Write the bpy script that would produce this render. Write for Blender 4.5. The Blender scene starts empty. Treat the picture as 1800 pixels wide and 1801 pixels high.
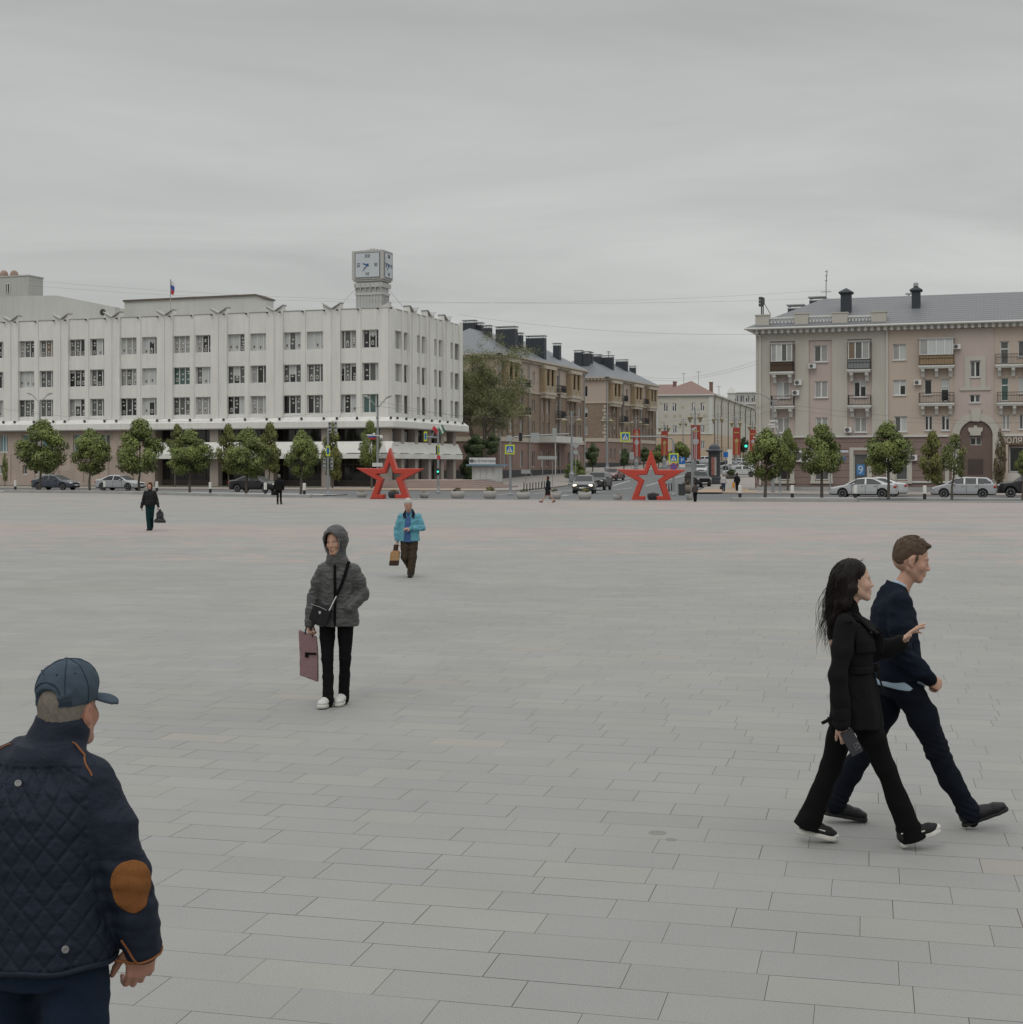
import bpy, bmesh, math, random, os
import numpy as np
from mathutils import Vector, Matrix, noise as mn
try:
 import openvdb
except ImportError:
 import pyopenvdb as openvdb
# ------------------------------------------------------------------ camera
F = 2600.0          # focal length in pixels of the 1800 px wide photograph
HZ = 820.0          # row of the horizon
CH = 2.2            # eye height of the camera
sc = bpy.context.scene
cam_d = bpy.data.cameras.new('camera')
cam = bpy.data.objects.new('camera', cam_d)
sc.collection.objects.link(cam)
cam.location = (0, 0, CH)
cam.rotation_euler = (math.radians(90), 0, 0)
cam_d.sensor_width = 36.0
cam_d.sensor_fit = 'HORIZONTAL'
cam_d.lens = 36.0 * F / 1800.0
cam_d.shift_y = -(900.5 - HZ) / 1800.0
cam_d.clip_start = 0.1
cam_d.clip_end = 3000
sc.camera = cam
# ------------------------------------------------------------------ light
sc.view_settings.view_transform = 'Standard'
sc.view_settings.look = 'None'
sc.view_settings.exposure = 0.0
sc.view_settings.gamma = 1.0
sc.render.engine = 'CYCLES'
sc.cycles.use_denoising = True
sc.cycles.max_bounces = 6
sc.cycles.diffuse_bounces = 3
sc.cycles.glossy_bounces = 3
sc.cycles.transparent_max_bounces = 8
SUN_EL, SUN_AZ = math.radians(52), math.radians(200)
w = bpy.data.worlds.new('World'); sc.world = w; w.use_nodes = True
nt = w.node_tree; nt.nodes.clear()
def N(t, **k):
 n = nt.nodes.new(t)
 for a, b in k.items(): setattr(n, a, b)
 return n
def M2(op, a, b=None, c=None, clamp=False):
 n = nt.nodes.new('ShaderNodeMath'); n.operation = op; n.use_clamp = clamp
 for i, v in enumerate((a, b, c)):
  if v is None: continue
  if isinstance(v, (int, float)): n.inputs[i].default_value = v
  else: nt.links.new(v, n.inputs[i])
 return n.outputs[0]
L = nt.links.new
out = N('ShaderNodeOutputWorld')
tc = N('ShaderNodeTexCoord'); sep = N('ShaderNodeSeparateXYZ'); L(tc.outputs['Generated'], sep.inputs[0])
zz = M2('MAXIMUM', sep.outputs[2], 0.0)
den = M2('ADD', zz, 0.16)
cx = M2('DIVIDE', sep.outputs[0], den); cy = M2('DIVIDE', sep.outputs[1], den)
comb = N('ShaderNodeCombineXYZ'); L(cx, comb.inputs[0]); L(M2('MULTIPLY', cy, 1.0), comb.inputs[1])
n1 = N('ShaderNodeTexNoise'); n1.inputs['Scale'].default_value = 0.9; n1.inputs['Detail'].default_value = 7
n1.inputs['Roughness'].default_value = 0.55; n1.inputs['Distortion'].default_value = 0.7
mp = N('ShaderNodeMapping'); mp.inputs['Scale'].default_value = (0.9, 1.5, 1); mp.inputs['Location'].default_value = (3.1, 1.7, 0)
mp.inputs['Rotation'].default_value = (0, 0, 0.12)
L(comb.outputs[0], mp.inputs[0]); L(mp.outputs[0], n1.inputs['Vector'])
n2 = N('ShaderNodeTexNoise'); n2.inputs['Scale'].default_value = 0.35; n2.inputs['Detail'].default_value = 3
L(mp.outputs[0], n2.inputs['Vector'])
cl = M2('ADD', M2('MULTIPLY', n1.outputs[0], 0.62), M2('MULTIPLY', n2.outputs[0], 0.50))     # about 0.56
cl = M2('ADD', cl, 0.44)
ramp = N('ShaderNodeValToRGB'); L(sep.outputs[2], ramp.inputs[0])
cr = ramp.color_ramp
cr.elements[0].position = 0.0; cr.elements[0].color = (0.20, 0.205, 0.21, 1)
cr.elements[1].position = 1.0; cr.elements[1].color = (0.66, 0.66, 0.66, 1)
def el(p, v): e = cr.elements.new(p); e.color = (v, v, v, 1)
el(0.001, 0.283); el(0.10, 0.280); el(0.20, 0.276); el(0.29, 0.250); el(0.36, 0.33); el(0.55, 0.52); el(0.8, 0.62)
gain = M2('MULTIPLY', M2('MULTIPLY', ramp.outputs[0], 1.84), cl)
colr = N('ShaderNodeMix'); colr.data_type = 'RGBA'; colr.blend_type = 'MIX'
L(zz, colr.inputs['Factor'])
colr.inputs['A'].default_value = (0.99, 1.0, 0.972, 1); colr.inputs['B'].default_value = (0.985, 1.0, 0.985, 1)
vm = N('ShaderNodeVectorMath', operation='SCALE'); L(colr.outputs['Result'], vm.inputs[0]); L(gain, vm.inputs['Scale'])
bg = N('ShaderNodeBackground'); L(vm.outputs[0], bg.inputs[0]); bg.inputs[1].default_value = 1.0
sky = N('ShaderNodeTexSky'); sky.sky_type = 'NISHITA'; sky.sun_disc = False
sky.sun_elevation = SUN_EL; sky.sun_rotation = SUN_AZ
bg2 = N('ShaderNodeBackground'); L(sky.outputs[0], bg2.inputs[0]); bg2.inputs[1].default_value = 0.004
ad = N('ShaderNodeAddShader'); L(bg.outputs[0], ad.inputs[0]); L(bg2.outputs[0], ad.inputs[1])
L(ad.outputs[0], out.inputs[0])
sl = bpy.data.lights.new('sun', 'SUN'); sl.energy = 0.5; sl.angle = math.radians(25); sl.color = (1.0, 0.97, 0.93)
so = bpy.data.objects.new('sun', sl); sc.collection.objects.link(so)
sd = Vector((math.sin(SUN_AZ) * math.cos(SUN_EL), math.cos(SUN_AZ) * math.cos(SUN_EL), math.sin(SUN_EL)))
so.rotation_euler = sd.to_track_quat('Z', 'Y').to_euler()
# ------------------------------------------------------------------ helpers
C = sc.collection
R = math.radians
def srgb(r, g, b):
 f = lambda c: (c / 255 / 12.92) if c / 255 <= 0.04045 else ((c / 255 + 0.055) / 1.055) ** 2.4
 return (f(r), f(g), f(b))
def mat(name, col, rough=0.8, var=0.12, scale=3.0, bump=0.0, bscale=40.0, metal=0.0, spec=0.3, attr=None,
  emit=0.0, stain=0.0, coat=0.0, kind=None, kp=(1, 1), trans=0.0, sheen=0.0):
 """Procedural principled material: base colour varied by noise, optional bump, optional pattern."""
 m = bpy.data.materials.new(name); m.use_nodes = True
 t = m.node_tree; b = t.nodes['Principled BSDF']; lk = t.links.new
 def nn(tp, **k):
  n = t.nodes.new(tp)
  for a, v in k.items(): setattr(n, a, v)
  return n
 b.inputs['Roughness'].default_value = rough; b.inputs['Metallic'].default_value = metal
 b.inputs['Specular IOR Level'].default_value = spec
 if coat: b.inputs['Coat Weight'].default_value = coat; b.inputs['Coat Roughness'].default_value = 0.06
 if sheen: b.inputs['Sheen Weight'].default_value = sheen
 tcn = nn('ShaderNodeTexCoord'); vec = tcn.outputs['Object']
 base = None
 if attr:
  at = nn('ShaderNodeAttribute', attribute_name=attr); base = at.outputs['Color']
 else:
  rgb = nn('ShaderNodeRGB'); rgb.outputs[0].default_value = (*col, 1); base = rgb.outputs[0]
 def mulval(colsock, valsock):
  v = nn('ShaderNodeVectorMath', operation='SCALE'); lk(colsock, v.inputs[0]); lk(valsock, v.inputs['Scale']); return v.outputs[0]
 def mth(op, a, bb):
  n = nn('ShaderNodeMath', operation=op)
  for i, v in enumerate((a, bb)):
   if isinstance(v, (int, float)): n.inputs[i].default_value = v
   else: lk(v, n.inputs[i])
  return n.outputs[0]
 if var:
  nz = nn('ShaderNodeTexNoise'); nz.inputs['Scale'].default_value = scale; nz.inputs['Detail'].default_value = 6
  nz.inputs['Roughness'].default_value = 0.6
  lk(vec, nz.inputs['Vector'])
  base = mulval(base, mth('ADD', mth('MULTIPLY', nz.outputs[0], 2 * var), 1 - var))
 if stain:     # vertical rain streaks of their own shape
  mpn = nn('ShaderNodeMapping'); mpn.inputs['Scale'].default_value = (1.3, 1.3, 0.12); lk(vec, mpn.inputs[0])
  ns = nn('ShaderNodeTexNoise'); ns.inputs['Scale'].default_value = 2.0; ns.inputs['Detail'].default_value = 5
  lk(mpn.outputs[0], ns.inputs['Vector'])
  base = mulval(base, mth('ADD', mth('MULTIPLY', ns.outputs[0], 2 * stain), 1 - stain))
 hgt = None
 if kind:
  sx = nn('ShaderNodeSeparateXYZ'); lk(vec, sx.inputs[0])
  cb = nn('ShaderNodeCombineXYZ'); lk(mth('ADD', sx.outputs[0], sx.outputs[1]), cb.inputs[0]); lk(sx.outputs[2], cb.inputs[1])
  if kind == 'brick':
   br = nn('ShaderNodeTexBrick'); lk(cb.outputs[0], br.inputs['Vector'])
   br.inputs['Scale'].default_value = 1.0; br.inputs['Brick Width'].default_value = kp[0]; br.inputs['Row Height'].default_value = kp[1]
   br.inputs['Mortar Size'].default_value = kp[2] if len(kp) > 2 else 0.012
   br.inputs['Color1'].default_value = (0.86, 0.86, 0.86, 1); br.inputs['Color2'].default_value = (1.08, 1.06, 1.04, 1)
   br.inputs['Mortar'].default_value = (0.72, 0.72, 0.72, 1); br.inputs['Bias'].default_value = 0.0
   mx = nn('ShaderNodeVectorMath', operation='MULTIPLY'); lk(base, mx.inputs[0]); lk(br.outputs['Color'], mx.inputs[1]); base = mx.outputs[0]
   hgt = br.outputs['Fac']
  elif kind == 'lines':      # horizontal courses
   fr = mth('FRACT', mth('MULTIPLY', sx.outputs[2], 1.0 / kp[1]), 0.0)
   ln = mth('GREATER_THAN', fr, 0.90)
   base = mulval(base, mth('SUBTRACT', 1.0, mth('MULTIPLY', ln, kp[0])))
  elif kind == 'ribs':       # standing seams / tiles running along the slope
   fr = mth('FRACT', mth('MULTIPLY', sx.outputs[0], 1.0 / kp[0]), 0.0)
   f2 = mth('FRACT', mth('MULTIPLY', sx.outputs[2], 1.0 / kp[1]), 0.0)
   ln = mth('MULTIPLY', mth('GREATER_THAN', fr, 0.8), 0.10)
   l2 = mth('MULTIPLY', mth('GREATER_THAN', f2, 0.70), 0.32)
   base = mulval(base, mth('SUBTRACT', 1.0, mth('ADD', ln, l2)))
  elif kind == 'vlines':
   fr = mth('FRACT', mth('MULTIPLY', mth('ADD', sx.outputs[0], sx.outputs[1]), 1.0 / kp[0]), 0.0)
   base = mulval(base, mth('SUBTRACT', 1.0, mth('MULTIPLY', mth('GREATER_THAN', fr, 0.88), kp[1])))
 lk(base, b.inputs['Base Color'])
 if bump:
  nb = nn('ShaderNodeTexNoise'); nb.inputs['Scale'].default_value = bscale; nb.inputs['Detail'].default_value = 4
  if 'hair' in name:
   mh = nn('ShaderNodeMapping'); mh.inputs['Scale'].default_value = (1, 1, .08); lk(vec, mh.inputs[0]); lk(mh.outputs[0], nb.inputs['Vector'])
  else: lk(vec, nb.inputs['Vector'])
  bm_ = nn('ShaderNodeBump'); bm_.inputs['Strength'].default_value = min(1, bump); bm_.inputs['Distance'].default_value = 0.02
  lk(nb.outputs[0], bm_.inputs['Height']); lk(bm_.outputs[0], b.inputs['Normal'])
 if emit:
  b.inputs['Emission Color'].default_value = (*col, 1); b.inputs['Emission Strength'].default_value = emit
 return m
def tag(o, label=None, cat=None, group=None, kind=None):
 if label: o['label'] = label
 if cat: o['category'] = cat
 if group: o['group'] = group
 if kind: o['kind'] = kind
 return o
def thing(name, label, cat, loc=(0, 0, 0), rz=0.0, group=None, scale=1.0):
 o = bpy.data.objects.new(name, None); C.objects.link(o)
 o.empty_display_size = 0.2
 o.location = loc; o.rotation_euler = (0, 0, rz); o.scale = (scale,) * 3
 return tag(o, label, cat, group)
def mesh_obj(name, verts, faces, mats, parent=None, mi=None, smooth=False):
 me = bpy.data.meshes.new(name)
 me.from_pydata([tuple(v) for v in verts], [], [tuple(f) for f in faces])
 if not isinstance(mats, (list, tuple)): mats = [mats]
 for m in mats: me.materials.append(m)
 if mi is not None and len(mi): me.polygons.foreach_set('material_index', mi)
 if smooth: me.polygons.foreach_set('use_smooth', [True] * len(me.polygons))
 me.update()
 o = bpy.data.objects.new(name, me); C.objects.link(o)
 if parent: o.parent = parent
 return o
def dup(o, parent=None, loc=None, rz=None, label=None, group=None, scale=None):
 c = o.copy(); C.objects.link(c)
 if parent: c.parent = parent
 if loc is not None: c.location = loc
 if rz is not None: c.rotation_euler = (0, 0, rz)
 if scale is not None: c.scale = (scale,) * 3 if isinstance(scale, (int, float)) else scale
 if label: c['label'] = label
 if group: c['group'] = group
 for ch in list(o.children): dup(ch, c)
 return c
class MB:
 """collects shapes into one mesh"""
 def __init__(s, m=None): s.v = []; s.f = []; s.mi = []; s.M = m; s.k = 0; s.sm = False; s.cuts = []
 def piece(s): s.cuts.append((len(s.v), len(s.f)))     # the next shapes are an object of their own
 def add(s, vs, fs):
  n = len(s.v)
  for p in vs:
   p = Vector(p)
   if s.M is not None: p = s.M @ p
   s.v.append(p)
  for f in fs: s.f.append([n + i for i in f]); s.mi.append(s.k)
 def box(s, x0, x1, y0, y1, z0, z1):
  s.add([(x0, y0, z0), (x1, y0, z0), (x1, y1, z0), (x0, y1, z0), (x0, y0, z1), (x1, y0, z1), (x1, y1, z1), (x0, y1, z1)],
    [(0, 3, 2, 1), (4, 5, 6, 7), (0, 1, 5, 4), (1, 2, 6, 5), (2, 3, 7, 6), (3, 0, 4, 7)])
 def quad(s, a, b, c, d): s.add([a, b, c, d], [(0, 1, 2, 3)])
 def prism_xz(s, poly, y0, y1):            # polygon in x,z counter-clockwise seen from -y
  n = len(poly)
  s.add([(x, y0, z) for x, z in poly] + [(x, y1, z) for x, z in poly],
    [tuple(range(n)), tuple(range(2 * n - 1, n - 1, -1))] + [(i, n + i, n + (i + 1) % n, (i + 1) % n) for i in range(n)])
 def prism_yz(s, poly, x0, x1):
  n = len(poly)
  s.add([(x0, y, z) for y, z in poly] + [(x1, y, z) for y, z in poly],
    [tuple(range(n - 1, -1, -1)), tuple(range(n, 2 * n))] + [((i + 1) % n, n + (i + 1) % n, n + i, i) for i in range(n)])
 def prism_xy(s, poly, z0, z1):
  n = len(poly)
  s.add([(x, y, z0) for x, y in poly] + [(x, y, z1) for x, y in poly],
    [tuple(range(n - 1, -1, -1)), tuple(range(n, 2 * n))] + [(i, (i + 1) % n, n + (i + 1) % n, n + i) for i in range(n)])
 def tube(s, pts, rad, n=8, cap=True):
  pts = [Vector(p) for p in pts]
  if isinstance(rad, (int, float)): rad = [rad] * len(pts)
  rings = []; up = Vector((0.03, 0.02, 1))
  for i, p in enumerate(pts):
   d = (pts[min(i + 1, len(pts) - 1)] - pts[max(i - 1, 0)])
   if d.length < 1e-9: d = Vector((0, 0, 1))
   d.normalize()
   a = d.cross(Vector((1, 0, 0)) if abs(d.z) > 0.9 else up).normalized(); b = d.cross(a)
   rings.append([p + (a * math.cos(2 * math.pi * j / n) + b * math.sin(2 * math.pi * j / n)) * rad[i] for j in range(n)])
  vs = [v for r in rings for v in r]
  fs = []
  for i in range(len(pts) - 1):
   for j in range(n):
    k = (j + 1) % n
    fs.append((i * n + j, (i + 1) * n + j, (i + 1) * n + k, i * n + k))
  if cap:
   fs.append(tuple(range(n))); fs.append(tuple(range((len(pts) - 1) * n + n - 1, (len(pts) - 1) * n - 1, -1)))
  s.add(vs, fs)
 def lathe(s, prof, n=16, c=(0, 0), cap=True):
  vs = []; fs = []
  for r, z in prof:
   for j in range(n):
    a = 2 * math.pi * j / n; vs.append((c[0] + r * math.cos(a), c[1] + r * math.sin(a), z))
  for i in range(len(prof) - 1):
   for j in range(n):
    k = (j + 1) % n; fs.append((i * n + j, i * n + k, (i + 1) * n + k, (i + 1) * n + j))
  if cap:
   fs.append(tuple(range(n - 1, -1, -1))); fs.append(tuple(range((len(prof) - 1) * n, len(prof) * n)))
  s.add(vs, fs)
 def ball(s, c, r, n=8, m=6):
  if isinstance(r, (int, float)): r = (r, r, r)
  vs = [(c[0], c[1], c[2] - r[2])]; fs = []
  for i in range(1, m):
   ph = math.pi * i / m
   for j in range(n):
    a = 2 * math.pi * j / n
    vs.append((c[0] + r[0] * math.sin(ph) * math.cos(a), c[1] + r[1] * math.sin(ph) * math.sin(a), c[2] - r[2] * math.cos(ph)))
  vs.append((c[0], c[1], c[2] + r[2])); t = len(vs) - 1
  for j in range(n):
   k = (j + 1) % n
   fs.append((0, 1 + k, 1 + j)); fs.append((t, 1 + (m - 2) * n + j, 1 + (m - 2) * n + k))
   for i in range(m - 2): fs.append((1 + i * n + j, 1 + i * n + k, 1 + (i + 1) * n + k, 1 + (i + 1) * n + j))
  s.add(vs, fs)
 def build(s, name, mats, parent=None, smooth=False):
  cu = sorted(set([(0, 0)] + s.cuts + [(len(s.v), len(s.f))])); r = []
  if len(cu) > 2:
   for (v0, f0), (v1, f1) in zip(cu[:-1], cu[1:]):
    if f1 > f0: r.append(mesh_obj(name, s.v[v0:v1], [[i - v0 for i in f] for f in s.f[f0:f1]], mats, parent, s.mi[f0:f1], smooth or s.sm))
   return r[0]
  return mesh_obj(name, s.v, s.f, mats, parent, s.mi, smooth or s.sm)
# pixels of the photograph -> metres
def gz(t):   # height of the ground: flat square, the street climbs away from it
 x = max(0.0, t - 150.0)
 return 0.024 * (math.sqrt(x * x + 36) - 6)
TH = R(19.0)
UX = Vector((math.cos(TH), -math.sin(TH))); UY = Vector((math.sin(TH), math.cos(TH)))
def G(X, y, z=0.0):
 d = F * (CH - z) / (y - HZ); return Vector(((X - 900) / F * d, d, z))
def AT(X, d, z=0.0): return Vector(((X - 900) / F * d, d, z))
def ST(s, t, z=None):       # street coordinates -> world
 p = UX * s + UY * t
 return Vector((p.x, p.y, gz(t) if z is None else z))
def toST(p): return (p.x * UX.x + p.y * UX.y, p.x * UY.x + p.y * UY.y)
class Frame:
 def __init__(s, o, ang): s.o = Vector(o); s.a = ang; s.ux = Vector((math.cos(ang), math.sin(ang))); s.uy = Vector((-math.sin(ang), math.cos(ang)))
 def px(s, X, y, off=0.0):
  r = (X - 900) / F
  oy = s.o.x * s.uy.x + s.o.y * s.uy.y; ox = s.o.x * s.ux.x + s.o.y * s.ux.y
  d = (off + oy) / (r * s.uy.x + s.uy.y)
  return d * (r * s.ux.x + s.ux.y) - ox, CH + (HZ - y) * d / F - s.o.z
 def a_of(s, X, off=0.0): return s.px(X, 0, off)[0]
 def z_of(s, X, y, off=0.0): return s.px(X, y, off)[1]
def rotM(ang, loc=(0, 0, 0)): return Matrix.Translation(loc) @ Matrix.Rotation(ang, 4, 'Z')
def wall_sheet(mb, x0, x1, z0, z1, holes, y=0.0, rec=0.2):
 """a wall in the plane y with real openings (x0,x1,z0,z1) and their reveals"""
 xs = sorted({x0, x1, *[h[0] for h in holes], *[h[1] for h in holes]}); zs = sorted({z0, z1, *[h[2] for h in holes], *[h[3] for h in holes]})
 xs = [x for x in xs if x0 - 1e-6 <= x <= x1 + 1e-6]; zs = [z for z in zs if z0 - 1e-6 <= z <= z1 + 1e-6]
 idx = {}; vs = []
 def vi(i, j):
  if (i, j) not in idx: idx[(i, j)] = len(vs); vs.append((xs[i], y, zs[j]))
  return idx[(i, j)]
 fs = []
 for i in range(len(xs) - 1):
  for j in range(len(zs) - 1):
   cx_, cz_ = (xs[i] + xs[i + 1]) / 2, (zs[j] + zs[j + 1]) / 2
   if any(h[0] < cx_ < h[1] and h[2] < cz_ < h[3] for h in holes): continue
   fs.append((vi(i, j), vi(i + 1, j), vi(i + 1, j + 1), vi(i, j + 1)))
 mb.add(vs, fs)
 for a, b, c, d in holes:
  if rec:
   mb.quad((a, y, c), (a, y, d), (a, y + rec, d), (a, y + rec, c))
   mb.quad((b, y, c), (b, y + rec, c), (b, y + rec, d), (b, y, d))
   mb.quad((a, y, c), (a, y + rec, c), (b, y + rec, c), (b, y, c))
   mb.quad((a, y, d), (b, y, d), (b, y + rec, d), (a, y + rec, d))
def text_mesh(txt, size, m, name='lettering', parent=None, M=None, depth=0.004, align='CENTER'):
 cu = bpy.data.curves.new(name, 'FONT'); cu.body = txt; cu.size = size; cu.extrude = depth; cu.align_x = align; cu.align_y = 'CENTER'
 o = bpy.data.objects.new(name, cu); C.objects.link(o)
 dg = bpy.context.evaluated_depsgraph_get(); me = bpy.data.meshes.new_from_object(o.evaluated_get(dg))
 bpy.data.objects.remove(o); me.materials.clear(); me.materials.append(m)
 q = bpy.data.objects.new(name, me); C.objects.link(q)
 if M is not None: me.transform(M)
 if parent: q.parent = parent
 return q
UPX = Matrix.Rotation(R(90), 4, 'X')    # text standing up, facing -y
def vcol(me, cols):
 a = me.color_attributes.new('Col', 'FLOAT_COLOR', 'POINT'); a.data.foreach_set('color', np.asarray(cols, dtype=np.float32).ravel())
# ------------------------------------------------------------------ signed-distance modelling
def _seg_block(lo, hi, org, vs, shp, pad):
 a = np.maximum(0, np.floor((np.array(lo) - pad - org) / vs).astype(int)); b = np.minimum(shp, np.ceil((np.array(hi) + pad - org) / vs).astype(int) + 1)
 return a, b
class SDF:
 def __init__(s): s.p = []
 # every primitive: (lo, hi, fn(P)->d, op, k)
 def cap(s, a, b, ra, rb=None, k=0.02, op=1, wide=None, w=1.0):
  """round cone a-b; 'wide' = direction in which the section is w times wider"""
  a = np.array(a, float); b = np.array(b, float); rb = ra if rb is None else rb
  m = max(ra, rb) * max(1.0, w)
  lo = np.minimum(a, b) - m; hi = np.maximum(a, b) + m
  e = None
  if wide is not None:
   e = np.array(wide, float); e /= np.linalg.norm(e)
  def fn(X, Y, Z):
   px, py, pz = X - a[0], Y - a[1], Z - a[2]
   d = b - a; L2 = max(1e-9, float(d @ d))
   h = np.clip((px * d[0] + py * d[1] + pz * d[2]) / L2, 0, 1)
   vx, vy, vz = px - h * d[0], py - h * d[1], pz - h * d[2]
   if e is not None:
    q = (vx * e[0] + vy * e[1] + vz * e[2]) * (1 - 1 / w)
    vx, vy, vz = vx - q * e[0], vy - q * e[1], vz - q * e[2]
   return np.sqrt(vx * vx + vy * vy + vz * vz) - (ra + (rb - ra) * h)
  s.p.append((lo, hi, fn, op, k)); return s
 def chain(s, pts, rs, k=0.02, op=1, wide=None, w=1.0):
  ws = w if isinstance(w, (list, tuple)) else [w] * len(pts)
  for i in range(len(pts) - 1): s.cap(pts[i], pts[i + 1], rs[i], rs[i + 1], k, op, wide, (ws[i] + ws[i + 1]) / 2)
  return s
 def ell(s, c, r, k=0.02, op=1, M=None):
  c = np.array(c, float); r = np.array(r, float); m = r.max()
  Rm = np.eye(3) if M is None else np.array(M)
  def fn(X, Y, Z):
   px, py, pz = X - c[0], Y - c[1], Z - c[2]
   q = [px * Rm[0, i] + py * Rm[1, i] + pz * Rm[2, i] for i in range(3)]   # into the local frame
   k0 = np.sqrt(sum((q[i] / r[i]) ** 2 for i in range(3))); k1 = np.sqrt(sum((q[i] / r[i] ** 2) ** 2 for i in range(3)))
   return k0 * (k0 - 1) / np.maximum(k1, 1e-6)
  s.p.append((c - m, c + m, fn, op, k)); return s
 def stack(s, rows, k=0.02, op=1, yaw=0.0, pw=2.0):
  """vertical stack of ellipses: rows = (z, cx, cy, rx, ry[, yaw]) from low to high"""
  rows = np.array(rows, float); z = rows[:, 0]; m = rows[:, 3:5].max()
  lo = np.array([rows[:, 1].min() - m, rows[:, 2].min() - m, z[0]]); hi = np.array([rows[:, 1].max() + m, rows[:, 2].max() + m, z[-1]])
  c0, s0 = math.cos(yaw), math.sin(yaw)
  def fn(X, Y, Z):
   zc = Z[0, 0, :]; g = lambda i: np.interp(zc, z, rows[:, i])[None, None, :]
   cx_, cy_, rx, ry = g(1), g(2), g(3), g(4)
   dx, dy = X - cx_, Y - cy_
   u, v = dx * c0 + dy * s0, -dx * s0 + dy * c0
   q = (np.abs(u / rx) ** pw + np.abs(v / ry) ** pw) ** (1 / pw)
   d = (q - 1) * np.minimum(rx, ry)
   dz = np.maximum(z[0] - zc, zc - z[-1])[None, None, :]
   return np.where(dz > 0, np.sqrt(np.maximum(d, 0) ** 2 + dz ** 2), np.maximum(d, dz * 1.0)) if True else d
  s.p.append((lo, hi, fn, op, k)); return s
 def fn(s, lo, hi, f, op=1, k=0.02): s.p.append((np.array(lo, float), np.array(hi, float), f, op, k)); return s
 def mesh(s, vs=0.01, cut=None):
  ps = [p for p in s.p if p[3] == 1]
  lo = np.min([p[0] for p in ps], axis=0) - 3 * vs - 0.01; hi = np.max([p[1] for p in ps], axis=0) + 3 * vs + 0.01
  shp = np.ceil((hi - lo) / vs).astype(int) + 1
  BIG = 4 * vs + 0.06
  D = np.full(shp, BIG, np.float32)
  for l, h, f, op, k in s.p:
   a, b = _seg_block(l, h, lo, vs, shp, (k + 2.5 * vs + 0.02) if op == 1 else (k + 2 * vs))
   if np.any(b <= a): continue
   sl_ = tuple(slice(a[i], b[i]) for i in range(3))
   ax = [(lo[i] + vs * np.arange(a[i], b[i])).astype(np.float32) for i in range(3)]
   X, Y, Z = ax[0][:, None, None], ax[1][None, :, None], ax[2][None, None, :]
   d = np.broadcast_to(f(X, Y, Z), D[sl_].shape).astype(np.float32); o = D[sl_]
   if op == 1:
    if k > 0:
     hh = np.maximum(k - np.abs(o - d), 0) / k; D[sl_] = np.minimum(o, d) - hh * hh * k * 0.25
    else: D[sl_] = np.minimum(o, d)
   elif op == -1:
    d = -d
    if k > 0:
     hh = np.maximum(k - np.abs(o - d), 0) / k; D[sl_] = np.maximum(o, d) + hh * hh * k * 0.25
    else: D[sl_] = np.maximum(o, d)
   else:   # intersection (whole grid)
    ax = [(lo[i] + vs * np.arange(shp[i])).astype(np.float32) for i in range(3)]
    d = f(ax[0][:, None, None], ax[1][None, :, None], ax[2][None, None, :])
    D = np.maximum(D, d).astype(np.float32)
  D = np.clip(D, -BIG, BIG)
  g = openvdb.FloatGrid(BIG); g.copyFromArray(D)
  pts, tri, quads = g.convertToPolygons(isovalue=0.0, adaptivity=0.0)
  pts = pts * vs + lo
  return pts, [tuple(int(x) for x in q) for q in quads] + [tuple(int(x) for x in q) for q in tri]
 def obj(s, name, mats, parent=None, vs=0.01, disp=None, smooth=2):
  v, f = s.mesh(vs)
  if len(v) == 0: print('EMPTY', name); v = [(0, 0, 0)]; f = []
  o = mesh_obj(name, v, f, mats, parent, smooth=True)
  if smooth or disp:
   bm = bmesh.new(); bm.from_mesh(o.data)
   for _ in range(smooth): bmesh.ops.smooth_vert(bm, verts=bm.verts, factor=0.5, use_axis_x=True, use_axis_y=True, use_axis_z=True)
   if disp:
    bm.normal_update()
    for q in bm.verts:
     q.co += q.normal * disp(q.co, q.normal)
   bm.to_mesh(o.data); bm.free()
   o.data.polygons.foreach_set('use_smooth', [True] * len(o.data.polygons))
  return o
def paint(o, base, spots, bands=()):
 """point colours: spots (centre, radii, colour, softness, rot) painted over a base colour"""
 me = o.data; n = len(me.vertices); co = np.empty(n * 3); me.vertices.foreach_get('co', co); co = co.reshape(-1, 3)
 col = np.tile(np.array([*base, 1.0]), (n, 1))
 for c, r, cc, soft, Mr in spots:
  q = co - np.array(c)
  if Mr is not None: q = q @ np.array(Mr)
  k = np.sqrt(((q / np.array(r)) ** 2).sum(1)); a = np.clip((1 - k) / soft, 0, 1)[:, None]
  col[:, :3] = col[:, :3] * (1 - a) + np.array(cc) * a
 for f in bands: col[:, :3] = f(co, col[:, :3])
 vcol(me, col)
def cloth_disp(amp=0.006, sc_=9.0, squash=(1, 1, 1), seed=0.0, fine=0.3):
 sx_, sy_, sz_ = squash
 def f(co, n_):
  p = Vector((co.x * sx_ * sc_ + seed, co.y * sy_ * sc_, co.z * sz_ * sc_))
  a = 1 - abs(mn.noise(p)) * 2.2
  return amp * (a - 0.4) + amp * fine * mn.noise(p * 2.7)
 return f
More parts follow.
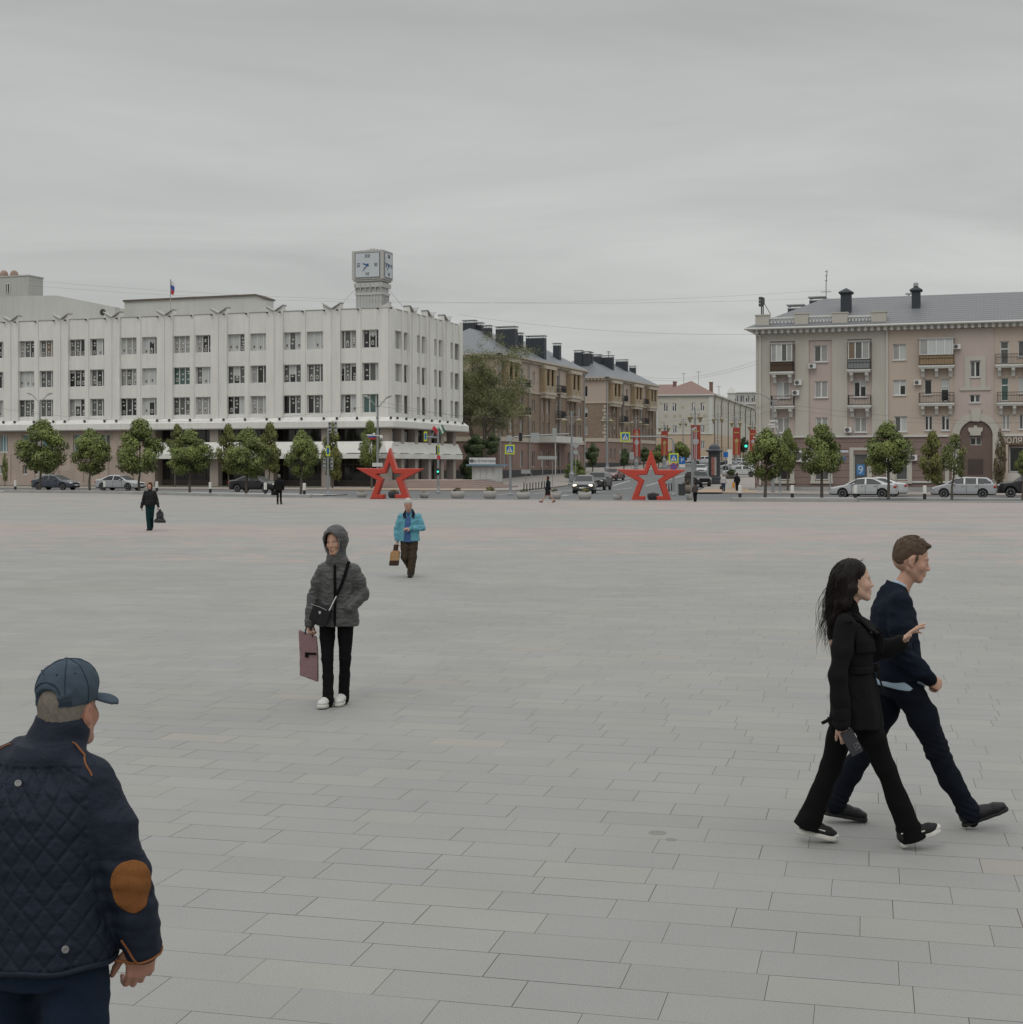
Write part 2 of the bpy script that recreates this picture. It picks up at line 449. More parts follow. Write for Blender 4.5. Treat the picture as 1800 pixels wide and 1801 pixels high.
# ------------------------------------------------------------------ ground
_gz0 = gz
def gz(t):
 if t < 330: return _gz0(t)
 return _gz0(330) + (1 - math.exp(-(t - 330) * 0.02)) * 0.6
def GP(X, y, up=0.0):
 """point of the (climbing) ground seen at a pixel"""
 r = (X - 900) / F; e = (y - HZ) / F
 best = None
 for i in range(0, 7000):
  d = 60 + i * 0.05
  t = d * (r * UY.x + UY.y)
  if CH - e * d <= gz(t) + up: best = d; break
 if best is None: best = 400
 return Vector((r * best, best, gz(best * (r * UY.x + UY.y)) + up))
m_ground = mat('ground_asphalt', (0.21, 0.205, 0.195), 0.9, 0.22, 0.35, 0.3, 60)
m_road = mat('road_asphalt', (0.135, 0.137, 0.14), 0.85, 0.28, 0.5, 0.3, 90)
m_pave = mat('pavement_slabs', (0.27, 0.245, 0.225), 0.85, 0.15, 0.5, kind=None)
m_tan = mat('tan_paving', (0.36, 0.27, 0.2), 0.85, 0.18, 0.8)
m_kerb = mat('kerb_granite', (0.33, 0.33, 0.32), 0.85, 0.25, 0.9, 0.3, 30)
m_paint = mat('road_paint', (0.62, 0.62, 0.6), 0.7, 0.2, 1.5)
m_grass = mat('grass', (0.10, 0.115, 0.05), 0.95, 0.4, 1.5, 0.6, 30)
# base sheet
ss = [-900, -400, -250, -160, -110, -80, -60, -40, -25, -10, 0, 15, 40, 80, 160, 400, 900]
ts = [-60, -10, 40, 80, 100, 120, 140] + [145 + 5 * i for i in range(40)] + [360, 400, 460, 560, 800, 1400]
vs, fs = [], []
for t in ts:
 for s in ss: p = ST(s, t); vs.append((p.x, p.y, gz(t) - 0.05))
n = len(ss)
for j in range(len(ts) - 1):
 for i in range(n - 1): fs.append((j * n + i, j * n + i + 1, (j + 1) * n + i + 1, (j + 1) * n + i))
tag(mesh_obj('ground', vs, fs, m_ground), kind='structure')
# edge of the square, as points on the flat ground
EDGE = [G(X, y) for X, y in ((-500, 861), (0, 866), (200, 868), (400, 873), (700, 878), (1200, 881.5), (1800, 884), (2300, 886))]
EDGE_ST = [toST(p) for p in EDGE]
def edge_t(s): return float(np.interp(s, [e[0] for e in EDGE_ST], [e[1] for e in EDGE_ST]))
# slabs: real blocks laid in a running bond with open joints
PA = R(13.6)
PX = Vector((math.cos(PA), -math.sin(PA))); PY = Vector((math.sin(PA), math.cos(PA)))
rng = random.Random(4)
tones = [(0.281, 0.280, 0.267), (0.284, 0.283, 0.269), (0.279, 0.279, 0.266), (0.291, 0.287, 0.271), (0.275, 0.274, 0.266), (0.273, 0.273, 0.263)]
pink = [(0.338, 0.287, 0.268), (0.328, 0.283, 0.264), (0.312, 0.28, 0.262)]
V, Fc, Cl = [], [], []
W0, L0, GAP = 0.315, 0.60, 0.0016
def is_pink(q, p, row, rnd):
 if q < 31.5: return rnd.random() < (0.012 + 0.08 * max(0, mn.noise(Vector((p * .3, q * .3, 3)))))
 if q < 34.5 and not (-12 < p % 26 - 20 < -6): return False
 a = mn.noise(Vector((p * 0.018 + q * 0.01, q * 0.085, 1.7))) + 0.5 * mn.noise(Vector((p * 0.012, q * 0.25, 7.7)))
 return rnd.random() < min(0.93, max(0.04, 0.60 + 1.5 * a))
row = -6; q = -2.0
while q < 118:
 near = q < 26
 wrow = W0 if rng.random() < 0.93 else W0 * rng.choice((0.8, 1.1))
 half = 0.40 * (q + wrow) + 7
 off = (row % 2) * 0.5 * L0 + 0.13 * L0 * (row // 2) + rng.uniform(-0.02, 0.02)
 # world x range of the wedge -> range along PX
 p = -half - 3 - 0.26 * q - 4
 pe = half + 3 + 0.12 * q
 p = math.floor(p / L0) * L0 + off
 if q > 12 and rng.random() < 0.2: rowL = L0 * rng.choice((0.8, 1.15, 1.3))
 else: rowL = L0
 if q > 45: rowL *= 2
 rt = rng.uniform(-0.012, 0.012)
 while p < pe:
  ln = rowL * (1 if rng.random() < 0.985 else rng.choice((0.6, 1.4)))
  c = PX * (p + ln / 2) + PY * (q + wrow / 2)
  s_, t_ = toST(c)
  if t_ < edge_t(s_) - 0.25 and abs(c.x) < 0.40 * max(c.y, 0) + 7:
   g_ = GAP * rng.choice((0.5, 0.8, 1.0, 1.2, 1.4))
   z = rng.uniform(-0.0002, 0.0002); n0 = len(V)
   for (a, b) in ((p + g_, q + g_), (p + ln - g_, q + g_), (p + ln - g_, q + wrow - g_), (p + g_, q + wrow - g_)):
    P = PX * a + PY * b; V.append((P.x, P.y, z))
   Fc.append((n0, n0 + 1, n0 + 2, n0 + 3))
   base = rng.choice(pink) if is_pink(q, p, row, rng) else (tones[4] if rng.random() < 0.18 else rng.choice(tones))
   k = (1 + rt) * rng.uniform(0.982, 1.018)
   if mn.noise(Vector((p * .25, q * .25, 0))) > 0.25: k *= 0.96
   if q < 31 and base in pink: base = (0.298, 0.283, 0.260)
   Cl += [(base[0] * k, base[1] * k, base[2] * k, 1)] * 4
  p += ln
 q += wrow; row += 1
m_slab = mat('granite_slabs', (0.3, 0.3, 0.28), 0.72, 0.055, 60.0, 0.25, 160, attr='Col', spec=0.25)
# wide soft stains over the slabs plus fine granite grain
t_ = m_slab.node_tree; b_ = t_.nodes['Principled BSDF']; src = b_.inputs['Base Color'].links[0].from_socket
tcn = t_.nodes.new('ShaderNodeTexCoord'); nz = t_.nodes.new('ShaderNodeTexNoise'); nz.inputs['Scale'].default_value = 0.55; nz.inputs['Detail'].default_value = 8; nz.inputs['Roughness'].default_value = 0.62
t_.links.new(tcn.outputs['Object'], nz.inputs['Vector'])
nz3 = t_.nodes.new('ShaderNodeTexNoise'); nz3.inputs['Scale'].default_value = 150; nz3.inputs['Detail'].default_value = 2; t_.links.new(tcn.outputs['Object'], nz3.inputs['Vector'])
mm = t_.nodes.new('ShaderNodeMath'); mm.operation = 'MULTIPLY_ADD'; mm.inputs[1].default_value = 0.30; mm.inputs[2].default_value = 0.575; t_.links.new(nz.outputs[0], mm.inputs[0])
mq = t_.nodes.new('ShaderNodeMath'); mq.operation = 'MULTIPLY_ADD'; mq.inputs[1].default_value = 0.55; t_.links.new(nz3.outputs[0], mq.inputs[0]); t_.links.new(mm.outputs[0], mq.inputs[2])
vv = t_.nodes.new('ShaderNodeVectorMath'); vv.operation = 'SCALE'; t_.links.new(src, vv.inputs[0]); t_.links.new(mq.outputs[0], vv.inputs['Scale']); t_.links.new(vv.outputs[0], b_.inputs['Base Color'])
o = mesh_obj('square_paving', V, Fc, m_slab); vcol(o.data, Cl); tag(o, kind='structure')
m_joint = mat('joint_sand', (0.13, 0.105, 0.088), 0.95, 0.4, 1.5)
far = [ST(s, t - 0.1) for s, t in EDGE_ST]
vs = [(p.x, p.y, -0.0022) for p in far]; nearp = [(-400, -30), (-160, -30), (-120, -30), (-80, -30), (-40, -30), (0, -30), (60, -30), (120, -30)]
vs += [(*ST(s, t, 0).xy, -0.0022) for s, t in nearp]
n = len(far)
tag(mesh_obj('square_joint_bed', vs, [(n + i, n + i + 1, i + 1, i) for i in range(n - 1)], m_joint), kind='structure')
# small flat discs standing in for dark stains on the slabs
for X, y, r_ in ((1157, 1465, 0.055), (1181, 1477, 0.035)):
 p = G(X, y); mb = MB(); mb.lathe([(r_, -0.002), (r_, 0.0012), (r_ * 0.9, 0.0016), (0.002, 0.0016)], 18)
 o = mb.build('stain_disc', mat('stain_grey', (0.20, 0.195, 0.18), 0.7, 0.2)); o.location = (p.x, p.y, 0)
 tag(o, {1157: 'largest round stain disc on the paving near the couple', 1181: 'small round stain disc just beside the larger one', 1091: 'small round stain disc in the nearest paving rows'}[X], 'paving stain')
def strip(name, A, B, nsub, zo, m, skirt=0.0, kind='structure', thick=None):
 """sheet between two polylines of (s,t), draped on the ground; skirt = kerb face along A"""
 def sub(P):
  o_ = []
  for i in range(len(P) - 1):
   for k in range(nsub): o_.append((P[i][0] + (P[i + 1][0] - P[i][0]) * k / nsub, P[i][1] + (P[i + 1][1] - P[i][1]) * k / nsub))
  return o_ + [P[-1]]
 A, B = sub(A), sub(B); vs, fs = [], []; mi = []
 K = 6
 for a, b in zip(A, B):
  for k in range(K + 1):
   s, t = a[0] + (b[0] - a[0]) * k / K, a[1] + (b[1] - a[1]) * k / K
   p = ST(s, t); vs.append((p.x, p.y, gz(t) + zo))
 for i in range(len(A) - 1):
  for k in range(K): fs.append((i * (K + 1) + k, (i + 1) * (K + 1) + k, (i + 1) * (K + 1) + k + 1, i * (K + 1) + k + 1))
 if skirt:
  n0 = len(vs)
  for P in (A, B):
   n0 = len(vs)
   for s, t in P: p = ST(s, t); vs.append((p.x, p.y, gz(t) + zo)); vs.append((p.x, p.y, gz(t) + zo - skirt))
   for i in range(len(P) - 1): fs.append((n0 + 2 * i, n0 + 2 * i + 1, n0 + 2 * i + 3, n0 + 2 * i + 2))
 return tag(mesh_obj(name, vs, fs, m), kind=kind)
def pst(X, y): return toST(GP(X, y))
LK = [pst(*p) for p in ((926, 864), (1002, 854), (1060, 845), (1110, 835), (1150, 826), (1180, 818))]
RK = [pst(*p) for p in ((1205, 869), (1243, 853), (1262, 840), (1276, 830), (1284, 822), (1290, 815))]
ext = lambda P, d: (P[-1][0] + (P[-1][0] - P[-2][0]) * d, P[-1][1] + (P[-1][1] - P[-2][1]) * d)
# roads
e_in = [(s, t - 0.4) for s, t in EDGE_ST]
strip('road', e_in, [(s, 126) for s, t in e_in], 3, -0.030, m_road)
strip('side_road', LK + [(LK[-1][0] - 6, LK[-1][1] + 60)], RK + [(RK[-1][0] - 6, RK[-1][1] + 60)], 3, -0.022, m_road)
# pavements
kl = [(-200, 124), (-140, 123), (-90, 122), (-56, 122)]
kL2 = kl + [(-46, 122.6), (-42.5, 124.5)] + LK[1:] + [(LK[-1][0] - 6, LK[-1][1] + 60)]
bL = [(-200, 142), (-140, 150), (-100, 155), (-75, 160), (-72, 162), (-70, 164)] + [(-76, t + 4) for s, t in LK[1:]] + [(-80, 330)]
strip('pavement', kL2, bL, 3, 0.09, m_pave, 0.16)
kR = [(70, 115), (20, 115), (-14, 115), (-21, 117), (-25, 120)] + RK[1:] + [(RK[-1][0] - 6, RK[-1][1] + 60)]
bR = [(70, 140), (20, 140), (-14, 140), (-18, 145), (-18, 150)] + [(-14, t + 6) for s, t in RK[1:]] + [(-14, 330)]
strip('pavement', kR[::-1], bR[::-1], 3, 0.09, m_pave, 0.16)
# tan crossing strips in the pavement at the corners
strip('tan_paving', [(-62, 122.6), (-45, 123.2)], [(-62, 130), (-47, 130)], 4, 0.097, m_tan)
strip('tan_paving', [pst(1215, 868), pst(1330, 868)], [pst(1245, 861), pst(1335, 861)], 4, 0.0975, m_tan)
# grass strip at the foot of the white building
strip('grass_strip', [(-150, 132.5), (-66, 132.5)], [(-150, 135.5), (-66, 135.5)], 6, 0.12, m_grass)
# painted lines
def pline(a, b, wd=0.14):
 A, B = pst(*a), pst(*b); d = Vector((B[0] - A[0], B[1] - A[1])); nrm = Vector((-d.y, d.x)).normalized() * wd / 2
 strip('lane_marking', [(A[0] + nrm.x, A[1] + nrm.y), (B[0] + nrm.x, B[1] + nrm.y)], [(A[0] - nrm.x, A[1] - nrm.y), (B[0] - nrm.x, B[1] - nrm.y)], 10, -0.014, m_paint)
pline((990, 870.5), (1206, 835)); pline((940, 868), (1010, 861.5)); pline((1030, 861), (1108, 845)); pline((975, 873), (1000, 870.8), 0.25)
pline((1040, 852), (1120, 838)); pline((850, 871), (905, 867.5), 0.2)
# low granite kerb walls along the edge of the square
def kerb_wall(X0, X1, h, lab, dep=0.5):
 mb = MB(); P = []
 for i in range(13):
  s0 = EDGE_ST and None
  X = X0 + (X1 - X0) * i / 12; y = float(np.interp(X, [-500, 0, 200, 400, 700, 1200, 1800, 2300], [861, 866, 868, 873, 878, 881.5, 884, 886]))
  P.append(G(X, y))
 vs, fs = [], []
 for i, p in enumerate(P):
  q = p + Vector((UY.x, UY.y, 0)) * dep
  vs += [(p.x, p.y, -0.04), (p.x, p.y, h - 0.02), (p.x + UY.x * 0.02, p.y + UY.y * 0.02, h), (q.x, q.y, h), (q.x, q.y, -0.04)]
 for i in range(len(P) - 1):
  for k in range(4): fs.append((i * 5 + k, i * 5 + k + 1, (i + 1) * 5 + k + 1, (i + 1) * 5 + k)[::-1])
 fs += [(0, 1, 2, 3, 4), tuple(range(len(vs) - 1, len(vs) - 6, -1))]
 o = mesh_obj('kerb_wall', vs, fs, m_kerb); tag(o, lab, 'kerb wall')
kerb_wall(6, 545, 0.22, 'long low granite kerb wall edging the square in front of the white building')
kerb_wall(1288, 1508, 0.24, 'short low granite kerb wall edging the square at the trees before the beige building')
kerb_wall(548, 1286, 0.05, 'nearly flush granite kerb edging the square under the two red stars', 0.3)
kerb_wall(1511, 2200, 0.06, 'nearly flush granite kerb along the square before the parked silver cars', 0.3)
# planting strips behind the kerb walls
mb = [toST(G(x, y)) for x, y in ((-60, 864.5), (200, 866.5), (560, 872))]
strip('verge', [(s, t + 0.7) for s, t in mb], [(s, t + 5.0) for s, t in mb], 4, 0.03, m_kerb, 0.1)
mb = [toST(G(x, y)) for x, y in ((1320, 880), (1560, 881), (1860, 882))]
strip('verge', [(s, t + 3.0) for s, t in mb], [(s, t + 5.0) for s, t in mb], 4, 0.12, m_kerb, 0.2)
# ------------------------------------------------------------------ buildings
m_white = mat('white_render', (0.67, 0.665, 0.63), 0.8, 0.09, 0.5, 0.15, 12, stain=0.13)
m_white2 = mat('white_render_side', (0.67, 0.665, 0.63), 0.8, 0.09, 0.5, 0.15, 12, stain=0.13)
m_trimw = mat('white_trim', (0.56, 0.56, 0.53), 0.7, 0.10, 1.0)
m_frame = mat('window_frame_white', (0.62, 0.62, 0.61), 0.5, 0.05)
m_metal = mat('grey_metal', (0.33, 0.34, 0.35), 0.5, 0.12, 2.0, metal=0.3)
m_dmetal = mat('dark_metal', (0.035, 0.035, 0.038), 0.5, 0.1)
m_stone = mat('beige_stone_cladding', (0.40, 0.33, 0.285), 0.75, 0.14, 0.8, kind='brick', kp=(1.1, 1.7, 0.01))
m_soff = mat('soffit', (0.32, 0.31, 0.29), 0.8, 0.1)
m_gl = [mat('glass_dark', (0.018, 0.018, 0.018), 0.12, 0.3, 1.0, spec=0.5),
  mat('glass_curtain', (0.30, 0.30, 0.29), 0.25, 0.25, 2.0, spec=0.5, kind='vlines', kp=(0.16, 0.25)),
  mat('glass_blind', (0.46, 0.48, 0.47), 0.25, 0.10, 1.0, spec=0.5, kind='vlines', kp=(0.3, 0.12)),
  mat('glass_green', (0.06, 0.115, 0.10), 0.2, 0.3, 1.0, spec=0.5),
  mat('glass_grey', (0.10, 0.105, 0.10), 0.15, 0.4, 1.5, spec=0.5, kind='vlines', kp=(0.2, 0.4)),
  mat('glass_brown', (0.16, 0.115, 0.075), 0.3, 0.3, 1.5, spec=0.5),
  mat('glass_teal', (0.12, 0.24, 0.27), 0.3, 0.3, 1.5, spec=0.5)]
m_paper = mat('paper', (0.62, 0.61, 0.58), 0.8, 0.05)
m_photo = mat('framed_print', (0.15, 0.14, 0.12), 0.7, 0.6, 12.0)
rw = random.Random(11)
def window(par, x0, x1, z0, z1, y, n=3, kinds=None, M=None, bar=0.09, ledge=True, transom=None, deco=0, sillmat=None, dep=0.06, name='window', fmat=None):
 """window in plane y facing -y: frame mesh with pane (one face per light) and decoration under it"""
 mb = MB(M); w_ = x1 - x0
 mb.box(x0, x0 + bar * .8, y, y + dep, z0, z1); mb.box(x1 - bar * .8, x1, y, y + dep, z0, z1)
 mb.box(x0 + bar * .8, x1 - bar * .8, y, y + dep, z0, z0 + bar * .8); mb.box(x0 + bar * .8, x1 - bar * .8, y, y + dep, z1 - bar * .8, z1)
 for i in range(1, n):
  c = x0 + w_ * i / n; mb.box(c - bar * .6, c + bar * .6, y - 0.004, y + dep, z0 + bar * .8, z1 - bar * .8)
 if transom: mb.box(x0 + bar * .8, x1 - bar * .8, y - 0.008, y + dep, z1 - transom, z1 - transom + bar)
 if ledge: mb.box(x0 - 0.06, x1 + 0.06, y - 0.26, y + 0.02, z0 - 0.07, z0 - 0.004)
 fr = mb.build(name, fmat or m_frame, par)
 g = MB(M)
 if kinds is None:
  base = rw.choice([0, 0, 0, 4, 4, 1, 1, 2, 5 if rw.random() < .3 else 4]); kinds = [base if rw.random() < 0.72 else rw.choice([0, 1, 2, 4]) for _ in range(n)]
 for i in range(n):
  a, b = x0 + w_ * i / n, x0 + w_ * (i + 1) / n; k = kinds[i % len(kinds)]
  yy = y + dep * 0.6
  if k == 0 and rw.random() < 0.35:    # blind drawn half way
   zc = z0 + (z1 - z0) * rw.uniform(0.45, 0.85); g.k = 2; g.quad((a, yy, zc), (b, yy, zc), (b, yy, z1), (a, yy, z1)); g.k = 0; g.quad((a, yy, z0), (b, yy, z0), (b, yy, zc), (a, yy, zc))
  else: g.k = k; g.quad((a, yy, z0), (b, yy, z0), (b, yy, z1), (a, yy, z1))
 if deco:
  d = g; yy = y + dep * 0.6 - 0.012
  for i in range(n):
   a = x0 + w_ * (i + .5) / n
   hz = z1 - z0
   for zf in ((0.62, 0.36, 0.80) if kinds[i % len(kinds)] != 2 else ()):
    if rw.random() < 0.62:      # paper dove: body and raised wings
     q = 0.17; xx = a + rw.uniform(-.07, .07); zc = z0 + hz * zf + rw.uniform(-.12, .1); fl = rw.choice((-1, 1))
     d.k = 7; d.add([(xx - q * fl, yy, zc), (xx + q * .2 * fl, yy, zc - q * .42), (xx + q * fl, yy, zc + q * .1), (xx + q * .1 * fl, yy, zc + q * .22), (xx - q * .1 * fl, yy, zc + q * .95), (xx - q * .4 * fl, yy, zc + q * .3)], [(0, 1, 2, 3, 4, 5) if fl > 0 else (5, 4, 3, 2, 1, 0)])
   if rw.random() < 0.6:           # framed print standing on the sill
    q = 0.15; zc = z0 + hz * rw.uniform(0.18, 0.3); xx = a + rw.uniform(-.06, .06)
    d.k = 7; d.box(xx - q, xx + q, yy - 0.006, yy + .005, zc - q * 1.3, zc + q * 1.3)
    d.k = 8; d.box(xx - q * .72, xx + q * .72, yy - 0.012, yy - .0065, zc - q * 1.0, zc + q * 1.0)
 g.build('pane', m_gl + [m_paper, m_photo], fr)
 return fr
# ===== white administration building =====
tW = 139.0
rC = (685 - 900) / F; dC = tW / (UY.x * rC + UY.y)
oW = Vector((rC * dC, dC, gz(tW)))
FW = Frame(oW, -TH)
WB = thing('administration_building', 'long white four storey office building with paired windows, zigzag parapet and clock tower corner', 'building', oW, -TH)
zTop = FW.z_of(680, 541); zL0 = FW.z_of(640, 751); zL1 = FW.z_of(640, 741)
SIDE = Matrix.Rotation(R(90), 4, 'Z')      # side wall: local x runs into the depth of the block
joints = [FW.a_of(X) for X in (685, 585, 488, 392, 298, 204, 111, 21)]
bay = (joints[0] - joints[-1]) / 7
joints = [joints[0] - 0.35] + [joints[1] - i * 6.95 * (joints[1] - joints[-1]) / 6 / 6.95 for i in range(7)]
joints += [joints[-1] - bay, joints[-1] - 2 * bay]
rowz = [(FW.z_of(640, 612), FW.z_of(640, 580)), (FW.z_of(640, 670), FW.z_of(640, 638)), (FW.z_of(640, 726), FW.z_of(640, 693))]
depthW = 20.6
holes = []; wins = []
for i in range(len(joints) - 1):
 r_, l_ = joints[i], joints[i + 1]; c_ = (r_ + l_) / 2
 for cc in (c_ - 1.42, c_ + 1.42):
  for j, (z0, z1) in enumerate(rowz): holes.append((cc - 1.07, cc + 1.07, z0, z1)); wins.append((cc - 1.07, cc + 1.07, z0, z1, i, j))
xl = joints[-1]
mb = MB(); wall_sheet(mb, xl, 0, zL1, zTop, holes, 0.0, 0.32)
mb.box(xl, 0, 0.5, 0.6, zL1, zTop)            # inner leaf closes the room behind
# roof slab and back
mb.box(xl, -0.6, 0.6, depthW - 0.6, zTop - 0.7, zTop - 0.5)
mb.quad((xl, depthW, zL1), (xl, depthW, zTop), (0, depthW, zTop), (0, depthW, zL1))
mb.build('wall', m_white, WB)
# side wall
sh = []; swins = []
FS = Frame(oW, -TH + R(90))
nb = 4; sb = (depthW - 1.0) / nb
for i in range(nb):
 c_ = 0.9 + sb * (i + .5)
 for cc in (c_ - 1.05, c_ + 1.05):
  for z0, z1 in rowz: sh.append((cc - 0.85, cc + 0.85, z0, z1))
mb = MB(SIDE); wall_sheet(mb, 0, depthW, zL1, zTop, sh, 0.0, 0.3)
mb.build('side_wall', m_white2, WB)
# pilasters
mb = MB()
def pilasters(mb, js, half, top, wing=True):
 for x in js:
  mb.piece()
  for sgn in (-1, 1):
   a, b = x + sgn * 0.14, x + sgn * 0.98
   a, b = min(a, b), max(a, b)
   hi_, lo_ = top + 0.62, top + 0.10
   zl, zr = (lo_, hi_) if sgn > 0 else (hi_, lo_)
   # wedge in plan: deeper at the joint
   pa, pb = (0.08, 0.24) if sgn > 0 else (0.24, 0.08)
   v = [(a, -pa, zL1), (b, -pb, zL1), (b, -0.001, zL1), (a, -0.001, zL1), (a, -pa, zl), (b, -pb, zr), (b, 0.5, zr), (a, 0.5, zl)]
   mb.add(v, [(0, 1, 5, 4), (1, 2, 6, 5), (3, 0, 4, 7), (2, 3, 7, 6), (4, 5, 6, 7), (0, 3, 2, 1)])
def midp(mb, xs, top):
 for x in xs:
  mb.piece(); mb.box(x - 0.22, x + 0.22, -0.10, -0.001, zL1, top + 0.05)
pilasters(mb, joints[1:], 0, zTop)
midp(mb, [(joints[i] + joints[i + 1]) / 2 for i in range(len(joints) - 1)], zTop)
mb.piece(); mb.box(-1.15, -0.05, -0.14, -0.001, zL1, zTop + 0.1)
mb.build('pilaster', m_white, WB)
ms = MB(SIDE)
sj = [0.9 + sb * i for i in range(nb + 1)]
pilasters(ms, sj[1:-1], 0, zTop); midp(ms, [0.9 + sb * (i + .5) for i in range(nb)], zTop)
ms.piece(); ms.box(0.05, 0.9, -0.14, -0.001, zL1, zTop + 0.1); ms.piece(); ms.box(depthW - 0.9, depthW - 0.02, -0.2, -0.001, zL1, zTop + 0.3)
ms.build('pilaster', m_white2, WB)
# thin dark flashings on the parapet
mb = MB()
for i in range(len(joints) - 1):
 x0, x1 = joints[i + 1] + 1.0, joints[i] - 1.0
 mb.piece(); mb.box(x0, x1, -0.06, 0.3, zTop, zTop + 0.07)
for x in joints[1:]:
 for sgn in (-1, 1):
  mb.piece(); a, b = x + sgn * 0.1, x + sgn * 1.1
  v = [(a, -0.4, zTop + 0.1), (b, -0.4, zTop + 0.66), (b, 0.5, zTop + 0.66), (a, 0.5, zTop + 0.1)]
  mb.add(v + [(p[0], p[1], p[2] + 0.05) for p in v], [(0, 1, 2, 3), (7, 6, 5, 4), (0, 4, 5, 1), (1, 5, 6, 2), (2, 6, 7, 3), (3, 7, 4, 0)])
S_ = SIDE
mb.M = SIDE
for i in range(nb):
 mb.piece(); mb.box(sj[i] + 1.0, sj[i + 1] - 1.0, -0.06, 0.3, zTop, zTop + 0.07)
for x in sj[1:-1]:
 for sgn in (-1, 1):
  mb.piece(); a, b = x + sgn * 0.1, x + sgn * 1.1
  v = [(a, -0.4, zTop + 0.1), (b, -0.4, zTop + 0.66), (b, 0.5, zTop + 0.66), (a, 0.5, zTop + 0.1)]
  mb.add(v + [(p[0], p[1], p[2] + 0.05) for p in v], [(0, 1, 2, 3), (7, 6, 5, 4), (0, 4, 5, 1), (1, 5, 6, 2), (2, 6, 7, 3), (3, 7, 4, 0)])
mb.build('parapet_flashing', mat('flashing', (0.34, 0.34, 0.33), 0.6, 0.2), WB)
mb = MB(); mb.add([(-1.15, -0.2, zTop), (0.05, -0.2, zTop), (0.05, -0.2, zTop + 0.55), (-1.15, 0.6, zTop), (0.05, 0.6, zTop + 0.55)], [(0, 1, 2), (0, 2, 4, 3)])
mb.add([(0.05, -0.2, zTop), (0.05, 0.9, zTop), (0.05, 0.9, zTop + .1), (0.05, -0.2, zTop + 0.55)], [(0, 1, 2, 3)])
mb.build('corner_cap', m_trimw, WB)
# ledge (projecting cornice under the office floors)
mb = MB(); mb.box(xl, 0.75, -0.75, -0.03, zL0, zL1 - 0.002)
mb.box(0.03, 0.75, -0.0305, depthW + 0.5, zL0, zL1 - 0.002)
mb.quad((xl, -0.75, zL1), (0.75, -0.75, zL1), (0.02, -0.02, zL1 + 0.5), (xl, -0.02, zL1 + 0.5))
mb.quad((0.75, -0.75, zL1), (0.75, depthW + .5, zL1), (0.02, depthW + .5, zL1 + 0.5), (0.02, -0.02, zL1 + 0.5))
mb.build('cornice', m_white, WB)
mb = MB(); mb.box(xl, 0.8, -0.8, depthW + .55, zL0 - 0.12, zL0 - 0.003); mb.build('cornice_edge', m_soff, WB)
# spot lamps on the cornice and high on the wall
mb = MB()
for x in joints:
 for dx in (-0.75, 0.75):
  mb.piece(); mb.box(x + dx - 0.09, x + dx + 0.09, -0.62, -0.42, zL1 + 0.22, zL1 + 0.45); mb.piece(); mb.box(x + dx - 0.09, x + dx + 0.09, -0.52, -0.36, zTop - 0.18, zTop - 0.02)
for i in range(len(joints) - 1):
 x = (joints[i] + joints[i + 1]) / 2; mb.piece(); mb.box(x - 0.09, x + 0.09, -0.62, -0.42, zL1 + 0.22, zL1 + 0.45); mb.piece(); mb.box(x - 0.09, x + 0.09, -0.34, -0.2, zTop - 0.18, zTop - 0.02)
mb.M = SIDE
for i in range(9):
 x = 0.9 + i * (depthW - 1.8) / 8; mb.piece(); mb.box(x - 0.09, x + 0.09, -0.62, -0.42, zL1 + 0.22, zL1 + 0.45)
mb.build('spot_lamp', m_dmetal, WB)
# windows
for (a, b, z0, z1, i, j) in wins:
 kn = None
 if (i, j) == (3, 1) and a < (joints[3] + joints[4]) / 2: kn = [3, 3, 3]
 if (i, j) == (0, 2) and b > -3.0: kn = [3, 3, 3]
 if (i, j) in ((2, 0), (1, 0)): kn = [2, 2, rw.choice((2, 4))] if rw.random() < .7 else [2, 4, 2]
 if (i, j) == (0, 2) and kn is None: kn = [2, 0, 2]
 window(WB, a, b, z0, z1, 0.30, 3, kn, deco=0 if (kn and kn[0] == 3 and i == 0) else 1)
for (a, b, z0, z1) in sh:
 window(WB, a, b, z0, z1, 0.28, 2, [2, 1], M=SIDE, ledge=True)
# lower storeys, stone clad part on the left
xs0 = FW.a_of(272)
st_h = []; z_r1 = (FW.z_of(20, 795), FW.z_of(20, 765)); z_r2 = (FW.z_of(70, 834), FW.z_of(70, 818))
for X0, X1 in ((-2, 13), (38, 66), (72, 100), (128, 158), (165, 193)):
 st_h.append((FW.a_of(X0), FW.a_of(X1), *z_r1))
for X0, X1 in ((-6, 7), (39, 66), (74, 103)): st_h.append((FW.a_of(X0), FW.a_of(X1), *z_r2))
mb = MB(); wall_sheet(mb, xl, xs0, 0.0, zL0 - 0.12, st_h, 0.05, 0.3)
mb.quad((xs0, 0.05, 0), (xs0, 8, 0), (xs0, 8, zL0), (xs0, 0.05, zL0))
mb.box(xl, xs0 - 0.01, -0.05, 0.049, 0.0, 0.5)
for x in [xs0 - 3.2 * k for k in range(1, 16)]: mb.box(x - 0.5, x + 0.5, -0.045, 0.049, 0.5, z_r1[0] - 0.25)
mb.build('stone_wall', m_stone, WB)
for k, (a, b, z0, z1) in enumerate(st_h): window(WB, a, b, z0, z1, 0.3, 3, [6, 6, 6] if k == 0 else ([6, 4, 4] if k < 4 else [4, 3, 4]))
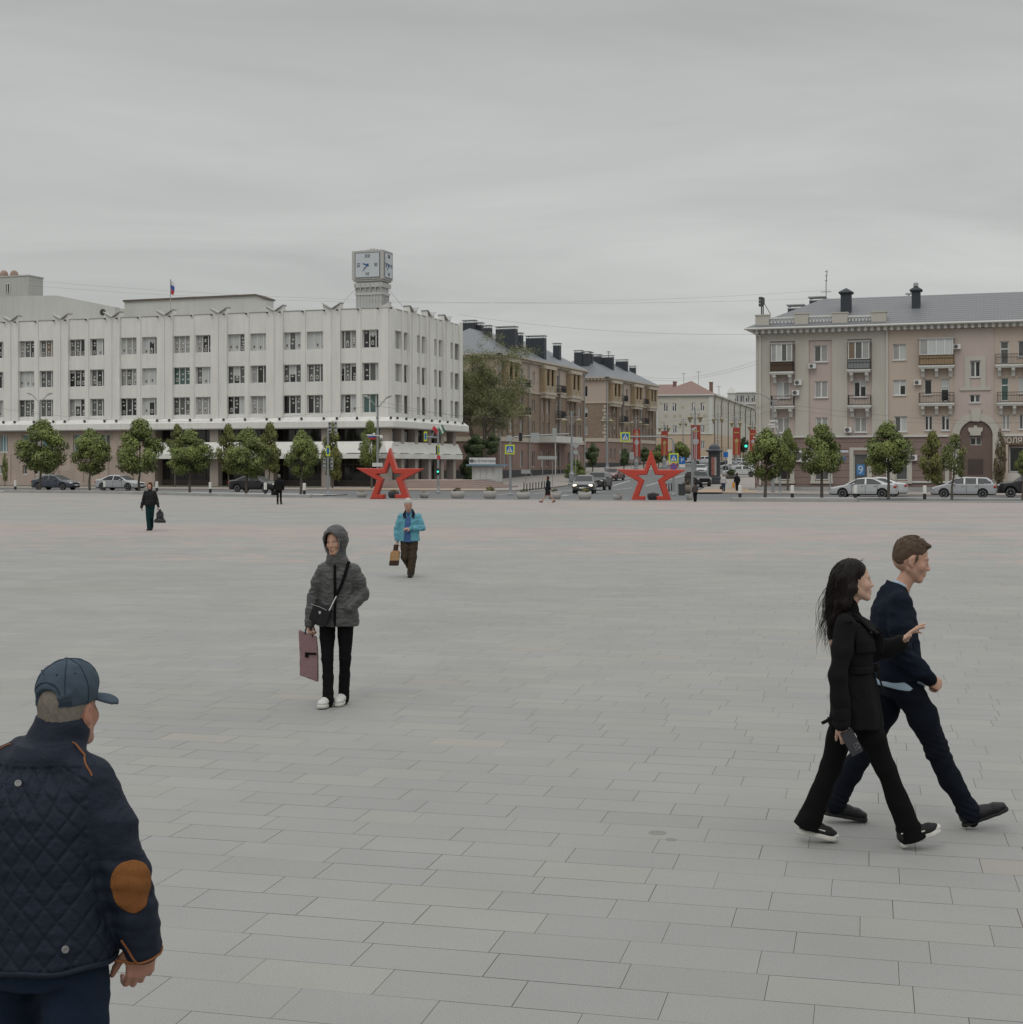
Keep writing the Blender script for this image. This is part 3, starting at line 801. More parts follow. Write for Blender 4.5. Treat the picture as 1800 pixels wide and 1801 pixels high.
# balcony band along the first floor, sloping outwards, then recessed glazing behind columns
zb1, zb0 = FW.z_of(640, 778), FW.z_of(640, 806); zb1, zb0 = 4.75, 3.0
xe = 1.1
def band(mb, x0, x1, y_, nrm=1):
 # section: vertical lower lip, slanted upper face leaning back
 sec = [(y_ - 1.55, zb0), (y_ - 1.55, zb0 + 0.55), (y_ - 0.95, zb1), (y_ - 0.75, zb1), (y_ - 0.75, zb0 + 0.3), (y_ + 0.6, zb0 + 0.3), (y_ + 0.6, zb0)]
 mb.prism_yz(sec[::-1], x0, x1)
mb = MB(); band(mb, xs0 + 0.4, 0.7, 0.2); mb.build('balcony_band', m_white, WB)
mb = MB(SIDE); band(mb, -1.35, depthW - 0.6, 1.15); mb.build('balcony_band', m_white, WB)
mb = MB()
for i in range(13):
 x = 0.2 - i * 3.25
 if x < xs0 + 2: break
 mb.piece(); mb.box(x - 1.1, x + 1.1, -1.37, -1.345, zb0 + 0.50, zb0 + 0.57)
mb.M = SIDE
for i in range(5): x = 2.2 + i * 4.0; mb.piece(); mb.box(x - 1.1, x + 1.1, -0.77, -0.745, zb0 + 0.50, zb0 + 0.57)
mb.build('planter_slot', m_dmetal, WB)
m_col = mat('column_stone', (0.34, 0.30, 0.265), 0.75, 0.15, 1.0)
cols = [-0.5 - i * bay for i in range(0, 12) if -0.5 - i * bay > xs0 + 1]
for x in cols:
 mb = MB(); mb.box(x - 0.5, x + 0.5, -0.15, 0.75, 0, zL0 - 0.13); mb.build('column', m_col, WB)
for i in range(1, 6):
 y = i * 3.75
 mb = MB(); mb.box(-0.95, -0.1, y - 0.4, y + 0.4, 0, zL0 - 0.13); mb.build('column', m_col, WB)
# glazing set back
mb = MB(); gy = 1.6; x = xs0
while x < -2.2:
 mb.box(x - 0.05, x + 0.05, gy - 0.05, gy + 0.1, 0.0, zL0 - 0.13); x += 1.35
for z in (2.4, 3.3, 4.9): mb.box(xs0, -2.2, gy - 0.04, gy + 0.08, z - .06, z + .06)
mb.box(xs0, -2.2, gy - 0.06, gy + 0.12, 0.0, 0.75)
mb.build('glazing_bar', mat('bronze_bar', (0.06, 0.052, 0.045), 0.5, 0.15), WB)
mb = MB(); mb.quad((xs0, gy, 0), (-2.2, gy, 0), (-2.2, gy, zL0), (xs0, gy, zL0)); mb.quad((-2.2, gy, 0), (-2.2, depthW, 0), (-2.2, depthW, zL0), (-2.2, gy, zL0))
mb.build('shop_glazing', mat('shop_glass', (0.022, 0.022, 0.02), 0.08, 0.4, 0.4, spec=0.5, kind='vlines', kp=(0.45, 0.5)), WB)
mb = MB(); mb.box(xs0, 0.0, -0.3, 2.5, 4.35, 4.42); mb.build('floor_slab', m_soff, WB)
# volumes on and behind the roof
def block(name, lab, pts_px, d0, dep, z0, m, roofm=None):
 pass
mr = mat('roof_block_grey', (0.42, 0.42, 0.40), 0.8, 0.08, 0.4, stain=0.1)
yb = 14.0
mb = MB(); P = [(-30, 552), (-30, 524), (45, 520), (100, 519.5), (218, 543), (232, 556)]
pts = [FW.px(X, y, yb) for X, y in P]; base = zTop - 0.6
poly = [(pts[0][0], base)] + [(pts[-1][0], base)] + [pts[4], pts[3], pts[2], pts[1]]
mb.prism_xz([(poly[i][0], poly[i][1]) for i in range(len(poly))], yb, yb + 2.5); mb.build('roof_hall', mr, WB)
yb2 = 9.0
mb = MB(); P = [FW.px(219, 531, yb2), FW.px(451, 520.5, yb2), FW.px(468, 527, yb2)]
mb.prism_xz([(P[0][0], base), (P[2][0], base), P[2], P[1], P[0]], yb2, yb2 + 1.8); mb.build('roof_hall', mr, WB)
mb = MB(); dz = 0.22
mb.prism_xz([(P[0][0] - .1, P[0][1]), P[1], (P[2][0] + .1, P[2][1]), (P[2][0] + .1, P[2][1] + dz), (P[1][0], P[1][1] + dz), (P[0][0] - .1, P[0][1] + dz)], yb2 - 0.2, yb2 + 2.0)
mb.build('roof_edge', mat('roof_edge_brown', (0.10, 0.085, 0.07), 0.7, 0.2), WB)
yb3 = 20.0
a0, z0 = FW.px(-40, 486, yb3); a1, z1 = FW.px(50, 485, yb3)
mb = MB(); mb.box(a0, a1, yb3, yb3 + 3, base, z1); mb.box(a0, a1 + 0.1, yb3 - 0.1, yb3 + 3.1, z1, z1 + 0.15)
mb.build('lift_house', mr, WB)
mb = MB()
for X in (7, 25):
 a, z = FW.px(X, 484, yb3 + 2); mb.piece(); mb.lathe([(0.55, z - 0.4), (0.55, z + 0.1), (0.42, z + 0.45), (0.2, z + 0.62), (0.01, z + 0.65)], 12, (a, yb3 + 2))
mb.build('roof_vent', mat('vent_terracotta', (0.28, 0.2, 0.16), 0.8, 0.2), WB)
a, z = FW.px(13.5, 507, yb3)
window(WB, a - 0.35, a + 0.35, z - 0.65, z + 0.65, yb3 - 0.08, 2, [4, 0], ledge=False)
# round duct and box on the roof
mb = MB(); a, z = FW.px(181, 549, 6); mb.box(a - 1.1, a + 1.6, 6, 7, zTop - .5, z + .55); mb.build('roof_plant', mr, WB)
mb = MB(); mb.M = Matrix.Translation((a, 5.97, z)) @ Matrix.Rotation(R(90), 4, 'X'); mb.lathe([(0.001, 0), (0.36, 0), (0.36, 0.05), (0.001, 0.05)], 16); mb.build('roof_fan', m_dmetal, WB)
# flag
fa, fz = FW.px(300, 545, 4.0); zt = FW.z_of(300, 491, 4.0)
fl = thing('flagpole', 'small limp white blue red flag on the pole on the white building roof', 'flag', FW.o + Vector((FW.ux.x * fa + FW.uy.x * 4, FW.ux.y * fa + FW.uy.y * 4, zTop - 0.6)), -TH)
mb = MB(); mb.tube([(0, 0, 0), (0, 0, zt - zTop + 0.6)], 0.045, 8); mb.build('pole', m_metal, fl)
def limp_flag(par, top, wd, hh, bands):
 mb = MB()
 nx, nz_ = 5, 9
 vs, fs, mi = [], [], []
 for j in range(nz_ + 1):
  v = j / nz_
  for i in range(nx + 1):
   u = i / nx
   x = u * wd * (0.75 + 0.25 * math.sin(v * 3)) ; y = 0.10 * math.sin(u * 9 + v * 2) * (0.4 + v)
   vs.append((x, y, top - v * hh - u * hh * 0.22))
 for j in range(nz_):
  for i in range(nx): fs.append((j * (nx + 1) + i, (j + 1) * (nx + 1) + i, (j + 1) * (nx + 1) + i + 1, j * (nx + 1) + i + 1)); mi.append(min(2, int(j * 3 / nz_)))
 o = mesh_obj('flag_cloth', vs, fs, bands, par, mi, True); return o
m_fw, m_fb, m_fr = mat('flag_white', (0.6, 0.6, 0.6), 0.8, 0.05), mat('flag_blue', (0.05, 0.10, 0.32), 0.8, 0.05), mat('flag_red', (0.45, 0.04, 0.04), 0.8, 0.05)
limp_flag(fl, zt - zTop + 0.55, 0.55, 1.5, [m_fw, m_fb, m_fr])
# clock tower
yc = 3.2
ca, cz = FW.px(617, 492, yc); cb, cz2 = FW.px(673, 438, yc)
CT = thing('clock_tower', 'square clock cube on a ribbed grey pylon above the corner of the white building', 'clock tower', oW + Vector((FW.ux.x * (ca + cb) / 2 + FW.uy.x * (yc + 1.5), FW.ux.y * (ca + cb) / 2 + FW.uy.y * (yc + 1.5), zTop - 0.6)), -TH)
hw = (cb - ca) / 2; zo = zTop - 0.6; k0, k1 = cz - zo, cz2 - zo; dk = 1.25
m_ck = mat('clock_box_grey', (0.43, 0.425, 0.405), 0.6, 0.06, 1.0, metal=0.0)
m_face = mat('clock_face', (0.50, 0.53, 0.55), 0.35, 0.04, 0.8); m_num = mat('clock_numerals', (0.04, 0.055, 0.10), 0.5, 0.05); m_hand = mat('clock_hands', (0.015, 0.09, 0.24), 0.4, 0.05)
mb = MB(); mb.box(-hw, hw, -dk, dk, k0, k1); mb.box(-hw * .93, hw * .93, -dk * .93, dk * .93, k0 - 0.18, k0 - .002)
o = mb.build('clock_box', m_ck, CT)
bm_ = bmesh.new(); bm_.from_mesh(o.data); bmesh.ops.bevel(bm_, geom=bm_.edges[:], offset=0.05, segments=2, affect='EDGES'); bm_.to_mesh(o.data); bm_.free()
mb = MB()
for i in range(13):
 x = -hw * .62 + hw * 1.24 * i / 12; h_ = 0.14 + 0.26 * (1 - abs(i - 6) / 6) * (0.6 + 0.4 * (i % 2)); mb.tube([(x, 0, k1 - 0.02), (x, 0, k1 + h_)], 0.09, 6)
mb.box(-hw * .7, hw * .7, -0.5, 0.5, k1 + .002, k1 + 0.14); mb.build('crest', m_ck, CT)
colw = (FW.a_of(677, yc) - FW.a_of(629, yc)) / 2 * 0.92
mb = MB(); mb.box(-colw, colw, -0.95, 0.95, 0, k0 - 0.18)
for i in range(9): x = -colw + 0.04 + (2 * colw - 0.08) * i / 8; mb.box(x - 0.05, x + 0.05, -1.03, -0.9505, 0, k0 - 1.6)
for i in range(6): y = -0.9 + 1.8 * i / 5; mb.box(colw + .0005, colw + 0.08, y - 0.05, y + 0.05, 0, k0 - 1.6)
mb.box(-colw - 0.1, colw + 0.14, -1.08, 1.08, k0 - 1.6, k0 - 1.35)
mb.box(-colw - 0.16, colw + 0.2, -1.2, 1.2, k0 - 0.8, k0 - 0.35)
for i in range(6): x = -colw + 2 * colw * i / 5; mb.prism_yz([(-0.951, k0 - 1.4), (-1.2, k0 - 0.9), (-1.2, k0 - 0.45), (-0.951, k0 - 0.45)][::-1], x - 0.05, x + 0.05)
mb.build('pylon', mat('pylon_metal', (0.42, 0.425, 0.415), 0.6, 0.1, 1.0), CT)
mb = MB(); mb.piece(); mb.tube([(-colw, -1, k0 - .9), (-colw - 2.6, -2.0, 0.3)], 0.02, 5); mb.piece(); mb.tube([(colw, 1, k0 - .9), (colw + 2.2, 2.0, 0.3)], 0.02, 5); mb.build('guy_wire', m_metal, CT)
def clock_face(M, w_, h_, full=True):
 zc = (k0 + k1) / 2 - 0.02
 mb = MB(M); mb.box(-w_ - .09, w_ + .09, -0.05, 0.0, zc - h_ - .09, zc + h_ + .09); fr = mb.build('dial_frame', mat('dial_frame', (0.15, 0.165, 0.18), 0.5, 0.1), CT)
 mb = MB(M); mb.box(-w_, w_, -0.062, -0.0505, zc - h_, zc + h_); d = mb.build('dial', m_face, fr)
 s_ = h_ / 1.5
 for t_, px_, pz, rt in (('XII', 0, 1.12, 0), ('VI', 0, -1.15, 0), ('III', 1.12, 0, -90), ('IX', -1.15, 0, 90)):
  text_mesh(t_, 0.62 * s_, m_num, 'numeral', d, M @ Matrix.Translation((px_ * s_ * (w_ / h_), -0.075, zc + pz * s_)) @ Matrix.Rotation(R(rt), 4, 'Y') @ UPX, 0.012)
 mb = MB(M)
 def hand(ang, ln, wd):
  d_ = Vector((math.sin(ang), 0, math.cos(ang))); n_ = Vector((d_.z, 0, -d_.x))
  pts_ = [d_ * -0.25 * s_ + n_ * wd, d_ * ln * .55 * s_ + n_ * wd * 1.5, d_ * ln * s_, d_ * ln * .55 * s_ - n_ * wd * 1.5, d_ * -0.25 * s_ - n_ * wd]
  vs_ = [(p.x, -0.10, p.z + zc) for p in pts_] + [(p.x, -0.12, p.z + zc) for p in pts_]
  mb.add(vs_, [(5, 6, 7, 8, 9), (4, 3, 2, 1, 0)] + [(i, (i + 1) % 5, 5 + (i + 1) % 5, 5 + i) for i in range(5)])
 hand(R(-72), 0.72, 0.05 * s_); hand(R(-140), 1.05, 0.035 * s_)
 mb.M = M @ Matrix.Translation((0, -0.13, zc)) @ Matrix.Rotation(R(90), 4, 'X'); mb.lathe([(0.01, -0.04), (0.13 * s_, -0.04), (0.13 * s_, 0.03), (0.01, 0.03)], 12)
 mb.build('hand', m_hand, d)
hk = (k1 - k0) / 2 * 0.82
clock_face(Matrix.Translation((0, -dk, 0)), hw * 0.74, hk)
clock_face(Matrix.Translation((hw, 0, 0)) @ SIDE, dk * 0.74, hk)
# pinkish steps in front of the corner
m_step = mat('steps_pink_granite', (0.33, 0.26, 0.235), 0.8, 0.15, 0.8)
St = thing('steps', 'broad pinkish granite steps below the corner of the white building', 'steps', ST(-50.5, 133.5), -TH)
mb = MB()
for i in range(5): mb.box(-9 + i * .25, 2.5 - i * .8, -1.8 + i * 0.42, 8, 0.095 + i * 0.15, 0.095 + (i + 1) * 0.15)
mb.build('stair_flight', m_step, St)
# ===== beige apartment block on the right =====
tR = 133.0
rC = (1330 - 900) / F; dC = tR / (UY.x * rC + UY.y)
oR = Vector((rC * dC, dC, 0.0)); FR = Frame(oR, -TH)
RB = thing('apartment_block', 'cream and pink four storey apartment block with balustraded parapet and brown stone base', 'building', oR, -TH)
m_cream = mat('cream_render', (0.45, 0.43, 0.38), 0.85, 0.06, 0.6, 0.1, 10, stain=0.06)
m_peach = mat('peach_render', (0.465, 0.39, 0.33), 0.85, 0.06, 0.6, 0.1, 10, stain=0.06)
m_pinkr = mat('pink_render', (0.455, 0.385, 0.35), 0.85, 0.06, 0.6, 0.1, 10, stain=0.06)
m_brown = mat('brown_stone_base', (0.225, 0.165, 0.145), 0.8, 0.14, 0.8, kind='lines', kp=(0.45, 0.62))
m_dbrown = mat('dark_brown_render', (0.155, 0.11, 0.095), 0.8, 0.14, 0.8)
m_roof = mat('grey_roof_tiles', (0.165, 0.17, 0.18), 0.55, 0.12, 1.5, kind='ribs', kp=(0.3, 0.22), spec=0.4)
m_chim = mat('dark_chimney_cladding', (0.042, 0.048, 0.058), 0.6, 0.2, 2.0, kind='lines', kp=(0.3, 0.3))
m_galv = mat('galvanised_cap', (0.36, 0.37, 0.37), 0.45, 0.15, 1.0, metal=0.4)
xR = 28.0
A = FR.a_of
zE = FR.z_of(1437, 578.5); zS = FR.z_of(1437, 769)      # eaves, string course
zr = lambda X, y: FR.z_of(X, y)
W1 = []   # upper windows: X0, X1, y0, y1, panes, kinds
def rz(X0, X1, y0, y1): return (A(X0), A(X1), zr((X0 + X1) / 2, y1), zr((X0 + X1) / 2, y0))
up = [(1432, 1456, 607, 636, 2, [4, 1]), (1433, 1456, 670, 699, 2, [1, 1]), (1435, 1456, 734, 761, 2, [1, 1]),
  (1366, 1389, 671, 700, 2, [2, 1]), (1367, 1389, 734, 761, 2, [1, 1]), (1502, 1524, 668, 698, 2, [0, 0]), (1503, 1525, 733, 760, 2, [1, 1]),
  (1571, 1594, 605, 633, 2, [1, 2]), (1572, 1594, 668, 695, 2, [2, 0]), (1574, 1596, 732, 759, 2, [4, 2]),
  (1626, 1640, 667, 694, 1, [0]), (1655, 1670, 666, 706, 1, [0]), (1627, 1641, 731, 757, 2, [0, 0]), (1656, 1671, 731, 757, 2, [0, 0]),
  (1707, 1725, 635, 663, 2, [4, 0]), (1706, 1725, 694, 708, 2, [0, 4]), (1760, 1775, 600, 640, 1, [4]), (1791, 1806, 599, 627, 1, [4]),
  (1761, 1775, 664, 705, 1, [3]), (1792, 1806, 663, 692, 1, [2]), (1763, 1777, 729, 756, 2, [1, 1]), (1793, 1808, 728, 755, 2, [4, 4])]
big = [(1355, 1399, 600, 651), (1491, 1533, 596, 648)]       # glazed loggias
uh = [rz(*u[:4]) for u in up]
recs = [(A(1355), A(1399), zr(1377, 764) , zr(1377, 600)), (A(1423), A(1464), zr(1443, 764), zr(1443, 598)), (A(1491), A(1534), zr(1512, 764), zr(1512, 596))]
recs = [(a, b, zS + 0.05, d) for a, b, c, d in recs]
mb = MB()
xm = A(1560)
wall_sheet(mb, 0, xm, zS, zE, recs, 0.0, 0.16); mb.build('cream_wall', m_cream, RB)
mb = MB()
for i, (a, b, c, d) in enumerate(recs):
 hs = [(h[0], h[1], h[2], h[3]) for h in uh if a < h[0] < b]
 wall_sheet(mb, a, b, c, d, hs, 0.16, 0.16)
mb.build('bay_wall', m_pinkr, RB)
mb = MB(); wall_sheet(mb, xm, xR, zS, zE, [h for h in uh if h[0] > xm], 0.0, 0.2);
o = mb.build('peach_wall', m_peach, RB)
xa, xb = A(1679), A(1749)
mb = MB(); wall_sheet(mb, xa, xb, zS + 0.3, zE - 0.35, [h for h in uh if xa < h[0] < xb], -0.05, 0.2)
mb.quad((xa, -0.05, zS + .3), (xa, 0, zS + .3), (xa, 0, zE - .35), (xa, -0.05, zE - .35)); mb.build('pink_wall', m_pinkr, RB)
mb = MB(); mb.box(0.1, xR, 0.5, 12, 0, zE - 0.02)
mb.build('core', mat('room_dark', (0.03, 0.03, 0.03), 0.9, 0), RB)
mb = MB(); mb.quad((0, 0, 0), (0, 0, zE), (0, 12.0, zE), (0, 12.0, 0)); mb.build('end_wall', m_cream, RB)
for (X0, X1, y0, y1, n, kd), h in zip(up, uh):
 yy = 0.27 if h[0] < xm else (0.1 if xa < h[0] < xb else 0.15)
 window(RB, *h, yy, n, kd, bar=0.1, ledge=(y1 - y0) < 35, transom=0.7 if n == 1 and y1 - y0 > 35 else None)
# base storey
sh_ = [(1357, 1391, 797, 846), (1427, 1462, 797, 848), (1496, 1526, 797, 845), (1575, 1596, 797, 846), (1612, 1626, 800, 845)]
gh = [rz(*h) for h in [(1370, 1391, 800, 844), (1434, 1458, 800, 844), (1502, 1527, 798, 844), (1576, 1597, 800, 844), (1707, 1727, 768, 783)]]
xarc0, xarc1 = A(1688), A(1747); xs_ = A(1766)
mb = MB(); wall_sheet(mb, -0.02, xarc0, 0, zS, gh[:4], -0.06, 0.25); mb.quad((-.06, -0.06, 0), (-.06, -0.06, zS), (-.06, 12, zS), (-.06, 12, 0)); mb.build('base_wall', m_brown, RB)
mb = MB(); wall_sheet(mb, xarc1, xR, 0, zS, [rz(1776, 1830, 786, 830)], -0.06, 0.3); mb.build('base_wall', m_brown, RB)
for k, h in enumerate(gh): window(RB, *h, 0.12 if k < 4 else 0.28, 1 if k < 4 else 2, [[0], [4], [4], [4], [0, 4]][k], ledge=False)
window(RB, *rz(1776, 1830, 786, 830), 0.15, 2, [0, 1], ledge=False)
# pale surrounds of the shop windows
mb = MB()
for h in gh[:4]:
 a, b, c, d = h; mb.piece()
 mb.box(a - .35, a - .001, -0.12, -0.062, c - .1, d + .3); mb.box(b + .001, b + .35, -0.12, -0.062, c - .1, d + .3); mb.box(a - .35, b + .35, -0.125, -0.062, d + .3005, d + .55); mb.box(a - .4, b + .4, -0.2, -0.062, c - .32, c - .101)
mb.build('window_surround', m_cream, RB)
o = text_mesh('9', 1.0, mat('poster_white', (0.5, 0.55, 0.6), .6), 'poster_mark', RB, Matrix.Translation((A(1514), 0.09, zr(1514, 827))) @ UPX)
mb = MB(); mb.box(A(1507), A(1521), 0.095, 0.115, zr(1514, 836), zr(1514, 817)); mb.build('blue_poster', mat('poster_blue', (0.06, 0.2, 0.42), 0.5, 0.1), RB)
# string course and cornice with dentils
mb = MB(); mb.box(-0.2, xarc0 - 0.9, -0.22, -0.001, zS - 0.02, zS + 0.12); mb.piece(); mb.box(xarc1 + 0.75, xR, -0.22, -0.001, zS - 0.02, zS + 0.16); mb.build('string_course', m_trimw, RB)
mb = MB(); mb.box(-0.15, xR, -0.3, -0.001, zE - 0.25, zE - 0.002); mb.box(-0.75, xR, -0.85, 0.2, zE, zE + 0.18); mb.build('cornice', m_trimw, RB)
mb = MB(); x = 0.05
while x < xR: mb.piece(); mb.box(x, x + 0.26, -0.66, -0.301, zE - 0.33, zE - 0.004); x += 0.56
mb.build('dentil', m_trimw, RB)
mb = MB(); mb.tube([(-0.9, -0.95, zE + 0.1), (xR, -0.95, zE + 0.1)], 0.09, 8); mb.build('gutter', m_trimw, RB)
# roof: hipped at the left end
zr1 = FR.z_of(1460, 523, 5.5); hx = 4.9;
ex = -0.8; ey = -0.95; ry = 6.0; by = 13
zRg = FR.z_of(1700, 516.5, ry)
mb = MB()
mb.add([(ex, ey, zE + .19), (xR, ey, zE + .19), (xR, ry, zRg), (5.2, ry, zRg), (ex, by, zE + .19), (xR, by, zE + .19)],
  [(0, 1, 2, 3), (0, 3, 4), (3, 2, 5, 4), (1, 5, 2)])
mb.build('roof', m_roof, RB)
# balustraded parapet above the cream part
m_bal = mat('baluster_white', (0.60, 0.60, 0.58), 0.7, 0.06)
yp = -0.35
def zz_(X, y): return FR.z_of(X, y, yp)
for X0, X1 in ((1329, 1353), (1398, 1422), (1464, 1491), (1533, 1559)):
 a, b = FR.a_of(X0, yp), FR.a_of(X1, yp); mb = MB(); z0 = zE + 0.2; z1 = zz_((X0 + X1) / 2, 555 if X0 < 1350 else 552 - (X0 - 1398) * .02)
 mb.box(a, b, yp, yp + 0.7, z0, z1); mb.box(a - .06, b + .06, yp - .06, yp + .76, z1, z1 + 0.1); mb.build('parapet_pier', m_cream, RB)
for X0, X1 in ((1353, 1398), (1422, 1464), (1491, 1533)):
 a, b = FR.a_of(X0, yp), FR.a_of(X1, yp); z0 = zE + 0.42; z1 = zz_((X0 + X1) / 2, 557 if X0 < 1400 else 554)
 mb = MB(); mb.box(a + .01, b - .01, yp + .1, yp + .4, z1 - .16, z1); mb.box(a + .01, b - .01, yp + .1, yp + .4, z0 - .2, z0 + .08)
 mb.build('balustrade_rail', m_bal, RB)
 n = int((b - a) / 0.29)
 for i in range(n):
  x = a + (b - a) * (i + .5) / n; mb = MB(); h = z1 - .16 - z0 - .08; q = z0 + .08
  mb.lathe([(0.05, q), (0.10, q + h * .3), (0.06, q + h * .55), (0.045, q + h * .75), (0.09, q + h)], 8, (x, yp + .25)); mb.build('baluster', m_bal, RB)
# chimneys
def chimney(par, fr, X0, X1, y0, yb_, off, dep=1.0, cap='flat', M=None, zb=None):
 a, b = fr.a_of(X0, off), fr.a_of(X1, off); z1 = fr.z_of((X0 + X1) / 2, y0, off); z0 = fr.z_of((X0 + X1) / 2, yb_, off) - 1.2 if zb is None else zb
 mb = MB(M); mb.box(a, b, off, off + dep, z0, z1); c = mb.build('chimney', m_chim, par)
 mb = MB(M)
 if cap == 'flat': mb.box(a - .12, b + .12, off - .12, off + dep + .12, z1 + .32, z1 + .42); mb.box(a - .02, b + .02, off - .02, off + dep + .02, z1 + .001, z1 + .1)
 else:
  mb.box(a - .14, b + .14, off - .14, off + dep + .14, z1 + .001, z1 + .12); xm_, ym_ = (a + b) / 2, off + dep / 2
  mb.add([(a - .2, off - .2, z1 + .121), (b + .2, off - .2, z1 + .121), (b + .2, off + dep + .2, z1 + .121), (a - .2, off + dep + .2, z1 + .121), (xm_, ym_, z1 + .55)], [(0, 1, 4), (1, 2, 4), (2, 3, 4), (3, 0, 4), (3, 2, 1, 0)])
 for px_ in (a + .08, b - .08):
  for py_ in (off + .1, off + dep - .1): mb.box(px_ - .03, px_ + .03, py_ - .03, py_ + .03, z1 + .1, z1 + .33) if cap == 'flat' else None
 mb.build('chimney_cap', m_galv if cap == 'flat' else m_chim, c)
chimney(RB, FR, 1479, 1497, 516, 550, 2.0, 0.9, 'hip'); chimney(RB, FR, 1604, 1619, 512, 556, 2.6, 0.8, 'hip')
chimney(RB, FR, 1386, 1413, 543, 552, 7.0, 1.2); chimney(RB, FR, 1424, 1450, 529, 536, 7.5, 1.2)
mb = MB(); a = FR.a_of(1611.5, 3); z = FR.z_of(1611, 503, 3); mb.lathe([(.12, z - .5), (.12, z - .1), (.22, z), (.22, z + .25), (.02, z + .4)], 10, (a, 3.0)); mb.build('vent_cowl', m_galv, RB)
mb = MB(); a = FR.a_of(1599, 7); z = FR.z_of(1599, 516, 7); mb.tube([(a, 7, z - 1), (a, 7, z)], .1, 8); mb.tube([(a - .3, 7, z), (a + .3, 7, z)], .1, 8); mb.build('vent_pipe', m_galv, RB)
# aerials and the loudspeaker cluster on the corner pier
mb = MB(); a = FR.a_of(1453.5, 7); z0, z1 = FR.z_of(1453, 524, 7), FR.z_of(1455, 475, 7)
mb.tube([(a, 7, z0 - .5), (a, 7, (z0 + z1) / 2), (a + .1, 7, z1)], .035, 6)
for f_ in (0.22, 0.62, 0.8, 0.95): mb.tube([(a - .35 * (f_ < .5) - .12, 7, z0 + (z1 - z0) * f_), (a + .35 * (f_ < .5) + .12, 7, z0 + (z1 - z0) * f_)], .025, 5)
mb.build('aerial', m_dmetal, RB)
a = FR.a_of(1341, 0); z0 = FR.z_of(1341, 554);
mb = MB(); mb.tube([(a - .05, 0, z0), (a - .05, 0, z0 + 1.55)], .06, 8); mb.tube([(a + .1, 0, z0), (a + .1, 0, z0 + 1.5)], .05, 8); mb.tube([(a + .15, 0, z0 + 1.1), (a + .75, 0.1, z0 + 0.05)], .03, 5)
for i in range(3): mb.box(a - .28, a + .06, -.2, .12, z0 + .78 + .3 * i, z0 + 1.02 + .3 * i)
mb.box(a + .02, a + .22, -.22, .1, z0 + .95, z0 + 1.55); mb.build('roof_loudspeaker', mat('speaker_green_grey', (0.07, 0.08, 0.07), .6, .2), RB)
# downpipes
def downpipe(par, pts, M=None, m=m_trimw, r=0.07):
 mb = MB(M); mb.tube(pts, r, 8); return mb.build('downpipe', m, par)
a = A(1338); downpipe(RB, [(-.6, -.85, zE), (a, -.2, zE - 0.55), (a, -.15, zE - 1.2), (a, -.15, 0.5)])
a = A(1561); downpipe(RB, [(a, -.9, zE), (a, -.14, zE - .3), (a, -.14, 3), (a, -.14, 0.4)])
# air conditioners
m_acg = mat('ac_grille', (0.10, 0.10, 0.10), 0.6, 0.1)
def aircon(par, X, y, w_=0.85, h_=0.6, off=0.0):
 a, z = FR.px(X, y, off)
 mb = MB(); mb.box(a - w_ / 2, a + w_ / 2, off - .42, off - .06, z - h_ / 2, z + h_ / 2); o = mb.build('air_conditioner', m_frame, par)
 mb = MB(Matrix.Translation((a - w_ * .12, off - .425, z)) @ Matrix.Rotation(R(90), 4, 'X')); mb.lathe([(.01, 0), (h_ * .40, 0), (h_ * .40, .015), (.01, .02)], 14); mb.build('grille', m_acg, o)
for X, y, w_, h_ in ((1430, 644, .62, .42), (1405, 673, .62, .46), (1401, 691, .6, .46), (1493, 756, .62, .48), (1684, 610, .62, .42), (1615, 673, .62, .44), (1405, 802, .85, 1.0), (1418, 806, .7, .7), (1608, 805, .6, .5)): aircon(RB, X, y, w_, h_)
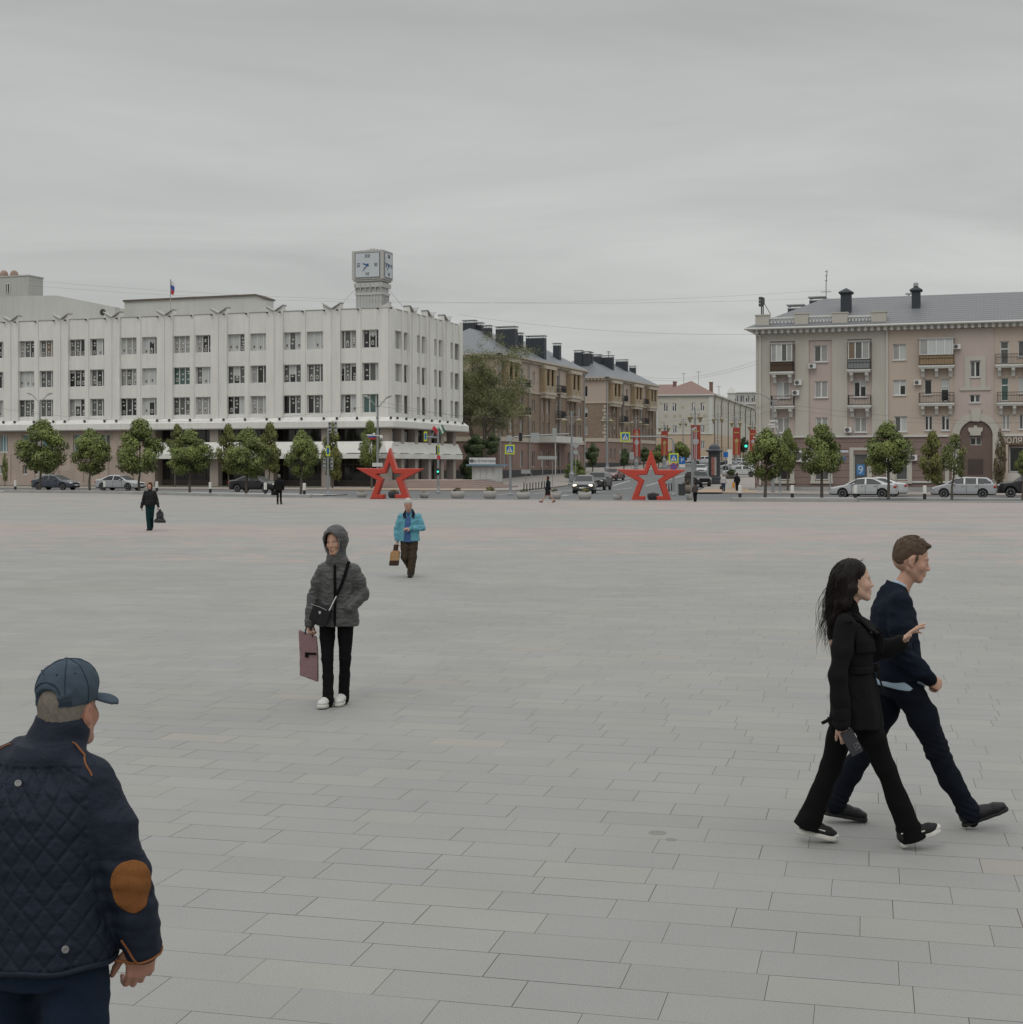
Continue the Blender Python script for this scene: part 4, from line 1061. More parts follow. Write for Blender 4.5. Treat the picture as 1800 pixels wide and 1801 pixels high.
# balconies
m_rail = mat('rail_brown', (0.045, 0.035, 0.03), 0.6, 0.2)
def balcony(X0, X1, yslab, nbr, rail=True, panel=None, glazed=None, dep=0.85):
 a, b = A(X0), A(X1); z = zr((X0 + X1) / 2, yslab)
 mb = MB(); mb.box(a, b, -dep, -0.001, z - .0, z + .14); mb.box(a + .06, b - .06, -dep + .06, -0.002, z - .12, z - .002); sl_ = mb.build('balcony', m_trimw, RB)
 mb = MB()
 for i in range(nbr):
  x = a + .35 + (b - a - .7) * i / (nbr - 1); mb.piece()
  mb.prism_yz([(-.003, z - .85), (-.2, z - .85), (-.32, z - .55), (-dep + .15, z - .35), (-dep + .1, z - .121), (-.003, z - .121)][::-1], x - .14, x + .14)
 mb.build('bracket', m_trimw, sl_)
 if rail:
  mb = MB(); h = 1.02
  for y_ in (-dep + .05,):
   n = int((b - a) / .13)
   for i in range(n + 1): x = a + .05 + (b - a - .1) * i / n; mb.tube([(x, y_, z + .14), (x, y_, z + h)], .012, 4, False)
  for x in (a + .05, b - .05):
   for i in range(6): y_ = -.1 - (dep - .15) * i / 5; mb.tube([(x, y_, z + .14), (x, y_, z + h)], .012, 4, False)
  for hh in (.2, .75, h): mb.tube([(a + .05, -.02, z + hh), (a + .05, -dep + .05, z + hh), (b - .05, -dep + .05, z + hh), (b - .05, -.02, z + hh)], .022, 4)
  mb.build('railing', m_rail, sl_)
 if panel:
  mb = MB(); mb.box(a + .09, b - .09, -dep + .1, -dep + .13, z + .18, z + 1.0); mb.box(a + .09, a + .12, -dep + .13, -.02, z + .18, z + 1.0); mb.box(b - .12, b - .09, -dep + .13, -.02, z + .18, z + 1.0); mb.build('balcony_panel', panel, sl_)
 if glazed:
  zt, n, kd = glazed
  fr = window(sl_, a + .1, b - .1, z + 1.03, zt, -dep + .05, n, kd, bar=.07, ledge=False)
  mb = MB()
  for x0, x1 in ((a + .1, a + .14), (b - .14, b - .1)): mb.box(x0, x1, -dep + .12, -.01, z + 1.03, zt)
  mb.box(a + .0, b - .0, -dep - .03, -.0, zt + .002, zt + .09); mb.build('glazing_side', m_galv, sl_)
 return z
balcony(1357, 1398, 657, 2, panel=mat('wicker_panel', (0.11, 0.075, 0.05), .8, .4, 14), glazed=(zr(1377, 606), 4, [1, 2, 4, 1]))
balcony(1358, 1399, 717, 2)
balcony(1492, 1533, 653, 2, panel=mat('grey_panel', (0.26, 0.28, 0.29), .6, .1), glazed=(zr(1512, 602), 3, [5, 4, 1]))
balcony(1493, 1534, 716, 2)
balcony(1617, 1680, 646, 3, panel=mat('tan_panel', (0.36, 0.26, 0.16), .8, .2, 5), glazed=(zr(1648, 597), 4, [1, 2, 2, 2]))
balcony(1617, 1680, 712, 3)
balcony(1751, 1840, 644, 4); balcony(1754, 1840, 711, 4)
mb = MB(); a, z = A(1665), zr(1665, 709); mb.tube([(a - .3, -.4, z + .1), (a + .3, -.4, z + .8)], .04, 5); mb.tube([(a + .3, -.4, z + .1), (a - .3, -.4, z + .6)], .04, 5); mb.box(a - .3, a + .3, -.6, -.2, z + .38, z + .44); mb.build('folding_chair', m_dmetal, RB)
# pale surround under the cornice window, arch with keystone
mb = MB()
a, b, c, d = rz(1707, 1725, 635, 663)
mb.box(a - .45, a - .001, -.12, -.052, c - .9, d + .05); mb.box(b + .001, b + .45, -.12, -.052, c - .9, d + .05); mb.box(a - .45, b + .45, -.125, -.052, d + .0505, d + .4); mb.box(a - .85, b + .85, -.16, -.052, c - 1.15, c - .901)
mb.build('window_surround', m_cream, RB)
ax, az = (xarc0 + xarc1) / 2, zr(1717, 767); rin = (xarc1 - xarc0) / 2; rout = rin + 0.62
mb = MB(); n = 24; v = []
for y_ in (-.26, -.001 - .05):
 for rr in (rin, rout): v += [(ax + rr * math.cos(math.pi * i / n), y_, az + rr * math.sin(math.pi * i / n)) for i in range(n + 1)]
q = n + 1; f = []
for i in range(n): f += [(i, i + 1, q + i + 1, q + i)[::-1], (q + i, q + i + 1, 3 * q + i + 1, 3 * q + i)[::-1], (i, 2 * q + i, 2 * q + i + 1, i + 1)[::-1]]
mb.add(v, f)
mb.box(ax - rout, ax - rin + .02, -.255, .0, 0, az - 0.002); mb.box(ax + rin - .02, ax + rout, -.255, .0, 0, az - 0.002)
mb.add([(ax - .3, -.34, az + rin - .12), (ax + .3, -.34, az + rin - .12), (ax + .45, -.34, az + rout + .35), (ax - .45, -.34, az + rout + .35), (ax - .3, -.05, az + rin - .12), (ax + .3, -.05, az + rin - .12), (ax + .45, -.05, az + rout + .35), (ax - .45, -.05, az + rout + .35)],
  [(0, 1, 2, 3), (1, 5, 6, 2), (4, 0, 3, 7), (3, 2, 6, 7), (0, 4, 5, 1)])
mb.build('arch', m_cream, RB)
mb = MB(); v = [(ax + (rin + .01) * math.cos(math.pi * i / n), -0.005 + -.05, az + (rin + .01) * math.sin(math.pi * i / n)) for i in range(n + 1)]; mb.add(v, [tuple(range(n, -1, -1))])
mb.build('arch_infill', m_dbrown, RB)
mb = MB(); wall_sheet(mb, xarc0, xarc1, 0.0, az, [gh[4], ], -0.04, 0.3); mb.build('passage_wall', m_dbrown, RB)
mb = MB(); a0, b0 = A(1705), A(1728); z0_, z1_ = zr(1717, 766), zr(1717, 751)
mb.add([(a0 + .25, -.3, z0_), (b0 - .25, -.3, z0_), (b0 + .05, -.3, z1_ - .3), (b0 + .05, -.3, z1_ - .05), (b0 - .4, -.3, z1_ - .05), (b0 - .4, -.3, z1_ + .12), (a0 + .4, -.3, z1_ + .12), (a0 + .4, -.3, z1_ - .05), (a0 - .05, -.3, z1_ - .05), (a0 - .05, -.3, z1_ - .3)], [tuple(range(10))]); mb.box(a0 + .1, b0 - .1, -.29, -.045, z0_ + .01, z1_ - .1)
mb.build('keystone', m_cream, RB)
mb = MB(); a, b, c, d = rz(1703, 1730, 807, 834); mb.box(a, b, -.09, -.041, c, d)
for i in range(1, 6): z = c + (d - c) * i / 6; mb.box(a + .05, b - .05, -.105, -.0905, z - .03, z)
mb.build('garage_door', mat('door_dark', (0.075, 0.06, 0.055), .7, .15), RB)
# shop at the right edge: boarded sign, pale stone dado
mb = MB(); mb.box(A(1768), xR, -.35, -.07, zr(1790, 782), zr(1790, 768)); sg = mb.build('shop_sign', mat('shop_sign_wood', (0.16, 0.115, 0.08), .7, .2, 2), RB)
text_mesh('ПОЛЯНКА', 0.62, m_paper, 'lettering', sg, Matrix.Translation((A(1794), -.37, zr(1790, 775))) @ UPX)
mb = MB(); mb.box(A(1766), xR, -.5, -.065, 0, zr(1790, 831)); mb.build('shop_dado', mat('pale_stone_dado', (0.50, 0.48, 0.44), .8, .15, 2, .3, 8), RB)
for X in (1764, 1772): mb = MB(); mb.box(A(X) - .1, A(X) + .1, -.6, -.36, .1, zr(1790, 782)); mb.build('shop_post', m_peach, RB)
# pilaster pattern of the base right of the cream part
mb = MB()
for X0, X1 in ((1566, 1574), (1598, 1605), (1631, 1637), (1663, 1670), (1676, 1688)):
 mb.piece(); mb.box(A(X0), A(X1), -.11, -.061, zr(X0, 846), zS - 0.03 if X0 > 1670 else zr(X0, 786))
mb.build('pale_pilaster', m_cream, RB)
mb = MB(); mb.box(A(1562), A(1672), -.16, -.062, zr(1600, 849), zr(1600, 846)); mb.build('plinth_line', m_trimw, RB)
# street number plates
mb = MB(); a, z = A(1484), zr(1484, 794); mb.box(a - .45, a + .45, -.1, -.062, z - .1, z + .1); mb.build('street_name_plate', mat('plate_white', (.5, .53, .58), .5, .1), RB)
mb = MB(); a, z = A(1480), zr(1480, 806); mb.box(a - .42, a + .42, -.1, -.062, z - .2, z + .2); pl = mb.build('street_name_plate', mat('plate_blue', (0.10, 0.15, 0.30), .5, .1), RB)
Sr = thing('entrance_steps', 'low pale stone steps along the foot of the beige block behind the trees', 'steps', ST(-14, 131.5, 0.09), -TH)
mb = MB(); mb.box(-8.8, 12, -0.8, 1.3, 0, 0.14); mb.box(-8.2, 12, 0.0, 1.3, 0.141, 0.28); mb.build('step', m_kerb, Sr)
# ===== brown apartment blocks along the side street =====
m_bk1 = mat('brown_brick', (0.25, 0.19, 0.145), 0.85, 0.10, 1.0, kind='brick', kp=(0.5, 0.16, 0.012))
m_bk2 = mat('red_brown_base', (0.245, 0.17, 0.145), 0.85, 0.12, 1.0)
m_ptop = mat('pinkish_top_storey', (0.43, 0.355, 0.30), 0.85, 0.08, 1.0)
m_crm2 = mat('cream_trim', (0.45, 0.40, 0.33), 0.8, 0.08, 1.0)
m_loggia = mat('loggia_tan', (0.34, 0.265, 0.175), 0.85, 0.1, 1.0)
m_plinth = mat('plinth_dark', (0.055, 0.057, 0.062), 0.7, 0.2, 1.0)
m_roof2 = mat('blue_grey_sheet_roof', (0.155, 0.165, 0.18), 0.5, 0.12, 0.6, spec=0.4, kind='vlines', kp=(0.6, 0.12))
def street_block(name, lab, Xc, tc_, X1, wEnd, yEave, ang, seed, gz0, axs, ebot=None):
 """block with an end wall facing the square (width wEnd to the left of the corner Xc) and a long front along the street to X1"""
 r = (Xc - 900) / F; d = tc_ / (UY.x * r + UY.y)
 o = Vector((r * d, d, gz0)); rt = random.Random(seed)
 f1 = Frame(o, -TH); f2 = Frame(o, R(90) - ang)
 root = thing(name, lab, 'building', o, -TH)
 Ms = Matrix.Rotation(R(90) - ang + TH, 4, 'Z')
 Ln = f2.a_of(X1); zE = f1.z_of(Xc, yEave)
 h = zE; z1 = h * .33; z3 = h * .735      # base / top storey lines
 zsl = [(h * 0.10, h * 0.235), (h * .385, h * .49), (h * .57, h * .68), (h * .80, h * .92)]
 # end wall
 ehx = [(-wEnd * .80, -wEnd * .80 + 1.5), (-wEnd * .42, -wEnd * .42 + 1.5)] if wEnd > 7 else [(-wEnd * .62, -wEnd * .62 + 1.5)]
 eh = [(a, b, z0, z1_) for a, b in ehx for z0, z1_ in zsl]
 def parts(M, x0, x1, hs, end):
  for nm, za, zb, m in (('base_wall', 0, z1, m_bk2), ('brick_wall', z1, z3, m_bk1), ('top_storey', z3, h, m_ptop)):
   mb = MB(M); wall_sheet(mb, x0, x1, za, zb, [q for q in hs if za <= q[2] < zb], 0, .22); mb.build(nm, m, root)
  mb = MB(M)
  mb.box(x0, x1, -.16, -.001, z1 - .35, z1 + .25); mb.build('string_course', m_crm2, root)
  mb = MB(M); mb.box(x0, x1, -.12, -.001, z3 - .12, z3 + .12); mb.build('string_course', m_crm2, root)
  mb = MB(M); mb.box(x0, x1, -.1, -.001, 0, h * .075); mb.build('plinth', m_plinth, root)
  mb = MB(M); mb.box(x0 - (.6 if end else 0), x1, -.7, .2, h - .0, h + .2); mb.box(x0, x1, -.35, -.001, h - .3, h - .002); mb.build('cornice', m_crm2, root)
  mb = MB(M); x = x0 + .2
  while x < x1 - .3 and end: mb.piece(); mb.box(x, x + .25, -.6, -.351, h - .28, h - .003); x += .6
  if end: mb.build('dentil', m_crm2, root)
 parts(None, -wEnd, 0, eh, True)
 for q in eh: window(root, *q, .14, 2, [rt.choice([0, 0, 4, 1]) for _ in range(2)], ledge=False)
 mb = MB()
 for i in range(int((z3 - z1) / .62)):
  ww = .55 if i % 2 else .35
  mb.piece(); mb.box(-ww, -.0, -.06, -.001, z1 + .3 + i * .62, z1 + .3 + i * .62 + .42)
 mb.build('quoin', m_crm2, root)
 # street front: projecting bays with loggias between plain bays
 hs, balc, logs = [], [], []
 for i, (u, kind) in enumerate(axs):
  x = u * Ln
  if kind == 'L':       # two window axis with a loggia on top
   for dx in (-1.15, 1.15):
    for j in range(3): hs.append((x + dx - .5, x + dx + .5, *zsl[j]))
    logs.append(x + dx)
  elif kind == 'B':
   for j in range(4): hs.append((x - .55, x + .55, zsl[j][0] - (.5 if j > 1 else 0), zsl[j][1]))
   balc += [(x, 2), (x, 3)]
  else:
   for j in range(4): hs.append((x - .5, x + .5, *zsl[j]))
 parts(Ms, 0, Ln, hs, False)
 for q in hs: window(root, *q, .14, 1 if q[1] - q[0] < 1.05 else 2, [rt.choice([0, 0, 4, 4, 1, 2])] * 2, M=Ms, ledge=False, bar=.1)
 for k, (u, kind) in enumerate(axs):
  if kind != 'L': continue
  x = u * Ln; zb = zsl[3][0] - .75
  lg = MB(Ms)
  lg.box(x - 2.35, x + 2.35, -.95, -.002, zb - .35, zb); lg.box(x - 2.2, x + 2.2, -.8, -.002, zb - .8, zb - .352); lg.box(x - 2.4, x + 2.4, -1.0, -.002, h - .75, h - .28)
  lo = lg.build('loggia', m_crm2, root)
  cm = MB(Ms)
  for dx in (-2.1, -1.7, -.2, .2, 1.7, 2.1): cm.piece(); cm.lathe([(.2, zb), (.17, zb + .2), (.17, h - .95), (.22, h - .76)], 10, (x + dx, -.72))
  cm.build('loggia_column', m_loggia, lo)
  bm2 = MB(Ms); bm2.box(x - 2.1, x + 2.1, -.86, -.72, zb + .75, zb + .87)
  for i in range(17): bm2.tube([(x - 2 + i * .25, -.79, zb), (x - 2 + i * .25, -.79, zb + .75)], .055, 5)
  bm2.build('loggia_balustrade', m_crm2, lo)
  bk = MB(Ms); bk.quad((x - 2.3, -.02, zb), (x + 2.3, -.02, zb), (x + 2.3, -.02, h - .75), (x - 2.3, -.02, h - .75)); bk.box(x - 2.35, x - 2.2, -.7, -.021, zb, h - .75); bk.box(x + 2.2, x + 2.35, -.7, -.021, zb, h - .75); bk.build('loggia_back', m_loggia, lo)
  wn = MB(Ms)
  for dx in (-1.1, 1.1): wn.piece(); wn.box(x + dx - .45, x + dx + .45, -.06, -.021, zb + .1, h - 1.2)
  wn.build('loggia_door', m_gl[0], lo)
  # shallow projecting bay under the loggia
  for sx_ in (-2.05, 0, 2.05):
   pm = MB(Ms); pm.box(x + sx_ - .28, x + sx_ + .28, -.13, -.003, z1 + .26, zb - .801); pm.build('brick_pier', m_bk1, root)
 for x, j in balc:
  z = zsl[j][0] - .55; bm2 = MB(Ms); bm2.box(x - 1.2, x + 1.2, -1.0, -.002, z - .15, z); bo = bm2.build('balcony', m_crm2, root)
  rl = MB(Ms)
  for i in range(15): xx = x - 1.12 + i * .16; rl.tube([(xx, -.94, z), (xx, -.94, z + 1)], .02, 4, False)
  for i in range(5):
   for xx in (x - 1.12, x + 1.12): rl.tube([(xx, -.94 + i * .2, z), (xx, -.94 + i * .2, z + 1)], .02, 4, False)
  for hh in (.12, .5, 1.0): rl.tube([(x - 1.12, -.05, z + hh), (x - 1.12, -.94, z + hh), (x + 1.12, -.94, z + hh), (x + 1.12, -.05, z + hh)], .03, 4)
  rl.box(x - 1.0, x + 1.0, -.93, -.92, z + .1, z + .75)
  rl.build('railing', m_dmetal, bo)
 for u in (0.0, .31, .66, .98):
  x = max(.25, u * Ln); downpipe(root, [(x, -.75, h - .05), (x, -.2, h - .6), (x, -.2, 1.2), (x + .3, -.4, .3)], M=Ms, m=m_galv, r=.09)
 # hipped roof
 Mi = Ms; e = .75; rd = 6.2; rh = h + 4.1
 c00 = Vector((-wEnd, -e, h + .2)); c10 = Vector((.6, -e, h + .2))
 far_ = Mi @ Vector((Ln, -.7, h + .2)); farb = Mi @ Vector((Ln, 2 * rd, h + .2));
 rg0 = Mi @ Vector((rd * .95, rd, rh)); rg1 = Mi @ Vector((Ln - rd * .9, rd, rh))
 rb = MB(); c01 = Mi @ Vector((-.6, 2 * rd, h + .2));
 rb.add([c10, far_, rg1, rg0, c01, farb], [(0, 1, 2, 3), (4, 0, 3), (1, 5, 2), (4, 3, 2, 5)]); rb.build('roof', m_roof2, root)
 if wEnd > 12:
  rb = MB(); rb.add([(-wEnd, -.7, h + .2), (-6, -.7, h + .2), (-6, 5, h + 3.4), (-wEnd, 5, h + 3.4)], [(0, 1, 2, 3)]); rb.build('roof', m_roof2, root)
 cb_ = MB(); cb_.add([(-wEnd, .5, 0), (-.5, .5, 0), (-.5, .5, h), (-wEnd, .5, h)], [(0, 1, 2, 3)]); cb_.M = Ms; cb_.box(.6, Ln, .5, 11, 0, h - .01); cb_.build('core', mat('room_dark', (.03, .03, .03), .9, 0), root)
 return root, f1, f2, Ms, h, Ln
Bb = street_block('apartment_block', 'brown brick apartment block with tan loggias, nearer of the two along the side street', 876, 177.0, 1029, 22.0, 624, R(20.0), 3, gz(177),
     [(.10, 'L'), (.24, 'B'), (.37, 'w'), (.50, 'L'), (.65, 'B'), (.82, 'L'), (.93, 'w')])
root, f1, f2, Ms, h, Ln = Bb
def chim_px(blk, X0, X1, y0, y1, off, dep=1.0):
 root, f1, f2, Ms, h, Ln = blk
 chimney(root, f1, X0, X1, y0, y1, off, dep)
chim_px(Bb, 872, 906, 579, 609, 8.0, 1.2); chim_px(Bb, 907, 917, 590, 604, 14.0); chim_px(Bb, 925, 957, 595, 624, 19.0, 1.2); chim_px(Bb, 973, 984, 608, 632, 29.0)
chim_px(Bb, 814, 835, 568, 600, 9.0); chim_px(Bb, 836, 847, 572, 600, 10.0); chim_px(Bb, 850, 862, 577, 600, 9.0)
# entrance canopy and notice
Bm = MB(Ms); a, z = f2.px(1000, 778); x0, x1 = f2.a_of(947), f2.a_of(995); Bm.box(x0, x1, -2.6, -.05, f2.z_of(970, 779), f2.z_of(970, 768)); Bm.build('entrance_canopy', m_trimw, root)
for X in (948, 985):
 Bm = MB(Ms); x = f2.a_of(X) ; Bm.tube([(x, -2.4, 0.1), (x, -2.4, f2.z_of(970, 779))], .08, 8); Bm.build('canopy_post', m_trimw, root)
Cb = street_block('apartment_block', 'brown brick apartment block with tan loggias, farther of the two along the side street', 1066, 236.0, 1154, 11.0, 665, R(22.0), 5, gz(236) - .3,
     [(.13, 'L'), (.28, 'B'), (.40, 'w'), (.55, 'L'), (.70, 'B'), (.86, 'L')])
for q in ((1010, 1024, 620, 633, 3), (1025, 1037, 622, 636, 3), (1037, 1041, 623, 636, 4), (1043, 1056, 627, 645, 10), (1051, 1078, 629, 654, 12), (1083, 1103, 636, 660, 22), (1107, 1117, 647, 666, 32)): chim_px(Cb, *q)
mb = MB(); f = Cb[1]; a, z = f.px(1071, 628, 6); mb.tube([(a, 6, z - .5), (a, 6, z + 1.0)], .05, 5); mb.tube([(a - .4, 6, z + .7), (a + .4, 6, z + .7)], .04, 5); mb.tube([(a - .3, 6, z + .95), (a + .3, 6, z + .95)], .04, 5); mb.build('aerial', m_dmetal, Cb[0])
# ===== yellow house with hipped red-brown roof across the end of the street =====
m_yel = mat('pale_yellow_render', (0.50, 0.485, 0.425), 0.85, 0.06, 0.6, stain=.05); m_peach2 = mat('peach_base', (0.50, 0.40, 0.30), 0.85, 0.08, 0.6)
m_roofr = mat('red_brown_roof', (0.20, 0.125, 0.105), 0.6, 0.12, 0.6, kind='vlines', kp=(.7, .15))
rD = (1255 - 900) / F; tD = 285.0; dD = tD / (UY.x * rD + UY.y); oD = Vector((rD * dD, dD, 1.2))
thD = R(15.0); f1 = Frame(oD, -R(12)); f2 = Frame(oD, R(90) - R(15.5))
YB = thing('yellow_house', 'pale yellow three storey house with red-brown hipped roof at the end of the side street', 'building', oD, -R(12))
MsD = Matrix.Rotation(R(90) - R(15.5) + R(12), 4, 'Z'); wD = -f1.a_of(1152); h = f1.z_of(1250, 693); LD = f2.a_of(1329)
hs = []
wn = [(1167.5, 1175.5, 709, 724), (1182.5, 1190.5, 709, 724), (1216.5, 1223.5, 708, 723), (1232, 1240, 708, 723), (1168, 1176, 748, 762), (1183.5, 1191, 748, 762), (1233, 1240, 748, 761), (1233, 1240, 775, 790)]
for a_, b_, c_, d_ in wn: hs.append((f1.a_of(a_), f1.a_of(b_), f1.z_of((a_ + b_) / 2, d_), f1.z_of((a_ + b_) / 2, c_)))
zb = f1.z_of(1200, 763)
mb = MB(); wall_sheet(mb, -wD, 0, zb, h, hs[:7], 0, .2); mb.build('wall', m_yel, YB)
mb = MB(); wall_sheet(mb, -wD, 0, -2, zb, hs[7:], 0, .2); mb.build('base_wall', m_peach2, YB)
mb = MB(); mb.box(-wD, 0, -.15, -.001, zb - .1, zb + .1); mb.piece(); mb.box(-wD, .3, -.5, .1, h - .25, h); mb.build('string_course', m_trimw, YB)
for q in hs: window(YB, *q, .12, 2, [0, 0], bar=.16, ledge=False)
for X0, X1 in ((1153, 1158), (1247, 1254)):
 mb = MB(); mb.box(f1.a_of(X0), f1.a_of(X1), -.12, -.001, zb + .1, h - .25); mb.build('corner_pilaster', m_trimw, YB)
m_med = mat('plaster_medallion', (0.42, 0.385, 0.29), .85, .1)
for X, y in ((1163, 709), (1201, 716), (1172, 731), (1187, 732), (1197, 731), (1229, 731), (1240, 731)):
 a, z = f1.px(X, y); mb = MB(Matrix.Translation((a, -.0, z)) @ Matrix.Rotation(R(90), 4, 'X')); mb.lathe([(.01, .05), (.32, .05), (.34, .0)], 12); mb.build('medallion', m_med, YB)
hsS = []
for i in range(17):
 for z0, z1 in ((h * .72, h * .88), (h * .44, h * .60), (h * .18, h * .33)): x = 2.2 + i * (LD - 3) / 17; hsS.append((x - .5, x + .5, z0, z1))
mb = MB(MsD); wall_sheet(mb, 0, LD, zb, h, [q for q in hsS if q[2] >= zb], 0, .2); mb.build('wall', m_yel, YB)
mb = MB(MsD); wall_sheet(mb, 0, LD, -2, zb, [q for q in hsS if q[3] <= zb], 0, .2); mb.build('base_wall', m_peach2, YB)
mb = MB(MsD); mb.box(0, LD, -.5, .1, h - .25, h); mb.build('cornice', m_trimw, YB)
for q in hsS:
 if q[2] < zb < q[3]: continue
 window(YB, *q, .12, 2, [0, 4], M=MsD, bar=.14, ledge=False)
for i in range(8):
 x = 1.0 + i * (LD - 2) / 7; downpipe(YB, [(x, -.5, h - .1), (x + .3, -.12, h - 1.0), (x + .3, -.12, 0)], M=MsD, m=m_dmetal, r=.07)
mb = MB(); rd = 8.5; rh = f1.z_of(1212, 670, 9)
c0 = Vector((-wD - .3, -.5, h)); c1 = Vector((.5, -.5, h)); pk = Vector((-wD * .44, 8.5, rh)); fe = MsD @ Vector((LD, -.5, h)); rg = MsD @ Vector((LD, 9, rh)); c3 = Vector((-wD - .3, 18, h)); fb = MsD @ Vector((LD, 18, h))
mb.add([c0, c1, pk, fe, rg, c3, fb], [(0, 1, 2), (1, 3, 4, 2), (5, 0, 2), (5, 2, 4, 6), (3, 6, 4)]); mb.build('roof', m_roofr, YB)
for X, y0, y1, off in ((1187, 672, 682, 10), (1251, 673, 690, 9)):
 a, z = f1.px(X, y0, off); mb = MB(); mb.box(a - .35, a + .35, off, off + .7, z - 2.8, z); mb.box(a - .42, a + .42, off - .07, off + .77, z, z + .15); mb.build('chimney', m_roofr, YB)
for X, y0 in ((1203, 656), (1229, 653), (1265, 679)):
 a, z = f1.px(X, y0, 10); mb = MB(); mb.tube([(a, 10, z - 4), (a, 10, z)], .05, 4); mb.tube([(a - .5, 10, z - .1), (a + .5, 10, z - .1)], .05, 4); mb.build('aerial', m_galv, YB)
mb = MB(); mb.box(-wD + .3, -.3, .4, 8, -2, h - .05); mb.M = MsD; mb.box(.3, LD, .4, 8, -2, h - .05); mb.build('core', mat('room_dark', (.03, .03, .03), .9, 0), YB)
# lower wing left of it with the same roof
def simple_house(name, lab, X0, X1, ytop, d, zb0, m, rows, cols, roof=None, thick=14, ang=-R(14), wk=(0, 4)):
 o = AT((X0 + X1) / 2, d, zb0); f = Frame(o, ang); root = thing(name, lab, 'building', o, ang)
 a, b = f.a_of(X0), f.a_of(X1); h = f.z_of((X0 + X1) / 2, ytop); hs = []
 for i in range(cols):
  for j in range(rows): x = a + (b - a) * (i + .5) / cols; z = h * (j + .45) / rows; hs.append((x - .55, x + .55, z - .1 * h / rows, z + .38 * h / rows))
 mb = MB(); wall_sheet(mb, a, b, 0, h, hs, 0, .2); mb.box(b - .01, b, .01, thick, 0, h); mb.box(a, a + .01, .01, thick, 0, h); mb.quad((a, 0, h), (b, 0, h), (b, thick, h), (a, thick, h)); mb.build('wall', m, root)
 for q in hs: window(root, *q, .14, 2, list(wk), ledge=False, bar=.12)
 mb = MB(); mb.box(a + .1, b - .1, .5, thick - 1, 0, h - .1); mb.build('core', mat('room_dark', (.03, .03, .03), .9, 0), root)
 mb = MB(); mb.box(a - .3, b + .3, -.3, thick, h, h + .3); mb.build('cornice', m_trimw, root)
 if roof:
  mb = MB(); mb.add([(a - .4, -.4, h + .301), (b + .4, -.4, h + .301), (b - 3, thick / 2, h + roof), (a + 3, thick / 2, h + roof), (a - .4, thick, h + .301), (b + .4, thick, h + .301)], [(0, 1, 2, 3), (1, 5, 2), (4, 0, 3), (3, 2, 5, 4)]); mb.build('roof', m_roofr, root)
 return root, f, h
simple_house('office_building', 'pale grey flat roofed building far off behind the yellow house', 1291, 1340, 691, 420, 3, mat('far_grey_render', (.42, .41, .39), .85, .05), 5, 5)
r_, f_, h_ = simple_house('office_building', 'long grey building glimpsed between the yellow house and beige block under its brown roof edge', 1300, 1330, 711, 395, 3, mat('far_pale_render', (.40, .37, .33), .85, .05), 4, 4)
simple_house('house', 'low house with red-brown roof half hidden behind the farther brown block', 1110, 1200, 693, 345, 2, m_yel, 3, 6, roof=2.6)
# small cupola on the far grey building
mb = MB(); p = AT(1287, 380, 0); z = CH + (HZ - 706) * 380 / F; mb.lathe([(1.0, 0), (1.0, 3.2), (1.3, 3.3), (.7, 4.3), (.1, 5.2)], 12); o = mb.build('roof_turret', m_trimw); o.location = (p.x, p.y, z - 1.2); tag(o, 'small white round turret with pointed cap on the far roofs', 'turret')
mb = MB(); mb.box(-3, 3, 0, 8, -20, 0); o = mb.build('turret_base', mat('turret_base', (.4, .39, .36), .85, .05), o)
# ===== kiosk =====
pk = G(851, 857.5); KO = Vector((pk.x, pk.y, 0.09)); kf = Frame(KO, -TH)
K = thing('kiosk', 'small white closed newspaper kiosk with blue trimmed lettered fascia', 'kiosk', KO, -TH)
k0, k1 = kf.a_of(829), kf.a_of(873); kz = lambda y: kf.z_of(851, y)
mb = MB(); mb.box(k0 + .1, k1 - .1, 0, 2.2, kz(847), kz(819)); mb.build('cabin', mat('kiosk_white', (.50, .50, .49), .5, .08), K)
mb = MB(); mb.box(k0 + .05, k1 - .05, -.05, 2.25, 0, kz(847)); mb.build('kiosk_base', mat('kiosk_base', (.30, .27, .25), .8, .15), K)
mb = MB()
for i in range(3): a = k0 + .4 + i * (k1 - k0 - .8) / 3; mb.piece(); mb.box(a + .03, a + (k1 - k0 - .8) / 3 - .03, -.05, -.001, kz(843), kz(822))
mb.build('shutter', mat('shutter_white', (.54, .545, .54), .5, .05, kind='lines', kp=(.1, .12)), K)
mb = MB(); mb.box(k0 - .3, k1 + .35, -.7, 2.6, kz(819), kz(816.5)); mb.build('kiosk_roof', mat('kiosk_roof_blue', (.16, .26, .34), .5, .1), K)
mb = MB(); mb.box(k0, k1 + .1, -.6, -.4, kz(816.3), kz(805)); fa = mb.build('fascia', mat('fascia_white', (.54, .56, .57), .5, .05), K)
text_mesh('Мир Белогорья', .40, mat('sign_dark', (.03, .035, .04), .6), 'lettering', fa, Matrix.Translation(((k0 + k1) / 2 + .12, -.61, kz(810.7))) @ UPX)
mb = MB(Matrix.Translation((k0 + .3, -.61, kz(810.7))) @ Matrix.Rotation(R(90), 4, 'X')); mb.lathe([(.08, 0), (.19, 0), (.19, .01), (.08, .01)], 14, cap=False); mb.build('logo_ring', mat('sign_dark2', (.04, .05, .06), .6), fa)
mb = MB(); mb.tube([(k0 + .12, -.05, kz(845)), (k1 - .1, -.05, kz(845))], .04, 6); mb.build('kiosk_rail', m_galv, K)
